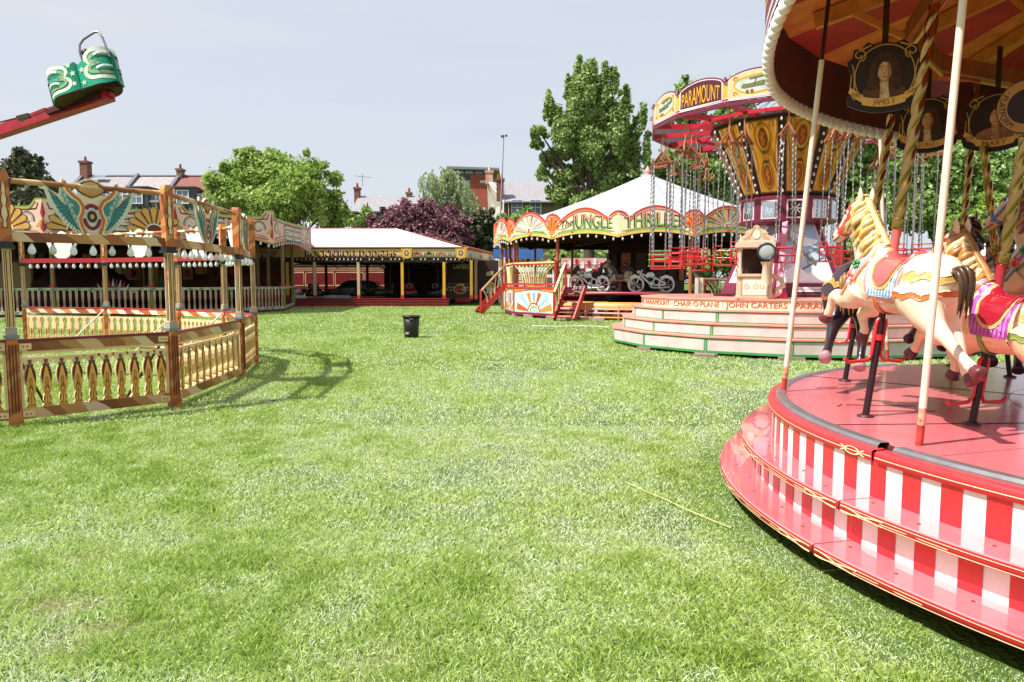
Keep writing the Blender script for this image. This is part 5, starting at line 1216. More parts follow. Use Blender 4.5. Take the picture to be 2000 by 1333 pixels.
    for sg in (1, -1): mb.ball(T((.835, sg * .038, .375)), .014 * scale, paint('7a2f28', .5), 8, 6); mb.tube([T((.82, sg * .046, .335)), T((.78, sg * .052, .352)), T((.745, sg * .05, .375))], .006 * scale, paint('7a2f28', .5), 6)
    mb.build('muzzle_paint', t)
    # bridle straps
    br = paint(C['strap'], .35); hx = Vector((.72, 0, -.6)).normalized()
    hp = lambda x, y, z: x > .47 and z > .30
    g = [band('nose', (.745, 0, .43), hx, .026, hp, .008), band('cheek', (.585, 0, .56), (.93, 0, -.36), .026, lambda x, y, z: x > .5 and z > .43, .008), band('brow', (.60, 0, .60), (.25, 0, 1), .022, lambda x, y, z: x > .5, .008), band('long', (.68, 0, .47), (.62, 0, .78), .022, lambda x, y, z: .575 < x < .77 and z > .3, .009)]
    mb = MB()
    for vs, fs in g: mb.add([T(v) for v in vs], fs, br, True)
    mb.build('bridle', t)
    if deco >= 0:
        wv = lambda x: .034 * abs(math.sin(x * 27))
        pk, gd, og, gn = paint(C['cloth'], .3, coat=.3), paint(C['gold'], .3, .25, coat=.2), paint(C['trim'], .3), paint('3f8a52', .35)
        # saddle cloth with border, ribbed panel, saddle seat
        add('saddle_cloth', cutc('sc', [((-.19, 0, 0), (1, 0, .10)), ((.20, 0, 0), (-1, 0, .15)), ((0, 0, -.115), (0, 0, 1))], lambda x, y, z: z < .30, .008), paint(C['trim2'], .3), t)
        add('cloth_panel', cutc('sp', [((-.155, 0, 0), (1, 0, .10)), ((.165, 0, 0), (-1, 0, .15)), ((0, 0, -.075), (0, 0, 1))], lambda x, y, z: z < .28, .014), pk, t)
        mb = MB(); rib = paint(C['rib'], .3)
        for k in range(9):
            x = -.135 + .034 * k; g_ = band(('rib', k), (x, 0, 0), (1, 0, .1), .013, lambda x, y, z: -.07 < z < .14, .019)
            mb.add([T(v) for v in g_[0]], g_[1], rib, True)
        mb.build('cloth_rib', t)
        sd_ = paint(C['saddle'], .22, coat=.5)
        add('saddle_edge', cutc('se', pred=lambda x, y, z: ((x + .0) / .155) ** 2 + ((z - .22) / .245) ** 2 < 1 and z > -.02 and x < .2, offs=.022), gd, t)
        add('saddle', cutc('ss', pred=lambda x, y, z: ((x + .0) / .132) ** 2 + ((z - .22) / .215) ** 2 < 1 and z > -.0 and x < .2, offs=.03), sd_, t)
        mb = MB(); mb.tube([T((-.15, .11, .17)), T((-.19, .06, .235)), T((-.20, 0, .255)), T((-.19, -.06, .235)), T((-.15, -.11, .17))], [scale * q for q in (.02, .03, .036, .03, .02)], sd_, 8); mb.build('cantle', t)
        mb = MB()
        for g_ in (band('girth', (.07, 0, 0), (1, 0, .12), .04, lambda x, y, z: z < -.05, .012),): mb.add([T(v) for v in g_[0]], g_[1], og, True)
        mb.build('girth', t)
        # breast collar with flowers
        mb = MB(); mb2 = MB()
        n_ = Vector((.80, 0, .62)).normalized()
        body_x = lambda x, y, z: x > .2 and z > -.12
        for k, (o, w_, mt) in enumerate(((.0, .085, paint(C['trim2'], .3)), (.055, .018, og), (-.055, .018, og), (0, .03, pk))):
            g_ = band(('col', k), Vector((.33, 0, .13)) + n_ * o, n_, w_, lambda x, y, z: x > .15 and z > -.1 and x < .50, .008 + .003 * (k == 3)); mb.add([T(v) for v in g_[0]], g_[1], mt, True)
        mb.build('breast_collar', t)
        for sg in (1, -1):
            for (x, z), mt, r_ in (((.40, .05), paint(C['flower'], .35), .04), ((.34, .16), gn, .032), ((.44, -.04), gn, .032)):
                y = .150 if x < .42 else .125
                for k in range(5): mb2.ball(T((x + r_ * .8 * math.cos(2 * PI * k / 5), sg * y, z + r_ * .8 * math.sin(2 * PI * k / 5))), r_ * .55 * scale, mt, 7, 5)
        mb2.build('flower_carving', t)
        # blanket over the rump: stepped scalloped layers
        xr = lambda x, y, z: x < -.215
        add('rump_cloth', cutc('r0', [((-.215, 0, 0), (-1, 0, 0))], lambda x, y, z: z > -.075 + wv(x) + .12 * max(0, -.42 - x), .008), og, t)
        add('rump_panel', cutc('r1', [((-.225, 0, 0), (-1, 0, 0))], lambda x, y, z: z > -.035 + wv(x) + .12 * max(0, -.42 - x), .014), paint(C['panel'], .3, coat=.3), t)
        add('rump_band', cutc('r2', [((-.225, 0, 0), (-1, 0, 0))], lambda x, y, z: z > .05 + wv(x + .04), .02), gd, t)
        add('rump_top', cutc('r3', [((-.225, 0, 0), (-1, 0, 0))], lambda x, y, z: z > .10 + wv(x + .04), .026), paint(C['panel'], .3, coat=.3), t)
        mb = MB()
        for sg in (1, -1):
            for x, z in ((-.27, .20), (-.35, .205), (-.43, .19)):
                for q in range(4): mb.ball(T((x + .018 * math.cos(q * PI / 2), sg * (.105 + .3 * (.2 - z)), z + .018 * math.sin(q * PI / 2) - .02)), .0165 * scale, paint(C['trim2'], .3), 6, 5)
            for x in (-.27, -.33, -.39): mb.ball(T((x, sg * .185, -.05)), .022 * scale, gn, 7, 5)
        mb.build('rump_carving', t)
        mb = MB()                                                   # scroll painted on the thigh
        for sg in (1, -1):
            for k in range(3): mb.tube([T((-.39 + a_ , sg * (.222 - .25 * abs(a_) - .05 * k), -.13 - .055 * k + b_)) for a_, b_ in spiral(0, 0, .03, .008, 200 - 40 * k, -160, 12)], .0042 * scale, paint('b98a4a', .4), 5)
        mb.build('thigh_scroll', t)
    if pole:
        mb = MB(); lo = c - d * .15; mb.tube([base, lo], .023, paint('352024', .4, .4), 10); mb.lathe([(.055, .0), (.055, .012), (.03, .02)], (base.x, base.y, base.z + .001), paint('3a2224', .5), 12); mb.build('drop_rod', t)
        mb = MB(); st = c + d * .40; twist_pole(mb, st, top, .030, BRASS); mb.build('twisted_pole', t)
        cp = paint(C['saddle'], .3, coat=.3); mb = MB(); mb.tube([c + d * (.17 + .03 * k) for k in range(9)], [.05, .03, .034, .028, .032, .027, .032, .03, .036], cp, 10); mb.build('pole_sleeve', t)
        mb = MB(); mb.tube([c + d * (.38 + .015 * k) for k in range(7)], [.03, .042, .034, .044, .036, .042, .028], BRASS, 12); mb.build('pole_collar', t)
        rd = paint('c4262e', .3, coat=.4); mb = MB(); lat = Vector((-math.sin(a), math.cos(a), 0)); fw = Vector((math.cos(a), math.sin(a), 0))
        q = c - d * .22; s1 = q + fw * .05
        for sg in (1, -1):
            mb.tube([q, q - d * .02 + lat * sg * .03, q - d * .05 + lat * sg * .035 + fw * .0, q - d * .26 + lat * sg * .035, q - d * .30 + lat * sg * .06, q - d * .31 + lat * sg * .20, q - d * .285 + lat * sg * .235], .013, rd, 8)
        mb.tube([q - d * .12, q - d * .16], .034, rd, 10); mb.build('footrest', t)
    return t
def gpz(px, py, z):
    r = at(px, py, 1) - Vector((0, 0, CAMH)); return Vector((0, 0, CAMH)) + r * ((z - CAMH) / r.z)
PAL1 = dict(body='efcfb8', mane='e2c080', mane2='cfa058', tail='4a3420', strap='d9483a', cloth='9dbbe0', rib='c7d8ee', gold='e3b46a', trim='e0703c', trim2='e79a96', saddle='cf5a58', panel='f3dcc0', flower='e06a5c', hoof='6d3038')
PAL2 = dict(body='ecc69e', mane='a8763a', mane2='e8cfa0', tail='6a4a28', strap='b3202a', cloth='b04ab4', rib='c978c8', gold='e8bd80', trim='7f9a4a', trim2='efcfa4', saddle='a01c2e', panel='f3d4ae', flower='9a4a9c', hoof='5a2a34')
PAL3 = dict(body='2a1c22', mane='7a5a34', mane2='9a7a44', tail='8a6a3c', strap='3f7a4a', cloth='5a3a6a', rib='7a5a8a', gold='c99a50', trim='9a4a34', trim2='b06a5a', saddle='8a2430', panel='3a2830', flower='5a8a4a', hoof='b08a90')
PAL4 = dict(body='cfa97c', mane='7a4520', mane2='a8703a', tail='6a3a1c', strap='4a6a9a', cloth='8a3040', rib='b05a5a', gold='d9a860', trim='4a7a5a', trim2='c98a7a', saddle='7a1c28', panel='c9a07a', flower='c95a4a', hoof='3a2024')
def topat(px, py, b): return at(px, py, b.y)
b = gpz(1690, 815, .7); horse(b, topat(1826, 10, b), 1.615, (-.17, .985), 'cream horse with golden ringlet mane, pink and blue saddle cloth, in front', PAL1, scale=.87)
b = gpz(1898, 830, .7); horse(b, topat(2003, 270, b), 1.37, (-.22, .975), 'cream horse with red bridle, maroon saddle and purple scrolls, second from the front', PAL2, scale=.88)
b = gpz(1650, 745, .7); horse(b, topat(1742, 225, b), 1.58, (.55, .83), 'black horse seen from behind, only its hind legs below the front horse', PAL3)
b = Vector((4.25, 5.75, .7)); horse(b, b + Vector((.35, 0, 3.0)), 1.72, (-.25, .96), 'tan horse with curly brown mane at the right picture edge', PAL4)
b = gpz(1858, 715, .7); horse(b, topat(1908, 150, b), 1.62, (.75, .66), 'chestnut horse on the far side, mostly behind the cream horses', dict(PAL4, body='8a4a34', mane='3a2018', tail='6a1c30', saddle='6a2040'))
b = Vector((4.9, 7.0, .7)); horse(b, topat(1921, 285, b), 1.52, (.5, .86), 'dark brown horse in the inner row, behind the purple saddled horse', dict(PAL4, body='5a3426', mane='2a1810', tail='2a1810'))
# ================================================================== JUNGLE THRILLER roundabout
JC = Vector((6.7, 36.0, 0)); JR = 7.6
def jp(adeg, r=JR, z=0.0): return Vector((JC.x + r * math.sin(R(adeg)), JC.y - r * math.cos(R(adeg)), z))
def jungle():
    t = thing('jungle_roundabout', 'white coned roundabout with arched cream boards lettered The JUNGLE THRILLER', 'fairground ride', JC)
    cream = paint('f0dcb6', .5, var=.08); red = paint('c23a30', .45, var=.1); pink = paint('e39a92', .45); orange = paint('e08a3a', .45); green = paint('7fae5a', .45); dkg = paint('4f7f4a', .5); yel = paint('e8b85c', .45); wht = paint('f2ede2', .45); bl = paint('9fc0d4', .45); dk = paint('32201c', .6); lin_ = paint('3a221d', .9); br = paint('c05a34', .45); flame = paint('d8422a', .4); flame2 = paint('ec8a3a', .4); steel = paint('b85a4a', .45, var=.15); mar = paint('7c2430', .45, var=.15)
    st = -19.0; zb0 = 3.38
    bulb = bulb_mesh('bulb_small', .085, bulb_w, False)
    for k in range(-5, 11):
        a0, a1 = st + 22.5 * k, st + 22.5 * (k + 1)
        p, q = jp(a0), jp(a1); L = (q - p).length; fr = Fr(p + Vector((0, 0, zb0)), q - p, (0, 0, 1))
        seen = -4 <= k <= 4
        js = .40
        top = []
        for i in range(9): top.append((js * i / 8, .70 + .34 * math.sqrt(max(0, 1 - (i / 8) ** 2)) * 1.0))
        for i in range(1, 24): x = js + (L - 2 * js) * i / 24; top.append((x, .70 + .52 * math.sin(PI * i / 24) ** .8))
        for i in range(8, -1, -1): top.append((L - js * i / 8, .70 + .34 * math.sqrt(max(0, 1 - (i / 8) ** 2))))
        low = [(L * i / 20, -.02 + .20 * math.sin(PI * i / 20) ** .9) for i in range(21)]
        mb = MB(); mb.prism(fr, low + top[::-1], -.05, 0, cream, side=red, back=lin_); bd = mb.build('rounding_board', t)
        if not seen: continue
        mb = MB(); h = .008
        mb.stroke(fr, [(x, y - .035) for x, y in top], .09, h, red); mb.stroke(fr, [(x, y - .11) for x, y in top[1:-1]], .05, h + .003, orange if k % 2 else pink); mb.stroke(fr, [(min(L - .02, max(.02, x)), y - .15) for x, y in top[1:-1]], .02, h + .006, dk)
        mb.stroke(fr, [(x, y + .06) for x, y in low], .11, h, yel); mb.stroke(fr, [(x, y + .15) for x, y in low[2:-2]], .07, h + .003, green); mb.stroke(fr, [(x, y + .20) for x, y in low[1:-1]], .02, h + .006, dk)
        mid = L / 2
        if k in (-1, 0):
            txt = 'JUNGLE' if k == -1 else 'THRILLER'
            x0, x1 = (.95, 2.72) if k == -1 else (.28, 2.70)
            vs, fs, w_, hh = textmesh(txt); size = .46; kk = size / .73; sx = (x1 - x0) / (w_ * kk)
            def wp(clampy=None, dx=0, dy=0):
                def f(x, y):
                    if clampy is not None: y = max(y, clampy)
                    u_ = (x0 + x) / L; return x + dx, y * (.92 + .35 * math.sin(PI * u_)) + dy + .10 * math.sin(PI * u_)
                return f
            mb.text(fr, txt, x0, .33, size, dk, h + .004, 'L', sx=sx, warp=wp(None, -.045, -.03)); mb.text(fr, txt, x0, .33, size, dk, h + .005, 'L', sx=sx, warp=wp(None, -.025, -.015))
            mb.text(fr, txt, x0, .33, size, green, h + .009, 'L', sx=sx, warp=wp()); mb.text(fr, txt, x0, .33, size, pink, h + .013, 'L', sx=sx, warp=wp(.24))
            if k == -1:
                mb.text(fr, 'The', .38, .42, .30, dk, h + .009, 'L', sx=.9, warp=lambda x, y: (x + .28 * y, y + .22 * x)); mb.stroke(fr, [(.42, .36), (.6, .40), (.88, .52)], .025, h + .009, dk)
        else:
            for i in range(17):
                an = R(-4 + 188 * i / 16); c0 = (mid, .36); mt = (green, wht, bl, pink, wht, pink, bl, red, bl, pink, wht, green, bl, wht, pink, green, wht)[i] if k < 0 else (green, yel, dkg, red, yel, red, dkg, yel, red, yel, dkg, red, yel, red, dkg, yel, green)[i]
                r1 = .78 + .0 * i; ex, ey = .98 * math.cos(an), .72 * math.sin(an)
                mb.poly(fr, [(c0[0] + .16 * math.cos(an), c0[1] + .16 * math.sin(an)), (c0[0] + ex * 1.0 + .055 * math.sin(an), c0[1] + ey - .05 * math.cos(an)), (c0[0] + ex - .055 * math.sin(an), c0[1] + ey + .05 * math.cos(an))][::1], h + .004, mt)
            mb.stroke(fr, spiral(mid, .40, .20, .04, -110, 260, 20), .06, h + .008, flame); mb.stroke(fr, arc(mid, .38, .16, -10, 190, 12), .05, h + .01, wht)
        # flame fans in the small arches at the joints
        for x0_, sg in ((0, 1), (L, -1)):
            jn = k if sg > 0 else k + 1
            if jn == 0: continue
            for i in range(6):
                an = R(88 - 15 * i); mt = flame if i % 2 == 0 else flame2; r1 = .62 - .03 * i
                mb.poly(fr, [(x0_ + sg * .03 * math.cos(an), .30), (x0_ + sg * (r1 * math.cos(an) * .66 + .045), .34 + r1 * math.sin(an) * .75), (x0_ + sg * (r1 * math.cos(an) * .95), .34 + r1 * math.sin(an)), (x0_ + sg * (max(0, r1 * math.cos(an) * .6 - .05)), .36 + r1 * math.sin(an) * .8)][::-sg], h + .010 + .001 * i, mt)
            mb.poly(fr, [(x0_, .02), (x0_ + sg * .17, .22), (x0_ + sg * .12, .34), (x0_, .30)][::sg], h + .018, flame2); mb.stroke(fr, [(x0_ + sg * .05, .1), (x0_ + sg * .34, .28), (x0_ + sg * .2, .33)], .05, h + .019, wht)
        mb.build('painting', bd)
        for i in range(8): x, y = L * (i + .5) / 8, 0; inst(bulb, 'light_bulb', bd, fr(x, -.10 + .20 * math.sin(PI * x / L) ** .9, .02))
    # canvas cone
    cv = paint('abaaae', .8, var=.04, scale=.5); cv2 = paint('9a9ca3', .8, var=.04)
    mb = MB(); ap = JC + Vector((0, 0, 6.85)); n = 32
    for i in range(n):
        a0, a1 = 360 * i / n, 360 * (i + 1) / n; rows = []
        for s_ in range(6):
            f = s_ / 5; r_ = .12 + (7.36 - .12) * f; z = 6.85 - (6.85 - 4.16) * f - .16 * math.sin(PI * f)
            rows += [jp(a0, r_, z), jp((a0 + a1) / 2, r_ * .998, z - .03 * math.sin(PI * f)), jp(a1, r_, z)]
        mb.add(rows, [(3 * q + j, 3 * q + j + 1, 3 * q + j + 4, 3 * q + j + 3) for q in range(5) for j in (0, 1)], cv if i % 2 else cv2, True)
    mb.build('canvas_roof', t)
    mb = MB(); mb.lathe([(.02, 7.28), (.06, 7.2), (.14, 7.05), (.17, 6.97), (.12, 6.9), (.19, 6.84), (.2, 6.78)], JC, paint('d88a86', .4), 14); mb.build('finial', t)
    mb = MB(); mb.lathe([(7.45, 3.98), (.5, 4.4)], JC, lin_, 32); mb.lathe([(7.2, 3.45), (7.2, 3.98)], JC, lin_, 32)
    for k in range(16): mb.bar(jp(st + 22.5 * k, 1.0, 3.9), jp(st + 22.5 * k, 7.3, 3.7), .12, .16, paint('4a201c', .7))
    mb.build('ceiling', t)
    mb = MB(); mb.lathe([(1.9, .4), (1.9, 3.4), (1.2, 3.9)], JC, paint('452420', .7, var=.3), 16)
    for k in range(16):
        p = jp(22.5 * k + 5, 1.92, 2.3); mb.box(p, (.5, .06, 1.3), (mar, dk, br, paint('5c3a24', .6))[k % 4], R(22.5 * k + 5))
    mb.build('centre_drum', t)
    # columns
    for k in range(-5, 11):
        if k == 0: continue
        mb = MB(); p = jp(st + 22.5 * k, 7.2); mb.tube([p + Vector((0, 0, .2)), p + Vector((0, 0, 3.5))], .07, paint('b0643c', .45, var=.15) if k != -1 else steel, 8); mb.build('post', t)
    # undulating track with riding platform
    zt = lambda a: .98 + .16 * math.sin(R(3 * a + 150))
    mb = MB(); vs = []; n = 96
    for i in range(n + 1):
        a = 360 * i / n; vs += [jp(a, 2.2, zt(a) + .02), jp(a, 6.7, zt(a) + .02), jp(a, 6.75, zt(a) - .10)]
    mb.add(vs, [(3 * i + j, 3 * i + 3 + j, 3 * i + 4 + j, 3 * i + 1 + j) for i in range(n) for j in (0, 1)], mar, True); mb.build('riding_platform', t)
    mb = MB(); mb.tube([jp(360 * i / n, 6.8, zt(360 * i / n) - .02) for i in range(n + 1)], .06, paint('9c3440', .35), 8); mb.build('platform_edge', t)
    mb = MB(); vs = []
    for i in range(n + 1): a = 360 * i / n; vs += [jp(a, 6.85, .70 + .3 * (zt(a) - .98)), jp(a, 7.0, .62 + .3 * (zt(a) - .98)), jp(a, 7.0, .38 + .3 * (zt(a) - .98))]
    mb.add(vs, [(3 * i + j, 3 * i + 3 + j, 3 * i + 4 + j, 3 * i + 1 + j) for i in range(n) for j in (0, 1)], orange, True); mb.build('track_ring', t)
    # painted lower shutters
    for k in range(-3, 6):
        a0, a1 = st + 22.5 * k, st + 22.5 * (k + 1); p, q = jp(a0, 6.75), jp(a1, 6.75); L = (q - p).length; fr = Fr(p, q - p, (0, 0, 1)); mb = MB()
        if k in (-2,): continue
        mb.prism(fr, rect(0, .08, L, .55), -.04, 0, paint('4a2420', .6))
        for i in range(6):
            x = L * (i + .5) / 6; mb.poly(fr, [(x - .24, .12), (x + .24, .12), (x, .5)], .006, (orange, bl, red, wht, green, yel)[i])
        mb.build('shutter', t)
    mb = MB()
    for z, mt in ((.30, pink), (.12, orange), (.46, pink)):
        for k in range(-1, 3): mb.tube([jp(st + 22.5 * k, 7.25, z), jp(st + 22.5 * (k + 1), 7.25, z)], .035, mt, 8)
    for k in range(-2, 6): mb.tube([jp(st + 11.25 * k, 7.25, .02), jp(st + 11.25 * k, 7.25, .62)], .03, pink, 8)
    mb.build('ground_rail', t)
    # railing panels with curling bars, seen at the entrance on the left and at the far right
    def spindle_panel(nm, p, q, z0, z1, z0b=None, z1b=None):
        L = (q - p).length; fr = Fr(p, q - p, (0, 0, 1)); z0b = z0 if z0b is None else z0b; z1b = z1 if z1b is None else z1b
        mb = MB(); mb.bar(fr(0, z0), fr(L, z0b), .07, .08, red); mb.bar(fr(0, z1), fr(L, z1b), .09, .07, paint('d9c08a', .45)); mb.bar(fr(0, z1 - .07), fr(L, z1b - .07), .05, .05, red)
        for x in (0, L): mb.bar(fr(x, z0 - .05 if x == 0 else z0b - .05), fr(x, (z1 if x == 0 else z1b) + .08), .09, .09, red)
        o = mb.build('railing', t); mb = MB(); n_ = max(3, int(L / .26)); gl_ = paint('b9b878', .45, var=.2)
        for i in range(n_):
            f = (i + .5) / n_; x = L * f; a_, b_ = z0 + (z0b - z0) * f + .04, z1 + (z1b - z1) * f - .1; cx = L / 2; o_ = (x - cx)
            pts = [fr(cx + o_ * .55, a_), fr(cx + o_ * .62, a_ + (b_ - a_) * .4), fr(cx + o_ * .8, a_ + (b_ - a_) * .75), fr(cx + o_ * .98, b_ - .06), fr(cx + o_ * 1.04 + .03, b_ - .01), fr(cx + o_ * 1.06 + .06, b_ - .05)]
            mb.tube(pts, [.035, .03, .028, .035, .03, .02], (gl_, paint('d9cc98', .45))[i % 2], 6)
        mb.build('spindles', o)
    P0, P1, P2 = jp(-86.5, 7.0), jp(-64, 7.35), jp(-41.5, 7.35)
    for p, q in ((P0, P1), (P1, P2)):
        spindle_panel('rail', p, q, 1.48, 2.42)
        L = (q - p).length; fr = Fr(p, q - p, (0, 0, 1)); mb = MB(); mb.prism(fr, rect(.0, .22, L, 1.28), -.05, 0, paint('e4e3da', .5, var=.08)); h = .008
        mb.prism(fr, [(0, 1.12), (L / 2, 1.28), (L, 1.12), (L, 1.24), (L / 2, 1.42), (0, 1.24)], -.04, .03, orange)
        mb.stroke(fr, rect(.04, .26, L - .04, 1.2), .035, h, bl, True)
        for i in range(7):
            an = R(12 + 26 * i); c0 = (L / 2, .24); w_ = .13
            mb.poly(fr, [(c0[0] + .42 * math.cos(an - w_ * .7), c0[1] + .42 * math.sin(an - w_ * .7)), (c0[0] + min(1.25, .86 / max(.3, math.sin(an))) * math.cos(an - w_), c0[1] + min(1.25, .86 / max(.3, math.sin(an))) * math.sin(an - w_)), (c0[0] + min(1.25, .86 / max(.3, math.sin(an))) * math.cos(an + w_), c0[1] + min(1.25, .86 / max(.3, math.sin(an))) * math.sin(an + w_)), (c0[0] + .42 * math.cos(an + w_ * .7), c0[1] + .42 * math.sin(an + w_ * .7))], h + .003, (orange, bl, br, paint('8aa6bc', .5), orange, bl, br)[i])
        for r_, mt in ((.40, red), (.33, wht), (.26, green)): mb.stroke(fr, arc(L / 2, .24, r_, 2, 178, 16), .065, h + .006, mt)
        mb.build('sunburst_panel', t)
        mb = MB(); mb.prism(fr, rect(-.05, .10, L + .05, .22), -.3, .06, mar); mb.prism(fr, rect(-.02, 1.28, L + .02, 1.36), -1.0, .05, red); mb.build('porch_deck', t)
        mb = MB(); mb.tube([p + Vector((0, 0, .02)), p + Vector((0, 0, 3.4))], .055, steel, 8); mb.build('porch_post', t)
    # two flights of steps
    for nm, hi, lo in (('a', P0 + Vector((-.05, -.0, 1.34)), P0 + Vector((-1.25, -.35, .05))), ('b', P2 + Vector((.42, -.25, 1.34)), P2 + Vector((-.12, -1.25, .05)))):
        d = lo - hi; w_ = Vector((0, .0, 0)); dh = Vector((d.x, d.y, 0)).normalized(); sd_ = Vector((-dh.y, dh.x, 0)) * (.9 if nm == 'a' else .9)
        if sd_.y < 0 and nm == 'a': sd_ = -sd_
        if sd_.x < 0 and nm == 'b': sd_ = -sd_
        mb = MB()
        for i in range(6):
            f = (i + .5) / 6; c = hi + d * f + sd_ / 2; mb.box(c, (.24, .9, .04), mar, math.atan2(dh.y, dh.x))
        for e in (0, 1): mb.bar(hi + sd_ * e, lo + sd_ * e, .06, .26, red)
        mb.build('steps', t)
        spindle_panel('handrail', hi + Vector((0, 0, 0)) - Vector((0, 0, hi.z)), lo - Vector((0, 0, lo.z)), 1.42, 2.4, .2, 1.12)
    spindle_panel('rail', jp(7, 7.1), jp(26, 7.1), .95, 1.72)
    for a in (5.5, 7.0):
        mb = MB(); p = jp(a, 7.25); mb.bar(p, p + Vector((0, 0, 1.75)), .12, .1, paint('e6ddd0', .5)); mb.bar(p + Vector((.09, -.07, 0)), p + Vector((.09, -.07, 1.72)), .03, .03, red); mb.build('gate_post', t)
    # sawn blocks that level the ride
    for i, (a, r_, sz) in enumerate(((-64, 7.4, .3), (-55, 7.4, .45), (-43, 7.55, .3), (-40, 7.6, .35), (-36.5, 7.5, .4), (-29, 7.5, .5), (-25, 7.55, .4), (-14, 7.5, .4))):
        mb = MB(); mb.box(jp(a, r_ - .1, .07), (sz, .3, .13), paint('b9a893', .8, var=.2)); tag(mb.build('timber_block', None, jp(a, r_)), 'sawn timber block levelling the edge of the jungle roundabout', 'block', 'timber blocks under the jungle roundabout')
    return zt
ZT = jungle()
def motorbike(a, r, label, body):
    zt = ZT(a); o = jp(a, r, zt + .02); t = thing('ride_motorbike', label, 'ride bike', o, 'mounts of the jungle roundabout')
    u = Vector((-math.cos(R(a)), -math.sin(R(a)), 0)); fr = Fr(o, -u, (0, 0, 1))                 # x to the viewer's right; the bike faces left
    F = lambda x, y, h=0: fr(x, y, h)
    wm = paint('e9e6ea', .3); tyre = paint('d9cfcf', .5); ch = paint('c9cad2', .25, .6); bd = paint(body, .3, coat=.4); bk = paint('241a1c', .6); red = paint('8a2430', .4)
    for x in (-.62, .62):
        mb = MB(); mb.tube([F(x + .30 * math.cos(q), .34 + .30 * math.sin(q)) for q in [2 * PI * k / 20 for k in range(21)]], .045, tyre, 8); w_ = mb.build('wheel', t)
        mb = MB(); 
        for k in range(6): mb.tube([F(x, .34), F(x + .28 * math.cos(k * PI / 3), .34 + .28 * math.sin(k * PI / 3))], .012, ch, 5)
        mb.ball(F(x, .34, .0), .07, red, 8, 6); mb.build('spokes', w_)
    mb = MB(); mb.tube([F(-.62, .34), F(-.45, .75), F(-.38, .95)], .035, ch, 7); mb.tube([F(-.42, .72), F(.0, .30), F(.62, .34)], .04, bd, 7); mb.tube([F(-.42, .78), F(.15, .62), F(.62, .36)], .035, bd, 7); mb.tube([F(0, .3), F(.15, .62)], .03, bd, 7); mb.build('frame', t)
    mb = MB(); mb.tube([F(-.38, .93, -.28), F(-.36, .97, -.1), F(-.36, .97, .1), F(-.38, .93, .28)], .02, ch, 6); mb.ball(F(-.52, .86), .09, ch, 10, 6); mb.tube([F(-.92, .44), F(-.86, .62), F(-.68, .72), F(-.50, .64)], [.02, .05, .06, .04], wm, 7); mb.tube([F(.36, .62), F(.58, .70), F(.80, .62), F(.92, .46)], [.03, .06, .06, .02], wm, 7); mb.build('handlebar', t)
    mb = MB(); sect_pts = [((-.22, .66), .06), ((-.12, .74), .12), ((.02, .74), .13), ((.12, .70), .08)]; mb.tube([F(*p) for p, _ in sect_pts], [r_ for _, r_ in sect_pts], bd, 10); mb.build('tank', t)
    mb = MB(); mb.tube([F(.08, .76), F(.2, .78), F(.4, .80), (F(.52, .90)), F(.56, 1.06)], [.05, .10, .11, .10, .05], bk, 9); mb.build('saddle', t)
    mb = MB(); mb.tube([F(-.05, .26, .1), F(.1, .20, .12), F(.5, .22, .14), F(.75, .25, .14)], .035, ch, 7); mb.ball(F(.02, .36), .14, ch, 9, 6); mb.build('engine', t)
    mb = MB(); mb.box(F(0, .03), (1.5, .3, .05), paint('7f9a5a', .5), math.atan2(-u.y, -u.x)); mb.tube([F(-.3, .02), F(-.3, .9)], .02, red, 6); mb.tube([F(.3, .02), F(.3, .75)], .02, red, 6); mb.build('base_board', t)
motorbike(-33.0, 6.2, 'white ride motorbike nearer the entrance steps of the jungle ride', 'dfe3ea')
motorbike(-8.5, 6.2, 'white ride motorbike at the right of the jungle ride opening', 'dfe3ea')
motorbike(-33.5, 5.0, 'dark ride motorbike in the second row of the jungle ride', '2c2426')
GREY = dict(body='a8a496', mane='4a3a34', mane2='6a5a50', tail='5a4a40', strap='8a2430', cloth='4a2024', rib='5a2a2c', gold='9c7a4a', trim='7a3a34', trim2='6a3034', saddle='3a1c1e', panel='a89c88', flower='8ab09a', hoof='4a3a36')
def jhorse(a, r, label, C, sc_=1.0, deco=0):
    zt = ZT(a); o = jp(a, r, zt + .02); h = (-math.cos(R(a)), -math.sin(R(a)))
    t = horse(o, o + Vector((0, 0, 2.0)), o.z + .66 * sc_, h, label, C, deco=deco, scale=sc_, pole=False, group='mounts of the jungle roundabout', name='ride_animal')
    mb = MB(); mb.tube([o, o + Vector((0, 0, .6))], .05, paint('6a2430', .5), 8); mb.build('pedestal', t)
jhorse(-20.5, 6.1, 'grey ride horse with dark saddle between the two white motorbikes', GREY, .95)
jhorse(-25.5, 5.0, 'black ride animal in the second row left of the grey horse', dict(GREY, body='2a2022', panel='2a2022', gold='3a2a24'), .95, -1)
jhorse(-14.5, 4.9, 'dark brown ride animal in the second row right of the grey horse', dict(GREY, body='34201c', panel='34201c'), .95, -1)
jhorse(-41, 5.2, 'black ride animal behind the left post of the jungle ride', dict(GREY, body='221a1c'), .9, -1)
jhorse(13, 6.1, 'pale ride horse behind the hanging chairs in the jungle ride', dict(GREY, body='c9b89c'), .9)
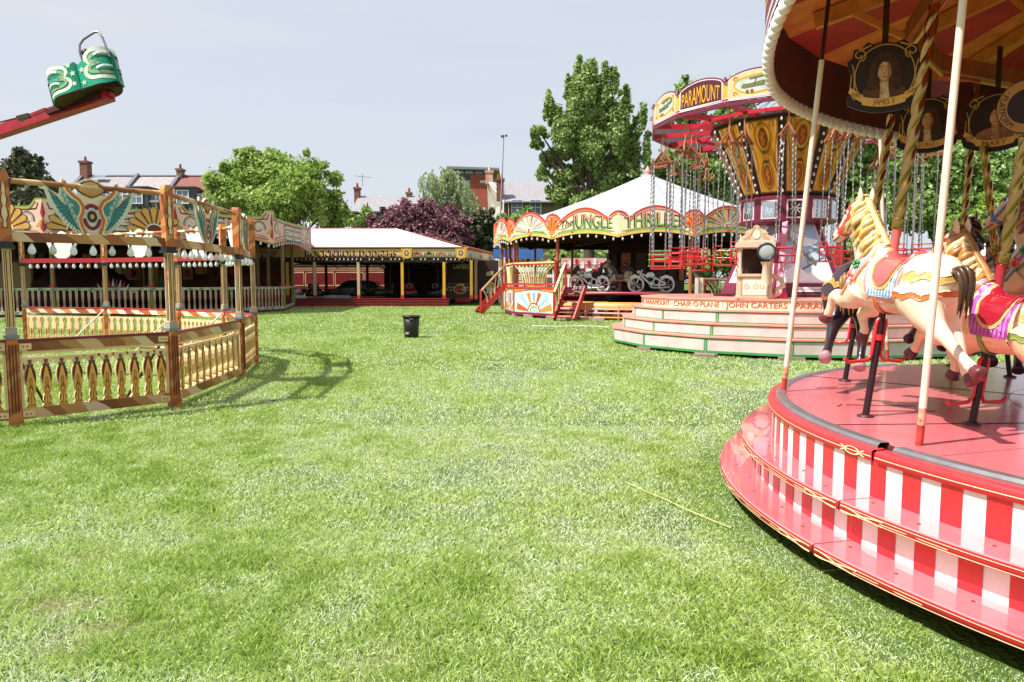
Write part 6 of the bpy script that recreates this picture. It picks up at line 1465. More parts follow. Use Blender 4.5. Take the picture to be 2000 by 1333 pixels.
def ground_behind():
    # things seen through the open ride: a candy striped barrier, small stalls and a blue banner behind
    def X(px, d): return (px - 1000) / FPX * d * 1.004
    wht = paint('eceaea', .5); red = paint('b8242c', .45); pink = paint('dba8a8', .5); bl = paint('3f6ab0', .5); cr = paint('d9b8a0', .5)
    for i, (z, y, x0, x1) in enumerate(((2.35, 49, 1080, 1330), (1.95, 49.6, 1020, 1330))):
        t = thing('striped_barrier', ('red and white striped barrier rail behind the jungle ride, upper one', 'red and white striped barrier rail behind the jungle ride, lower one')[i], 'barrier', (X(x0, y), y, 0)); a, b = X(x0, y), X(x1, y); n = 20
        mb = MB(); mr = MB()
        for k in range(n): (mb if k % 2 else mr).box((a + (b - a) * (k + .5) / n, y, z), ((b - a) / n, .08, .2), wht if k % 2 else red)
        mb.build('white_band', t)['kind'] = 'stuff'; mr.build('red_band', t)['kind'] = 'stuff'
        mb = MB()
        for k in range(5): mb.box((a + (b - a) * k / 4, y + .08, z / 2), (.1, .08, z), wht)
        mb.build('post', t)['kind'] = 'stuff'
    for i, (px, w_, h_, mt, l) in enumerate(((1002, 1.6, 2.2, wht, 'white kiosk behind the entrance railing of the jungle ride'), (1045, 1.5, 1.9, cr, 'cream stall board behind the jungle ride, left one'), (1135, 1.7, 1.85, wht, 'white stall board behind the jungle ride, middle one'), (1185, 1.4, 1.8, cr, 'cream stall board behind the motorbike'), (1305, 1.3, 2.2, cr, 'cream stall board at the right behind the jungle ride'))):
        y = 46.5; t = thing('stall_board', l, 'stall', (X(px, y), y, 0)); fr = Fr((X(px, y), y, 0), (1, 0, 0), (0, 0, 1)); mb = MB(); mb.prism(fr, rect(-w_ / 2, 0, w_ / 2, h_), -.7, 0, mt); mb.build('panel', t); mb = MB()
        mb.stroke(fr, rect(-w_ / 2 + .08, h_ - .8, w_ / 2 - .08, h_ - .08), .07, .008, red, True)
        for k in range(4): mb.stroke(fr, bez((-w_ / 2 + .2, h_ - .25 - .14 * k), (-.2, h_ - .15 - .14 * k), (.2, h_ - .35 - .14 * k), (w_ / 2 - .2, h_ - .25 - .14 * k)), .05, .008, (red, pink)[k % 2])
        mb.build('scroll_painting', t)
    y = 52; t = thing('fairground_stall', 'blue and white bannered stall glimpsed left of the jungle ride', 'stall', (X(1010, y), y, 0)); mb = MB(); mb.box((X(1012, y), y, 3.55), (3.6, .1, .7), bl); mb.build('banner', t); mb = MB(); mb.box((X(1012, y), y + 1.5, 1.3), (4.2, 2, 2.6), wht); mb.build('counter', t); mb = MB(); mb.box((X(985, y), y, 2.5), (.3, .2, 1.6), wht); mb.build('post', t)
    y = 50; t = thing('pink_stall', 'pink and white stall front glimpsed through the jungle ride', 'stall', (X(1190, y), y, 0)); mb = MB(); mb.box((X(1180, y), y + .5, 2.75), (6, .2, .9), pink); mb.build('fascia', t); mb = MB()
    for k in range(14): mb.box((X(1180, y) - 2.8 + .43 * k, y + .36, 2.7 + .12 * (k % 3)), (.18, .06, .4), (red, wht)[k % 2])
    mb.box((X(1180, y), y + .39, 2.8), (6, .03, .04), wht); mb.build('bunting', t)
ground_behind()
# ================================================================== PARAMOUNT chair-o-plane
PC = Vector((7.2, 19.0, 0))
def pp(adeg, r, z=0.0): return Vector((PC.x + r * math.sin(R(adeg)), PC.y - r * math.cos(R(adeg)), z))
def facet(a0, a1, r, z=0.0):
    p, q = pp(a0, r, z), pp(a1, r, z); return Fr(p, q - p, (0, 0, 1)), (q - p).length
def chairoplane():
    t = thing('chair_swing_ride', 'tall swing ride with gilded flared tower, arched PARAMOUNT crown boards and white stepped base', 'swing ride', PC)
    wht = paint('cdbcb9', .5, var=.12); green = paint('3f8f4a', .45); pink = paint('e58f80', .4, var=.12); org = paint('e2703a', .45); cream = paint('dccab4', .45, var=.1); dk = paint('2c1614', .6); mar = paint('6a1c38', .4, var=.12); red = paint('c01f38', .4, var=.12); lpk = paint('ecc9cf', .4); gold = paint('d29a34', .35, var=.12); gdk = paint('8a5a1c', .4, var=.2); amber = paint('b87a20', .4); txt = paint('d4622c', .45)
    st = -18.5; levels = [(4.55, .07, .41), (4.27, .435, .685), (4.0, .71, .965)]
    for k in range(-8, 8):
        a0, a1 = st + 22.5 * k, st + 22.5 * (k + 1); seen = -5 <= k <= 4
        for li, (r_, z0, z1) in enumerate(levels):
            fr, L = facet(a0, a1, r_); mb = MB(); mb.prism(fr, rect(.006, z0, L - .006, z1), -.04, 0, wht)
            if seen:
                mb.prism(fr, rect(.01, z0 + .005, L - .01, z0 + (.055 if li == 0 else .02)), 0, .004, green); mb.prism(fr, rect(.01, z1 - .035, L - .01, z1 - .012), 0, .004, green)
                for x in (.012, L - .042): mb.prism(fr, rect(x, z0 + .022 if li else z0 + .056, x + .03, z1 - .036), 0, .004, green)
            mb.build('step_riser', t)
            rin = levels[li + 1][0] - .03 if li < 2 else 3.7
            p, q = pp(a0, r_ + .03, z1 + .022), pp(a1, r_ + .03, z1 + .022); p2, q2 = pp(a0, rin, z1 + .022), pp(a1, rin, z1 + .022); up = Vector((0, 0, -.03)); mb = MB()
            mb.add([p, q, q2, p2, p + up, q + up, q2 + up, p2 + up], [(0, 1, 2, 3), (7, 6, 5, 4), (0, 4, 5, 1), (1, 5, 6, 2), (3, 2, 6, 7), (0, 3, 7, 4)], pink); mb.build('step_tread', t)
        fr, L = facet(a0, a1, 3.75); mb = MB(); mb.prism(fr, rect(.006, .99, L - .006, 1.215), -.04, 0, cream); o = mb.build('name_panel', t)
        if -5 <= k <= 3:
            s_ = {-4: 'JOHN CARTERS', -3: 'PARAMOUNT', -2: 'CHAIR·O·PLANE', -1: 'JOHN CARTERS', 0: 'PARAMOUNT', 1: 'CHAIR·O·PLANE', -5: 'PARAMOUNT', 2: 'JOHN CARTERS', 3: 'PARAMOUNT'}[k]
            vs, fs, w_, hh = textmesh(s_); size = .125; sx = (L - .16) / (w_ * size / .73); mb = MB()
            mb.text(fr, s_, .08 + .008, 1.045 - .008, size, paint('8a3a1c', .5), .004, 'L', sx=min(sx, 1.75)); mb.text(fr, s_, .08, 1.045, size, txt, .007, 'L', sx=min(sx, 1.75)); 
            mb.build('lettering', o)
    mb = MB(); mb.lathe([(.05, 1.235), (3.76, 1.235), (3.78, 1.225), (3.78, 1.205), (3.72, 1.20)], PC, pink, 16, smooth=False, a0=R(st - 90), a1=R(st + 270)); mb.build('platform_floor', t)
    mb = MB(); mb.lathe([(4.3, .0), (4.3, .3)], PC, paint('1a100f', .9), 32); mb.build('under_skirt', t)
    # pyramid base with painted sky
    sky_ = paint('a9c0e0', .5, var=.12, scale=1.2); mtn = paint('c3d3e8', .5, var=.2, scale=2.5); wc = paint('eef0f4', .5)
    for k in range(6):
        ac = 3 + 60 * k; p0, p1 = pp(ac - 30, 1.72, 1.30), pp(ac + 30, 1.72, 1.30); q0, q1 = pp(ac - 30, .92, 3.12), pp(ac + 30, .92, 3.12); u = (p1 - p0); L = u.length; v = ((q0 + q1) / 2 - (p0 + p1) / 2); H_ = v.length; fr = Fr(p0, u, v); dx = (L - (q1 - q0).length) / 2
        f_ = lambda x, y: (x * L + (1 - 2 * x) * dx * y, y * H_)
        mb = MB(); mb.prism(fr, [(0, 0), (L, 0), f_(1, 1), f_(0, 1)], -.05, 0, red if k == 1 else mar); pn = mb.build('base_panel', t)
        if k in (0, 5, 4):
            mb = MB(); q = [f_(.09, .16), f_(.91, .16), f_(.86, .97), f_(.14, .97)]
            mb.poly(fr, q, .006, sky_ if k == 0 else paint('8a8a94', .5, var=.3, scale=2)); mb.stroke(fr, q, .03, .008, lpk, True)
            # snow mountains low down, soft cloud streaks, an aeroplane
            m1 = [f_(.1, .17), f_(.9, .17), f_(.89, .40), f_(.78, .52), f_(.66, .40), f_(.55, .60), f_(.40, .46), f_(.26, .58), f_(.12, .42)]
            mb.poly(fr, m1, .009, mtn if k == 0 else paint('7c5f5a', .5, var=.3)); mb.poly(fr, [f_(.1, .17), f_(.9, .17), f_(.9, .28), f_(.72, .40), f_(.5, .27), f_(.3, .41), f_(.1, .30)], .012, wc)
            for cx_, cy_, w_ in ((.3, .8, .34), (.62, .72, .4), (.45, .92, .3)): mb.poly(fr, [f_(cx_ + w_ / 2 * math.cos(a) * (1 + .15 * math.sin(5 * a)), cy_ + .055 * math.sin(a) * (1 + .3 * math.cos(3 * a))) for a in [2 * PI * j / 18 for j in range(18)]], .0105, wc)
            if k == 0:
                pl = paint('8c8870', .5); pl2 = paint('5f5c50', .5)
                mb.stroke(fr, [f_(.18, .78), f_(.40, .62), f_(.62, .44)], .07, .016, pl); mb.poly(fr, [f_(.56, .46), f_(.66, .38), f_(.70, .44), f_(.62, .52)], .018, pl2); mb.stroke(fr, [f_(.42, .34), f_(.84, .50)], .035, .019, pl2); mb.stroke(fr, [f_(.46, .52), f_(.86, .66)], .035, .019, pl); mb.stroke(fr, [f_(.52, .36), f_(.55, .54)], .015, .02, pl2); mb.stroke(fr, [f_(.76, .46), f_(.79, .64)], .015, .02, pl2); mb.poly(fr, [f_(.14, .74), f_(.2, .72), f_(.22, .86), f_(.16, .86)], .02, pl)
            mb.build('mural', pn)
        if k == 0:
            mb = MB(); r_ = [(.62 + .42 * math.cos(0), 0)]; pts = arc(L / 2 + .32, .13, .06, -90, 90, 6) + arc(L / 2 - .32, .13, .06, 90, 270, 6); mb.prism(fr, pts, 0, .02, paint('ece2e2', .5)); mb.text(fr, 'HEIGHT RESTRICTIONS APPLY', L / 2, .105, .05, paint('4a3a3a', .5), .023, sx=.72); mb.build('notice_pill', pn)
    mb = MB(); mb.lathe([(1.9, 1.235), (1.9, 1.30), (1.75, 1.31)], PC, paint('3a1418', .6), 6, smooth=False, a0=R(3 - 120), a1=R(3 + 240)); mb.build('plinth', t)
    # mirror band, flared tower
    n = 12; s0 = 4.0
    mb = MB(); mb.lathe([(.95, 3.05), (1.22, 3.12), (1.22, 3.72), (1.12, 3.78)], PC, mar, n, smooth=False, a0=R(s0 - 90), a1=R(s0 + 270)); mb.build('mirror_drum', t)
    mir_m = paint('c9d0d8', .04, 1.0, var=.0)
    for k in range(-4, 5):
        a0, a1 = s0 + 30 * k, s0 + 30 * (k + 1); fr, L = facet(a0, a1, 1.22)
        mb = MB(); mb.prism(fr, rect(L / 2 - .21, 3.18, L / 2 + .21, 3.64), 0, .012, lpk); mb.prism(fr, rect(L / 2 - .175, 3.215, L / 2 + .175, 3.605), .012, .016, mir_m)
        for j in range(8):
            an = 2 * PI * j / 8; mb.poly(fr, [(L / 2 + .03 * math.cos(an + .6), 3.41 + .03 * math.sin(an + .6)), (L / 2 + .14 * math.cos(an + .12), 3.41 + .15 * math.sin(an + .12)), (L / 2 + .15 * math.cos(an), 3.41 + .16 * math.sin(an)), (L / 2 + .03 * math.cos(an - .1), 3.41 + .03 * math.sin(an - .1))], .0185, paint('e8ecef', .3, .4))
        mb.build('mirror', t)
    bl = bulb_mesh('bulb_tower', .058, bulb_w, False)
    Zb, Zt, Rb, Rt = 3.78, 5.55, 1.16, 1.98
    mb = MB(); mb.lathe([(Rb, Zb), (Rt, Zt), (Rt + .05, Zt + .02), (Rt + .05, Zt + .08), (.2, Zt + .1)], PC, dk, n, smooth=False, a0=R(s0 - 90), a1=R(s0 + 270)); mb.build('tower_shell', t)
    for k in range(-5, 6):
        a0, a1 = s0 + 30 * k, s0 + 30 * (k + 1); p0, p1 = pp(a0, Rb, Zb), pp(a1, Rb, Zb); q0, q1 = pp(a0, Rt, Zt), pp(a1, Rt, Zt); u = p1 - p0; v = (q0 + q1) / 2 - (p0 + p1) / 2; fr = Fr(p0, u, v); L = u.length; H_ = v.length; ex = ((q1 - q0).length - L) / 2
        f_ = lambda x, y: (x * L + (2 * x - 1) * ex * y, y * H_)
        mb = MB(); q = [f_(.12, .03), f_(.88, .03), f_(.91, .97), f_(.09, .97)]; mb.prism(fr, q, .002, .012, gdk); pn = mb.build('gilded_panel', t)
        mb = MB(); mb.poly(fr, [f_(.15, .045), f_(.85, .045), f_(.88, .955), f_(.12, .955)], .0145, gold); mb.stroke(fr, [f_(.18, .06), f_(.82, .06), f_(.85, .94), f_(.15, .94)], .012, .017, cream, True)
        def S(pts, w_, mt, h): mb.stroke(fr, [f_(*p_) for p_ in pts], w_, h, mt)
        for sg in (1, -1):
            g_ = (lambda P: P) if sg > 0 else (lambda P: mir(P, .5))
            S(g_(bez((.5, .95), (.86, .86), (.74, .62), (.5, .5), 12)), .045, amber, .018); S(g_(bez((.5, .06), (.80, .14), (.74, .36), (.5, .5), 12)), .045, amber, .018)
            S(g_(bez((.5, .93), (.82, .85), (.70, .63), (.5, .52), 12)), .012, dk, .021); S(g_(bez((.5, .08), (.76, .16), (.70, .36), (.5, .48), 12)), .012, dk, .021)
            S(g_(spiral(.76, .90, .07, .015, 200, -120, 12)), .018, gdk, .02); S(g_(bez((.84, .3), (.68, .42), (.84, .6), (.86, .8), 10)), .014, gdk, .02)
        for cy_, hh in ((.74, .12), (.26, .13)):
            mb.poly(fr, [f_(.5 + .11 * math.cos(a), cy_ + hh * math.sin(a)) for a in [2 * PI * j / 18 for j in range(18)]], .023, paint('9c4a1c', .4)); S([(.5 + .11 * math.cos(2 * PI * j / 18), cy_ + hh * math.sin(2 * PI * j / 18)) for j in range(19)], .012, dk, .026)
            S([(.46, cy_ + .07), (.54, cy_ + .05), (.46, cy_ + .01), (.54, cy_ - .03), (.47, cy_ - .08)], .018, gold, .026)
        mb.poly(fr, [f_(.5 + .12 * math.cos(a), .5 + .045 * math.sin(a)) for a in [2 * PI * j / 16 for j in range(16)]], .027, amber); mb.poly(fr, [f_(.38, .58), f_(.62, .58), f_(.5, .53)], .027, paint('3a4a22', .5)); mb.poly(fr, [f_(.38, .42), f_(.5, .47), f_(.62, .42)], .027, paint('3a4a22', .5))
        mb.build('ornament', pn)
        for j in range(10):
            f = (j + .5) / 10; inst(bl, 'light_bulb', pn, pp(a0, Rb + (Rt - Rb) * f + .035, Zb + (Zt - Zb) * f))
    # crown ring: radial arms, tie wires, arched boards
    Rr = 3.55; zr = 5.66; sc0 = -43.5
    mb = MB(); mb.tube([PC + Vector((0, 0, 5.5)), PC + Vector((0, 0, 6.9))], .16, red, 10); mb.build('mast', t)
    for k in range(16):
        a = sc0 + 22.5 * k
        mb = MB(); mb.bar(pp(a, 1.2, 5.62), pp(a, Rr, 5.60), .09, .12, red); mb.build('arm', t)
    mb = MB()
    for k in range(16):
        a = sc0 + 22.5 * k + 8; mb.tube([PC + Vector((0, 0, 6.8)), pp(a, Rr - .05, 5.75)], .008, dk, 4, caps=False); mb.tube([PC + Vector((0, 0, 6.6)), pp(a + 9, 2.3, 5.65)], .008, dk, 4, caps=False)
    mb.build('tie_wire', t)
    mb = MB()
    for k in range(16):
        for rr in (Rr - .02, 2.55): mb.bar(pp(sc0 + 22.5 * k, rr, 5.56), pp(sc0 + 22.5 * (k + 1), rr, 5.56), .06, .08, mar if rr > 3 else red)
    mb.build('ring_beam', t)
    for k in range(16):
        a0, a1 = sc0 + 22.5 * k, sc0 + 22.5 * (k + 1); fr, L = facet(a0, a1, Rr, zr); top = [(.07 + (L - .14) * i / 20, .46 + .16 * math.sin(PI * i / 20) ** .7) for i in range(21)]
        mb = MB(); mb.prism(fr, [(0, -.04), (L, -.04), (L, .44)] + top[::-1] + [(0, .44)], -.04, 0, mar, back=paint('8f8a90', .6)); bd = mb.build('crown_board', t)
        mb = MB(); pnl = [(.10, .03), (L - .10, .03)] + [(min(L - .1, max(.1, x)), y - .06) for x, y in top[::-1]]; mb.stroke(fr, [(.085, .015), (L - .085, .015)] + [(min(L - .085, max(.085, x)), y - .045) for x, y in top[::-1]], .022, .004, lpk, True); mb.stroke(fr, [(0, -.02), (L, -.02)], .02, .004, lpk)
        if k % 2 == 15 % 2:
            mb.poly(fr, pnl, .004, paint('4a1426', .5)); s_ = 'PARAMOUNT'; vs, fs, w_, hh = textmesh(s_); size = .30; sx = (L - .28) / (w_ * size / .73); wf = lambda dx: (lambda x, y: (x + dx, y * (1 + .42 * math.sin(PI * min(1, max(0, x / (L - .28)))))))
            mb.text(fr, s_, .14, .07, size, dk, .007, 'L', sx=sx, warp=wf(.012)); mb.text(fr, s_, .14, .07, size, paint('eaa62e', .4), .010, 'L', sx=sx, warp=wf(0))
        else:
            mb.poly(fr, pnl, .004, paint('e8c486', .5, var=.2, scale=4)); el = [(L / 2 + (L / 2 - .2) * math.cos(a), .28 + .19 * math.sin(a)) for a in [2 * PI * j / 24 for j in range(24)]]; mb.poly(fr, el, .007, paint('b9c4b4', .5, var=.2, scale=4)); mb.stroke(fr, [(x, y + .012 * math.sin(9 * x)) for x, y in el], .03, .010, gold, True)
            for sg in (1, -1):
                for y in (.10, .42): mb.stroke(fr, [(L / 2 + sg * x, yy) for x, yy in spiral(L / 2 - .22, y, .06, .015, 200, -120, 10)], .022, .012, org)
            p_ = paint('6f6a48', .5); p2_ = paint('8a3a2c', .5); c = L / 2
            mb.stroke(fr, [(c - .30, .25), (c + .06, .29), (c + .34, .33)], .06, .013, p_); mb.poly(fr, [(c - .34, .22), (c - .22, .20), (c - .16, .29), (c - .3, .30)], .016, p_); mb.stroke(fr, [(c - .16, .40), (c + .30, .45)], .035, .016, p_); mb.stroke(fr, [(c - .20, .23), (c + .22, .26)], .035, .018, p_); mb.stroke(fr, [(c - .05, .24), (c - .02, .41)], .012, .018, dk); mb.stroke(fr, [(c + .14, .26), (c + .18, .43)], .012, .018, dk); mb.poly(fr, [(c + .30, .31), (c + .40, .33), (c + .40, .43), (c + .35, .42)], .018, p_)
            for x in (-.2, -.1): mb.poly(fr, arc(c + x, .13, .035, 0, 360, 10)[:-1], .019, p2_)
        for x0, x1 in ((.0, .075), (L - .075, L)): mb.prism(fr, rect(x0, .02, x1, .40), 0, .008, lpk); mb.prism(fr, [(x0 + (0 if x0 == 0 else .015), .05), (x1 - (.015 if x0 == 0 else 0), .05), (x1 - (.015 if x0 == 0 else 0), .36), (x0 + (0 if x0 == 0 else .015), .36)], .008, .012, paint('e6ac3a', .4))
        mb.build('painting', bd)
        mb = MB(); mb.tube([pp(a0, Rr + .01, zr + .40), pp(a0, Rr + .01, zr + .50)], [.06, .03], mar, 8); mb.build('boss', t)
    # strut in front of the pyramid
    mb = MB(); p = pp(-24, 2.15, 1.24); q = pp(-22, 1.12, 3.1); mb.bar(p, q, .13, .12, paint('d8788c', .4)); mb.box(p + Vector((0, 0, .05)), (.3, .3, .1), red); mb.build('strut', t)
    # strings of bulbs seen against the trees
    return t
chairoplane()
def chairs():
    proto = thing('swing_chair', 'red tubular swing chair hanging on four chains', 'swing chair', (0, 0, 0), 'chairs hanging from the swing ride'); o0 = off(proto)
    red = paint('c8242c', .35, coat=.2); wd = paint('9a5a3c', .6, var=.3); ch = paint('a8a4a8', .35, .7); seat = paint('a83a30', .45); rope = paint('c98a62', .6)
    mb = MB()
    for x in (-.22, .22):
        mb.tube([(x, -.18, .02), (x, -.18, .36)], .016, red, 6); mb.tube([(x, .18, .02), (x, .18, .46)], .016, red, 6); mb.tube([(x, -.18, .34), (x, .18, .34)], .016, red, 6); mb.tube([(x, -.18, .18), (x, .18, .18)], .012, red, 6)
    for y, zs in ((-.18, (.02, .20, .34)), (.18, (.02, .24, .36, .46))):
        for z in zs: mb.tube([(-.26, y, z), (.26, y, z)], .015, red, 6)
    mb.build('chair_frame', proto)
    mb = MB(); mb.box((0, 0, .02), (.46, .40, .035), seat); mb.build('seat', proto)
    for x in (-.22, .22):
        for y in (-.18, .18):
            mb = MB(); a = Vector((x, y, .35)); b = Vector((x * 1.0, y * .12 + (.10 if y > 0 else -.10), 2.75)); n = 40
            pts = [a + (b - a) * (i / n) for i in range(n + 1)]; mb.tube(pts, [.010 if i % 2 else .019 for i in range(n + 1)], ch, 4, caps=False, smooth=False, twist=.8); mb.build('chain', proto)
    mb = MB()
    for x in (-.22, .22): mb.bar((x, -.16, 2.74), (x * .1, 0, 3.02), .035, .04, wd); mb.bar((x, .16, 2.74), (x * .1, 0, 3.02), .035, .04, wd)
    mb.bar((-.26, -.10, 2.76), (.26, -.10, 2.76), .035, .045, wd); mb.bar((-.26, .10, 2.76), (.26, .10, 2.76), .035, .045, wd); mb.build('spreader', proto)
    mb = MB(); mb.tube([(0, 0, 3.0), (.0, 0, 3.55)], .014, rope, 5); mb.tube([(.03, 0, 3.55), (.10, .02, 3.3), (.16, .0, 3.0), (.12, 0, 2.82)], .011, rope, 5); mb.build('hanger', proto)
    CH[proto.name] = kids(proto)
    side = lambda a: 'left side' if math.sin(R(a)) < -.4 else ('right side' if math.sin(R(a)) > .4 else 'middle')
    first = True; grn = paint('3f8f3a', .4)
    for ring, r_, nn, z in ((0, 3.30, 16, 1.98), (1, 2.55, 8, 2.06)):
        for k in range(nn):
            a = -43.5 + (22.5 if ring == 0 else 45) * k; zz = z + .05 * math.sin(k * 2.1 + ring)
            c = proto if first else copy_tree(proto); first = False
            pos = pp(a, r_, zz); c.location = pos; c.rotation_euler = (0, 0, R(a + 90 + (-8 if k % 3 else 10)))
            fb = 'front' if math.cos(R(a)) > .3 else ('back' if math.cos(R(a)) < -.3 else 'flank')
            c['label'] = 'red swing chair on four chains, %s ring, at the %s %s of the tower' % (('outer', 'inner')[ring], fb, side(a)); c['_g'] = 1
            del c['_g']
            if ring == 0 and k == 13:
                for ch_ in kids(c):
                    if ch_.name.startswith(('chair_frame',)):
                        ch_.data = ch_.data.copy(); ch_.data.materials.clear(); ch_.data.materials.append(grn)
                c['label'] = 'green swing chair, the leftmost of the hanging chairs'
chairs()
ORD = ['first', 'second', 'third', 'fourth', 'fifth', 'sixth', 'seventh', 'eighth', 'ninth', 'tenth', 'eleventh', 'twelfth'] + ['%dth' % i for i in range(13, 40)]
def rank_labels(objs, fmt):
    objs = sorted(objs, key=lambda o: o.location.x / o.location.y)
    for i, o in enumerate(objs): o['label'] = fmt % ORD[i]
rank_labels([o for o in bpy.data.objects if o.get('category') == 'swing chair' and not o['label'].startswith('green')], 'red swing chair on four chains, %s red chair from the left of the tower ride')
def kiosk():
    o = at(1474, 578, 15.9); o.z = 1.245; t = thing('pay_box', 'ornate cream pay box with carved pediment on the swing ride platform', 'pay box', o)
    cr = paint('e2c3ac', .45, var=.12); pk = paint('e6b8a4', .45); wh = paint('eee4da', .45); dk = paint('3a201c', .7); red = paint('b8303a', .4); gd = paint('d9a862', .4)
    fr = Fr(o, Vector((.97, -.24, 0)), (0, 0, 1)); w_ = .36
    mb = MB(); mb.prism(fr, rect(-w_, 0, w_, .52), -.62, 0, cr); mb.prism(fr, rect(-w_ - .03, 0, w_ + .03, .05), -.65, .03, pk); mb.prism(fr, rect(-w_ - .03, .49, w_ + .03, .55), -.65, .04, pk); mb.build('lower_case', t)
    mb = MB(); mb.prism(fr, rect(-w_ + .1, .08, w_ - .1, .46), 0, .01, wh); 
    for k in range(3): mb.stroke(fr, spiral(-.16 + .16 * k, .27, .07, .015, 90, -300 if k % 2 else 480, 16), .02, .014, pk)
    mb.stroke(fr, rect(-w_ + .07, .06, w_ - .07, .48), .018, .012, gd, True); mb.build('carved_panel', t)
    mb = MB()
    for x in (-w_ + .04, w_ - .04):
        for h in (-.04, -.58): mb.tube([fr(x, .55, h), fr(x, .62, h), fr(x, .7, h), fr(x, 1.02, h), fr(x, 1.08, h), fr(x, 1.14, h)], [.045, .05, .032, .036, .045, .05], cr, 10)
    mb.build('column', t)
    mb = MB(); mb.prism(fr, rect(-w_ + .02, .55, w_ - .02, 1.12), -.60, -.56, dk); mb.prism(fr, rect(w_ - .06, .55, w_ - .02, 1.12), -.58, -.06, dk); mb.build('booth_back', t)
    mb = MB(); mb.prism(fr, rect(-w_ - .04, 1.13, w_ + .04, 1.25), -.66, .04, cr); half = [(0, 1.62), (.05, 1.60), (.08, 1.54), (.2, 1.50), (.24, 1.40), (.34, 1.36), (.38, 1.25)]
    mb.prism(fr, (half + mir(half)[::-1])[:-1], -.05, .0, cr); mb.build('pediment', t)
    mb = MB()
    for sg in (1, -1):
        f = (lambda q: q) if sg > 0 else mir
        mb.stroke(fr, f(spiral(.2, 1.36, .09, .02, 60, 420, 18)), .025, .005, pk); mb.stroke(fr, f(bez((.02, 1.58), (.12, 1.5), (.05, 1.4), (.28, 1.3))), .022, .008, gd)
    mb.poly(fr, arc(0, 1.41, .08, 0, 360, 14, .1)[:-1], .01, wh); mb.build('carving', t)
    mb = MB(); q = [fr(w_ + .01, .5, -.1), fr(w_ + .2, .42, -.1), fr(w_ + .24, .28, -.1), fr(w_ + .1, .2, -.1), fr(w_ + .16, .12, -.1), fr(w_ + .04, .02, -.1)]; mb.tube(q, [.05, .06, .06, .05, .05, .03], cr, 8); mb.build('side_scroll', t)
    o2 = at(1497, 492, 15.7); t2 = thing('drum_lamp', 'round white drum with dark rim on a stand beside the cream pay box', 'drum', o2 - Vector((0, 0, .3)))
    f2 = Fr(o2, Vector((.94, -.34, 0)), (0, 0, 1)); rt = Matrix((f2(1, 0, 0) - o2, f2(0, 1, 0) - o2, f2(0, 0, 1) - o2)).transposed()
    mb = MB(); mb.lathe([(.001, .11), (.165, .115), (.17, .11)], o2, paint('a4a4a8', .5, var=.2), 24, rot=rt); mb.build('drum_skin', t2)
    mb = MB(); mb.lathe([(.155, .118), (.165, .13), (.195, .13), (.195, -.14), (.17, -.14), (.001, -.13)], o2, paint('3a4150', .3, .3), 24, rot=rt); mb.build('drum_shell', t2)
    mb = MB(); mb.tube([o2 - Vector((0, 0, .22)), o2 - Vector((0, 0, .32)), o2 - Vector((0, 0, .72))], [.12, .07, .10], cr, 10); mb.build('stand', t2)
    for i, (a, r_, s_) in enumerate(((-63.5, 4.5, .34), (-41, 4.5, .5), (-40, 4.72, .42), (-18.5, 4.5, .5), (4, 4.5, .4), (26.5, 4.5, .4))):
        mb = MB(); mb.box(pp(a, r_, .035), (s_, .26, .07), paint('8f7f74', .8, var=.25), R(a) * .5); tag(mb.build('timber_block', None, pp(a, r_)), 'flat timber packing block under the white steps of the swing ride', 'block', 'timber blocks under the swing ride')
kiosk()
rank_labels([o for o in bpy.data.objects if o.get('group') == 'timber blocks under the swing ride'], 'flat timber block under the white stepped base, %s from the left')
rank_labels([o for o in bpy.data.objects if o.get('group') == 'timber blocks under the jungle roundabout'], 'sawn timber block under the jungle roundabout edge, %s from the left')
# ================================================================== trees and houses behind
BARK = paint('4a3c30', .9, var=.25, bump=.4)
def leaves(lobes, n, size, seed, droop=0.0, aspect=1.6, shell=.55):
    """leaf clumps (small bent quads) through the volume of many lobes; returns verts, faces, attribute"""
    rg = np.random.default_rng(seed); lobes = np.array(lobes, float)
    vol = (lobes[:, 3] * lobes[:, 4] * lobes[:, 5]) ** .72; pick = rg.choice(len(lobes), n, p=vol / vol.sum()); L = lobes[pick]
    d = rg.normal(size=(n, 3)); d /= np.linalg.norm(d, axis=1)[:, None]
    rad = np.clip(rg.beta(3.0, 1.2, n) + rg.normal(0, .11, n), .1, 1.4)
    d2 = d * (1 + .22 * np.sin(d[:, [1]] * 7 + L[:, [0]] * 3) * np.sin(d[:, [2]] * 6 + L[:, [1]]))
    P = L[:, :3] + d2 * L[:, 3:6] * rad[:, None]
    nrm = d * .7 + rg.normal(0, .65, (n, 3)); nrm[:, 2] += .25; nrm /= np.linalg.norm(nrm, axis=1)[:, None]
    a = np.cross(nrm, rg.normal(size=(n, 3))); a /= np.linalg.norm(a, axis=1)[:, None]
    if droop: a[:, 2] -= droop; a /= np.linalg.norm(a, axis=1)[:, None]
    b = np.cross(nrm, a); b /= np.linalg.norm(b, axis=1)[:, None]
    s = size * rg.uniform(.55, 1.35, n)[:, None]
    V = np.empty((n, 4, 3)); V[:, 0] = P - a * s * aspect / 2; V[:, 1] = P + b * s / 2 + nrm * s * .12; V[:, 2] = P + a * s * aspect / 2 - nrm * s * .1; V[:, 3] = P - b * s / 2 + nrm * s * .12
    i = np.arange(n, dtype=np.int32)[:, None] * 4; Fc = np.concatenate([i + np.array([0, 1, 2]), i + np.array([0, 2, 3])], 0)
    at_ = np.repeat(np.clip(.5 + rg.normal(0, .2, n), 0, 1), 4)
    return V.reshape(-1, 3), Fc, at_
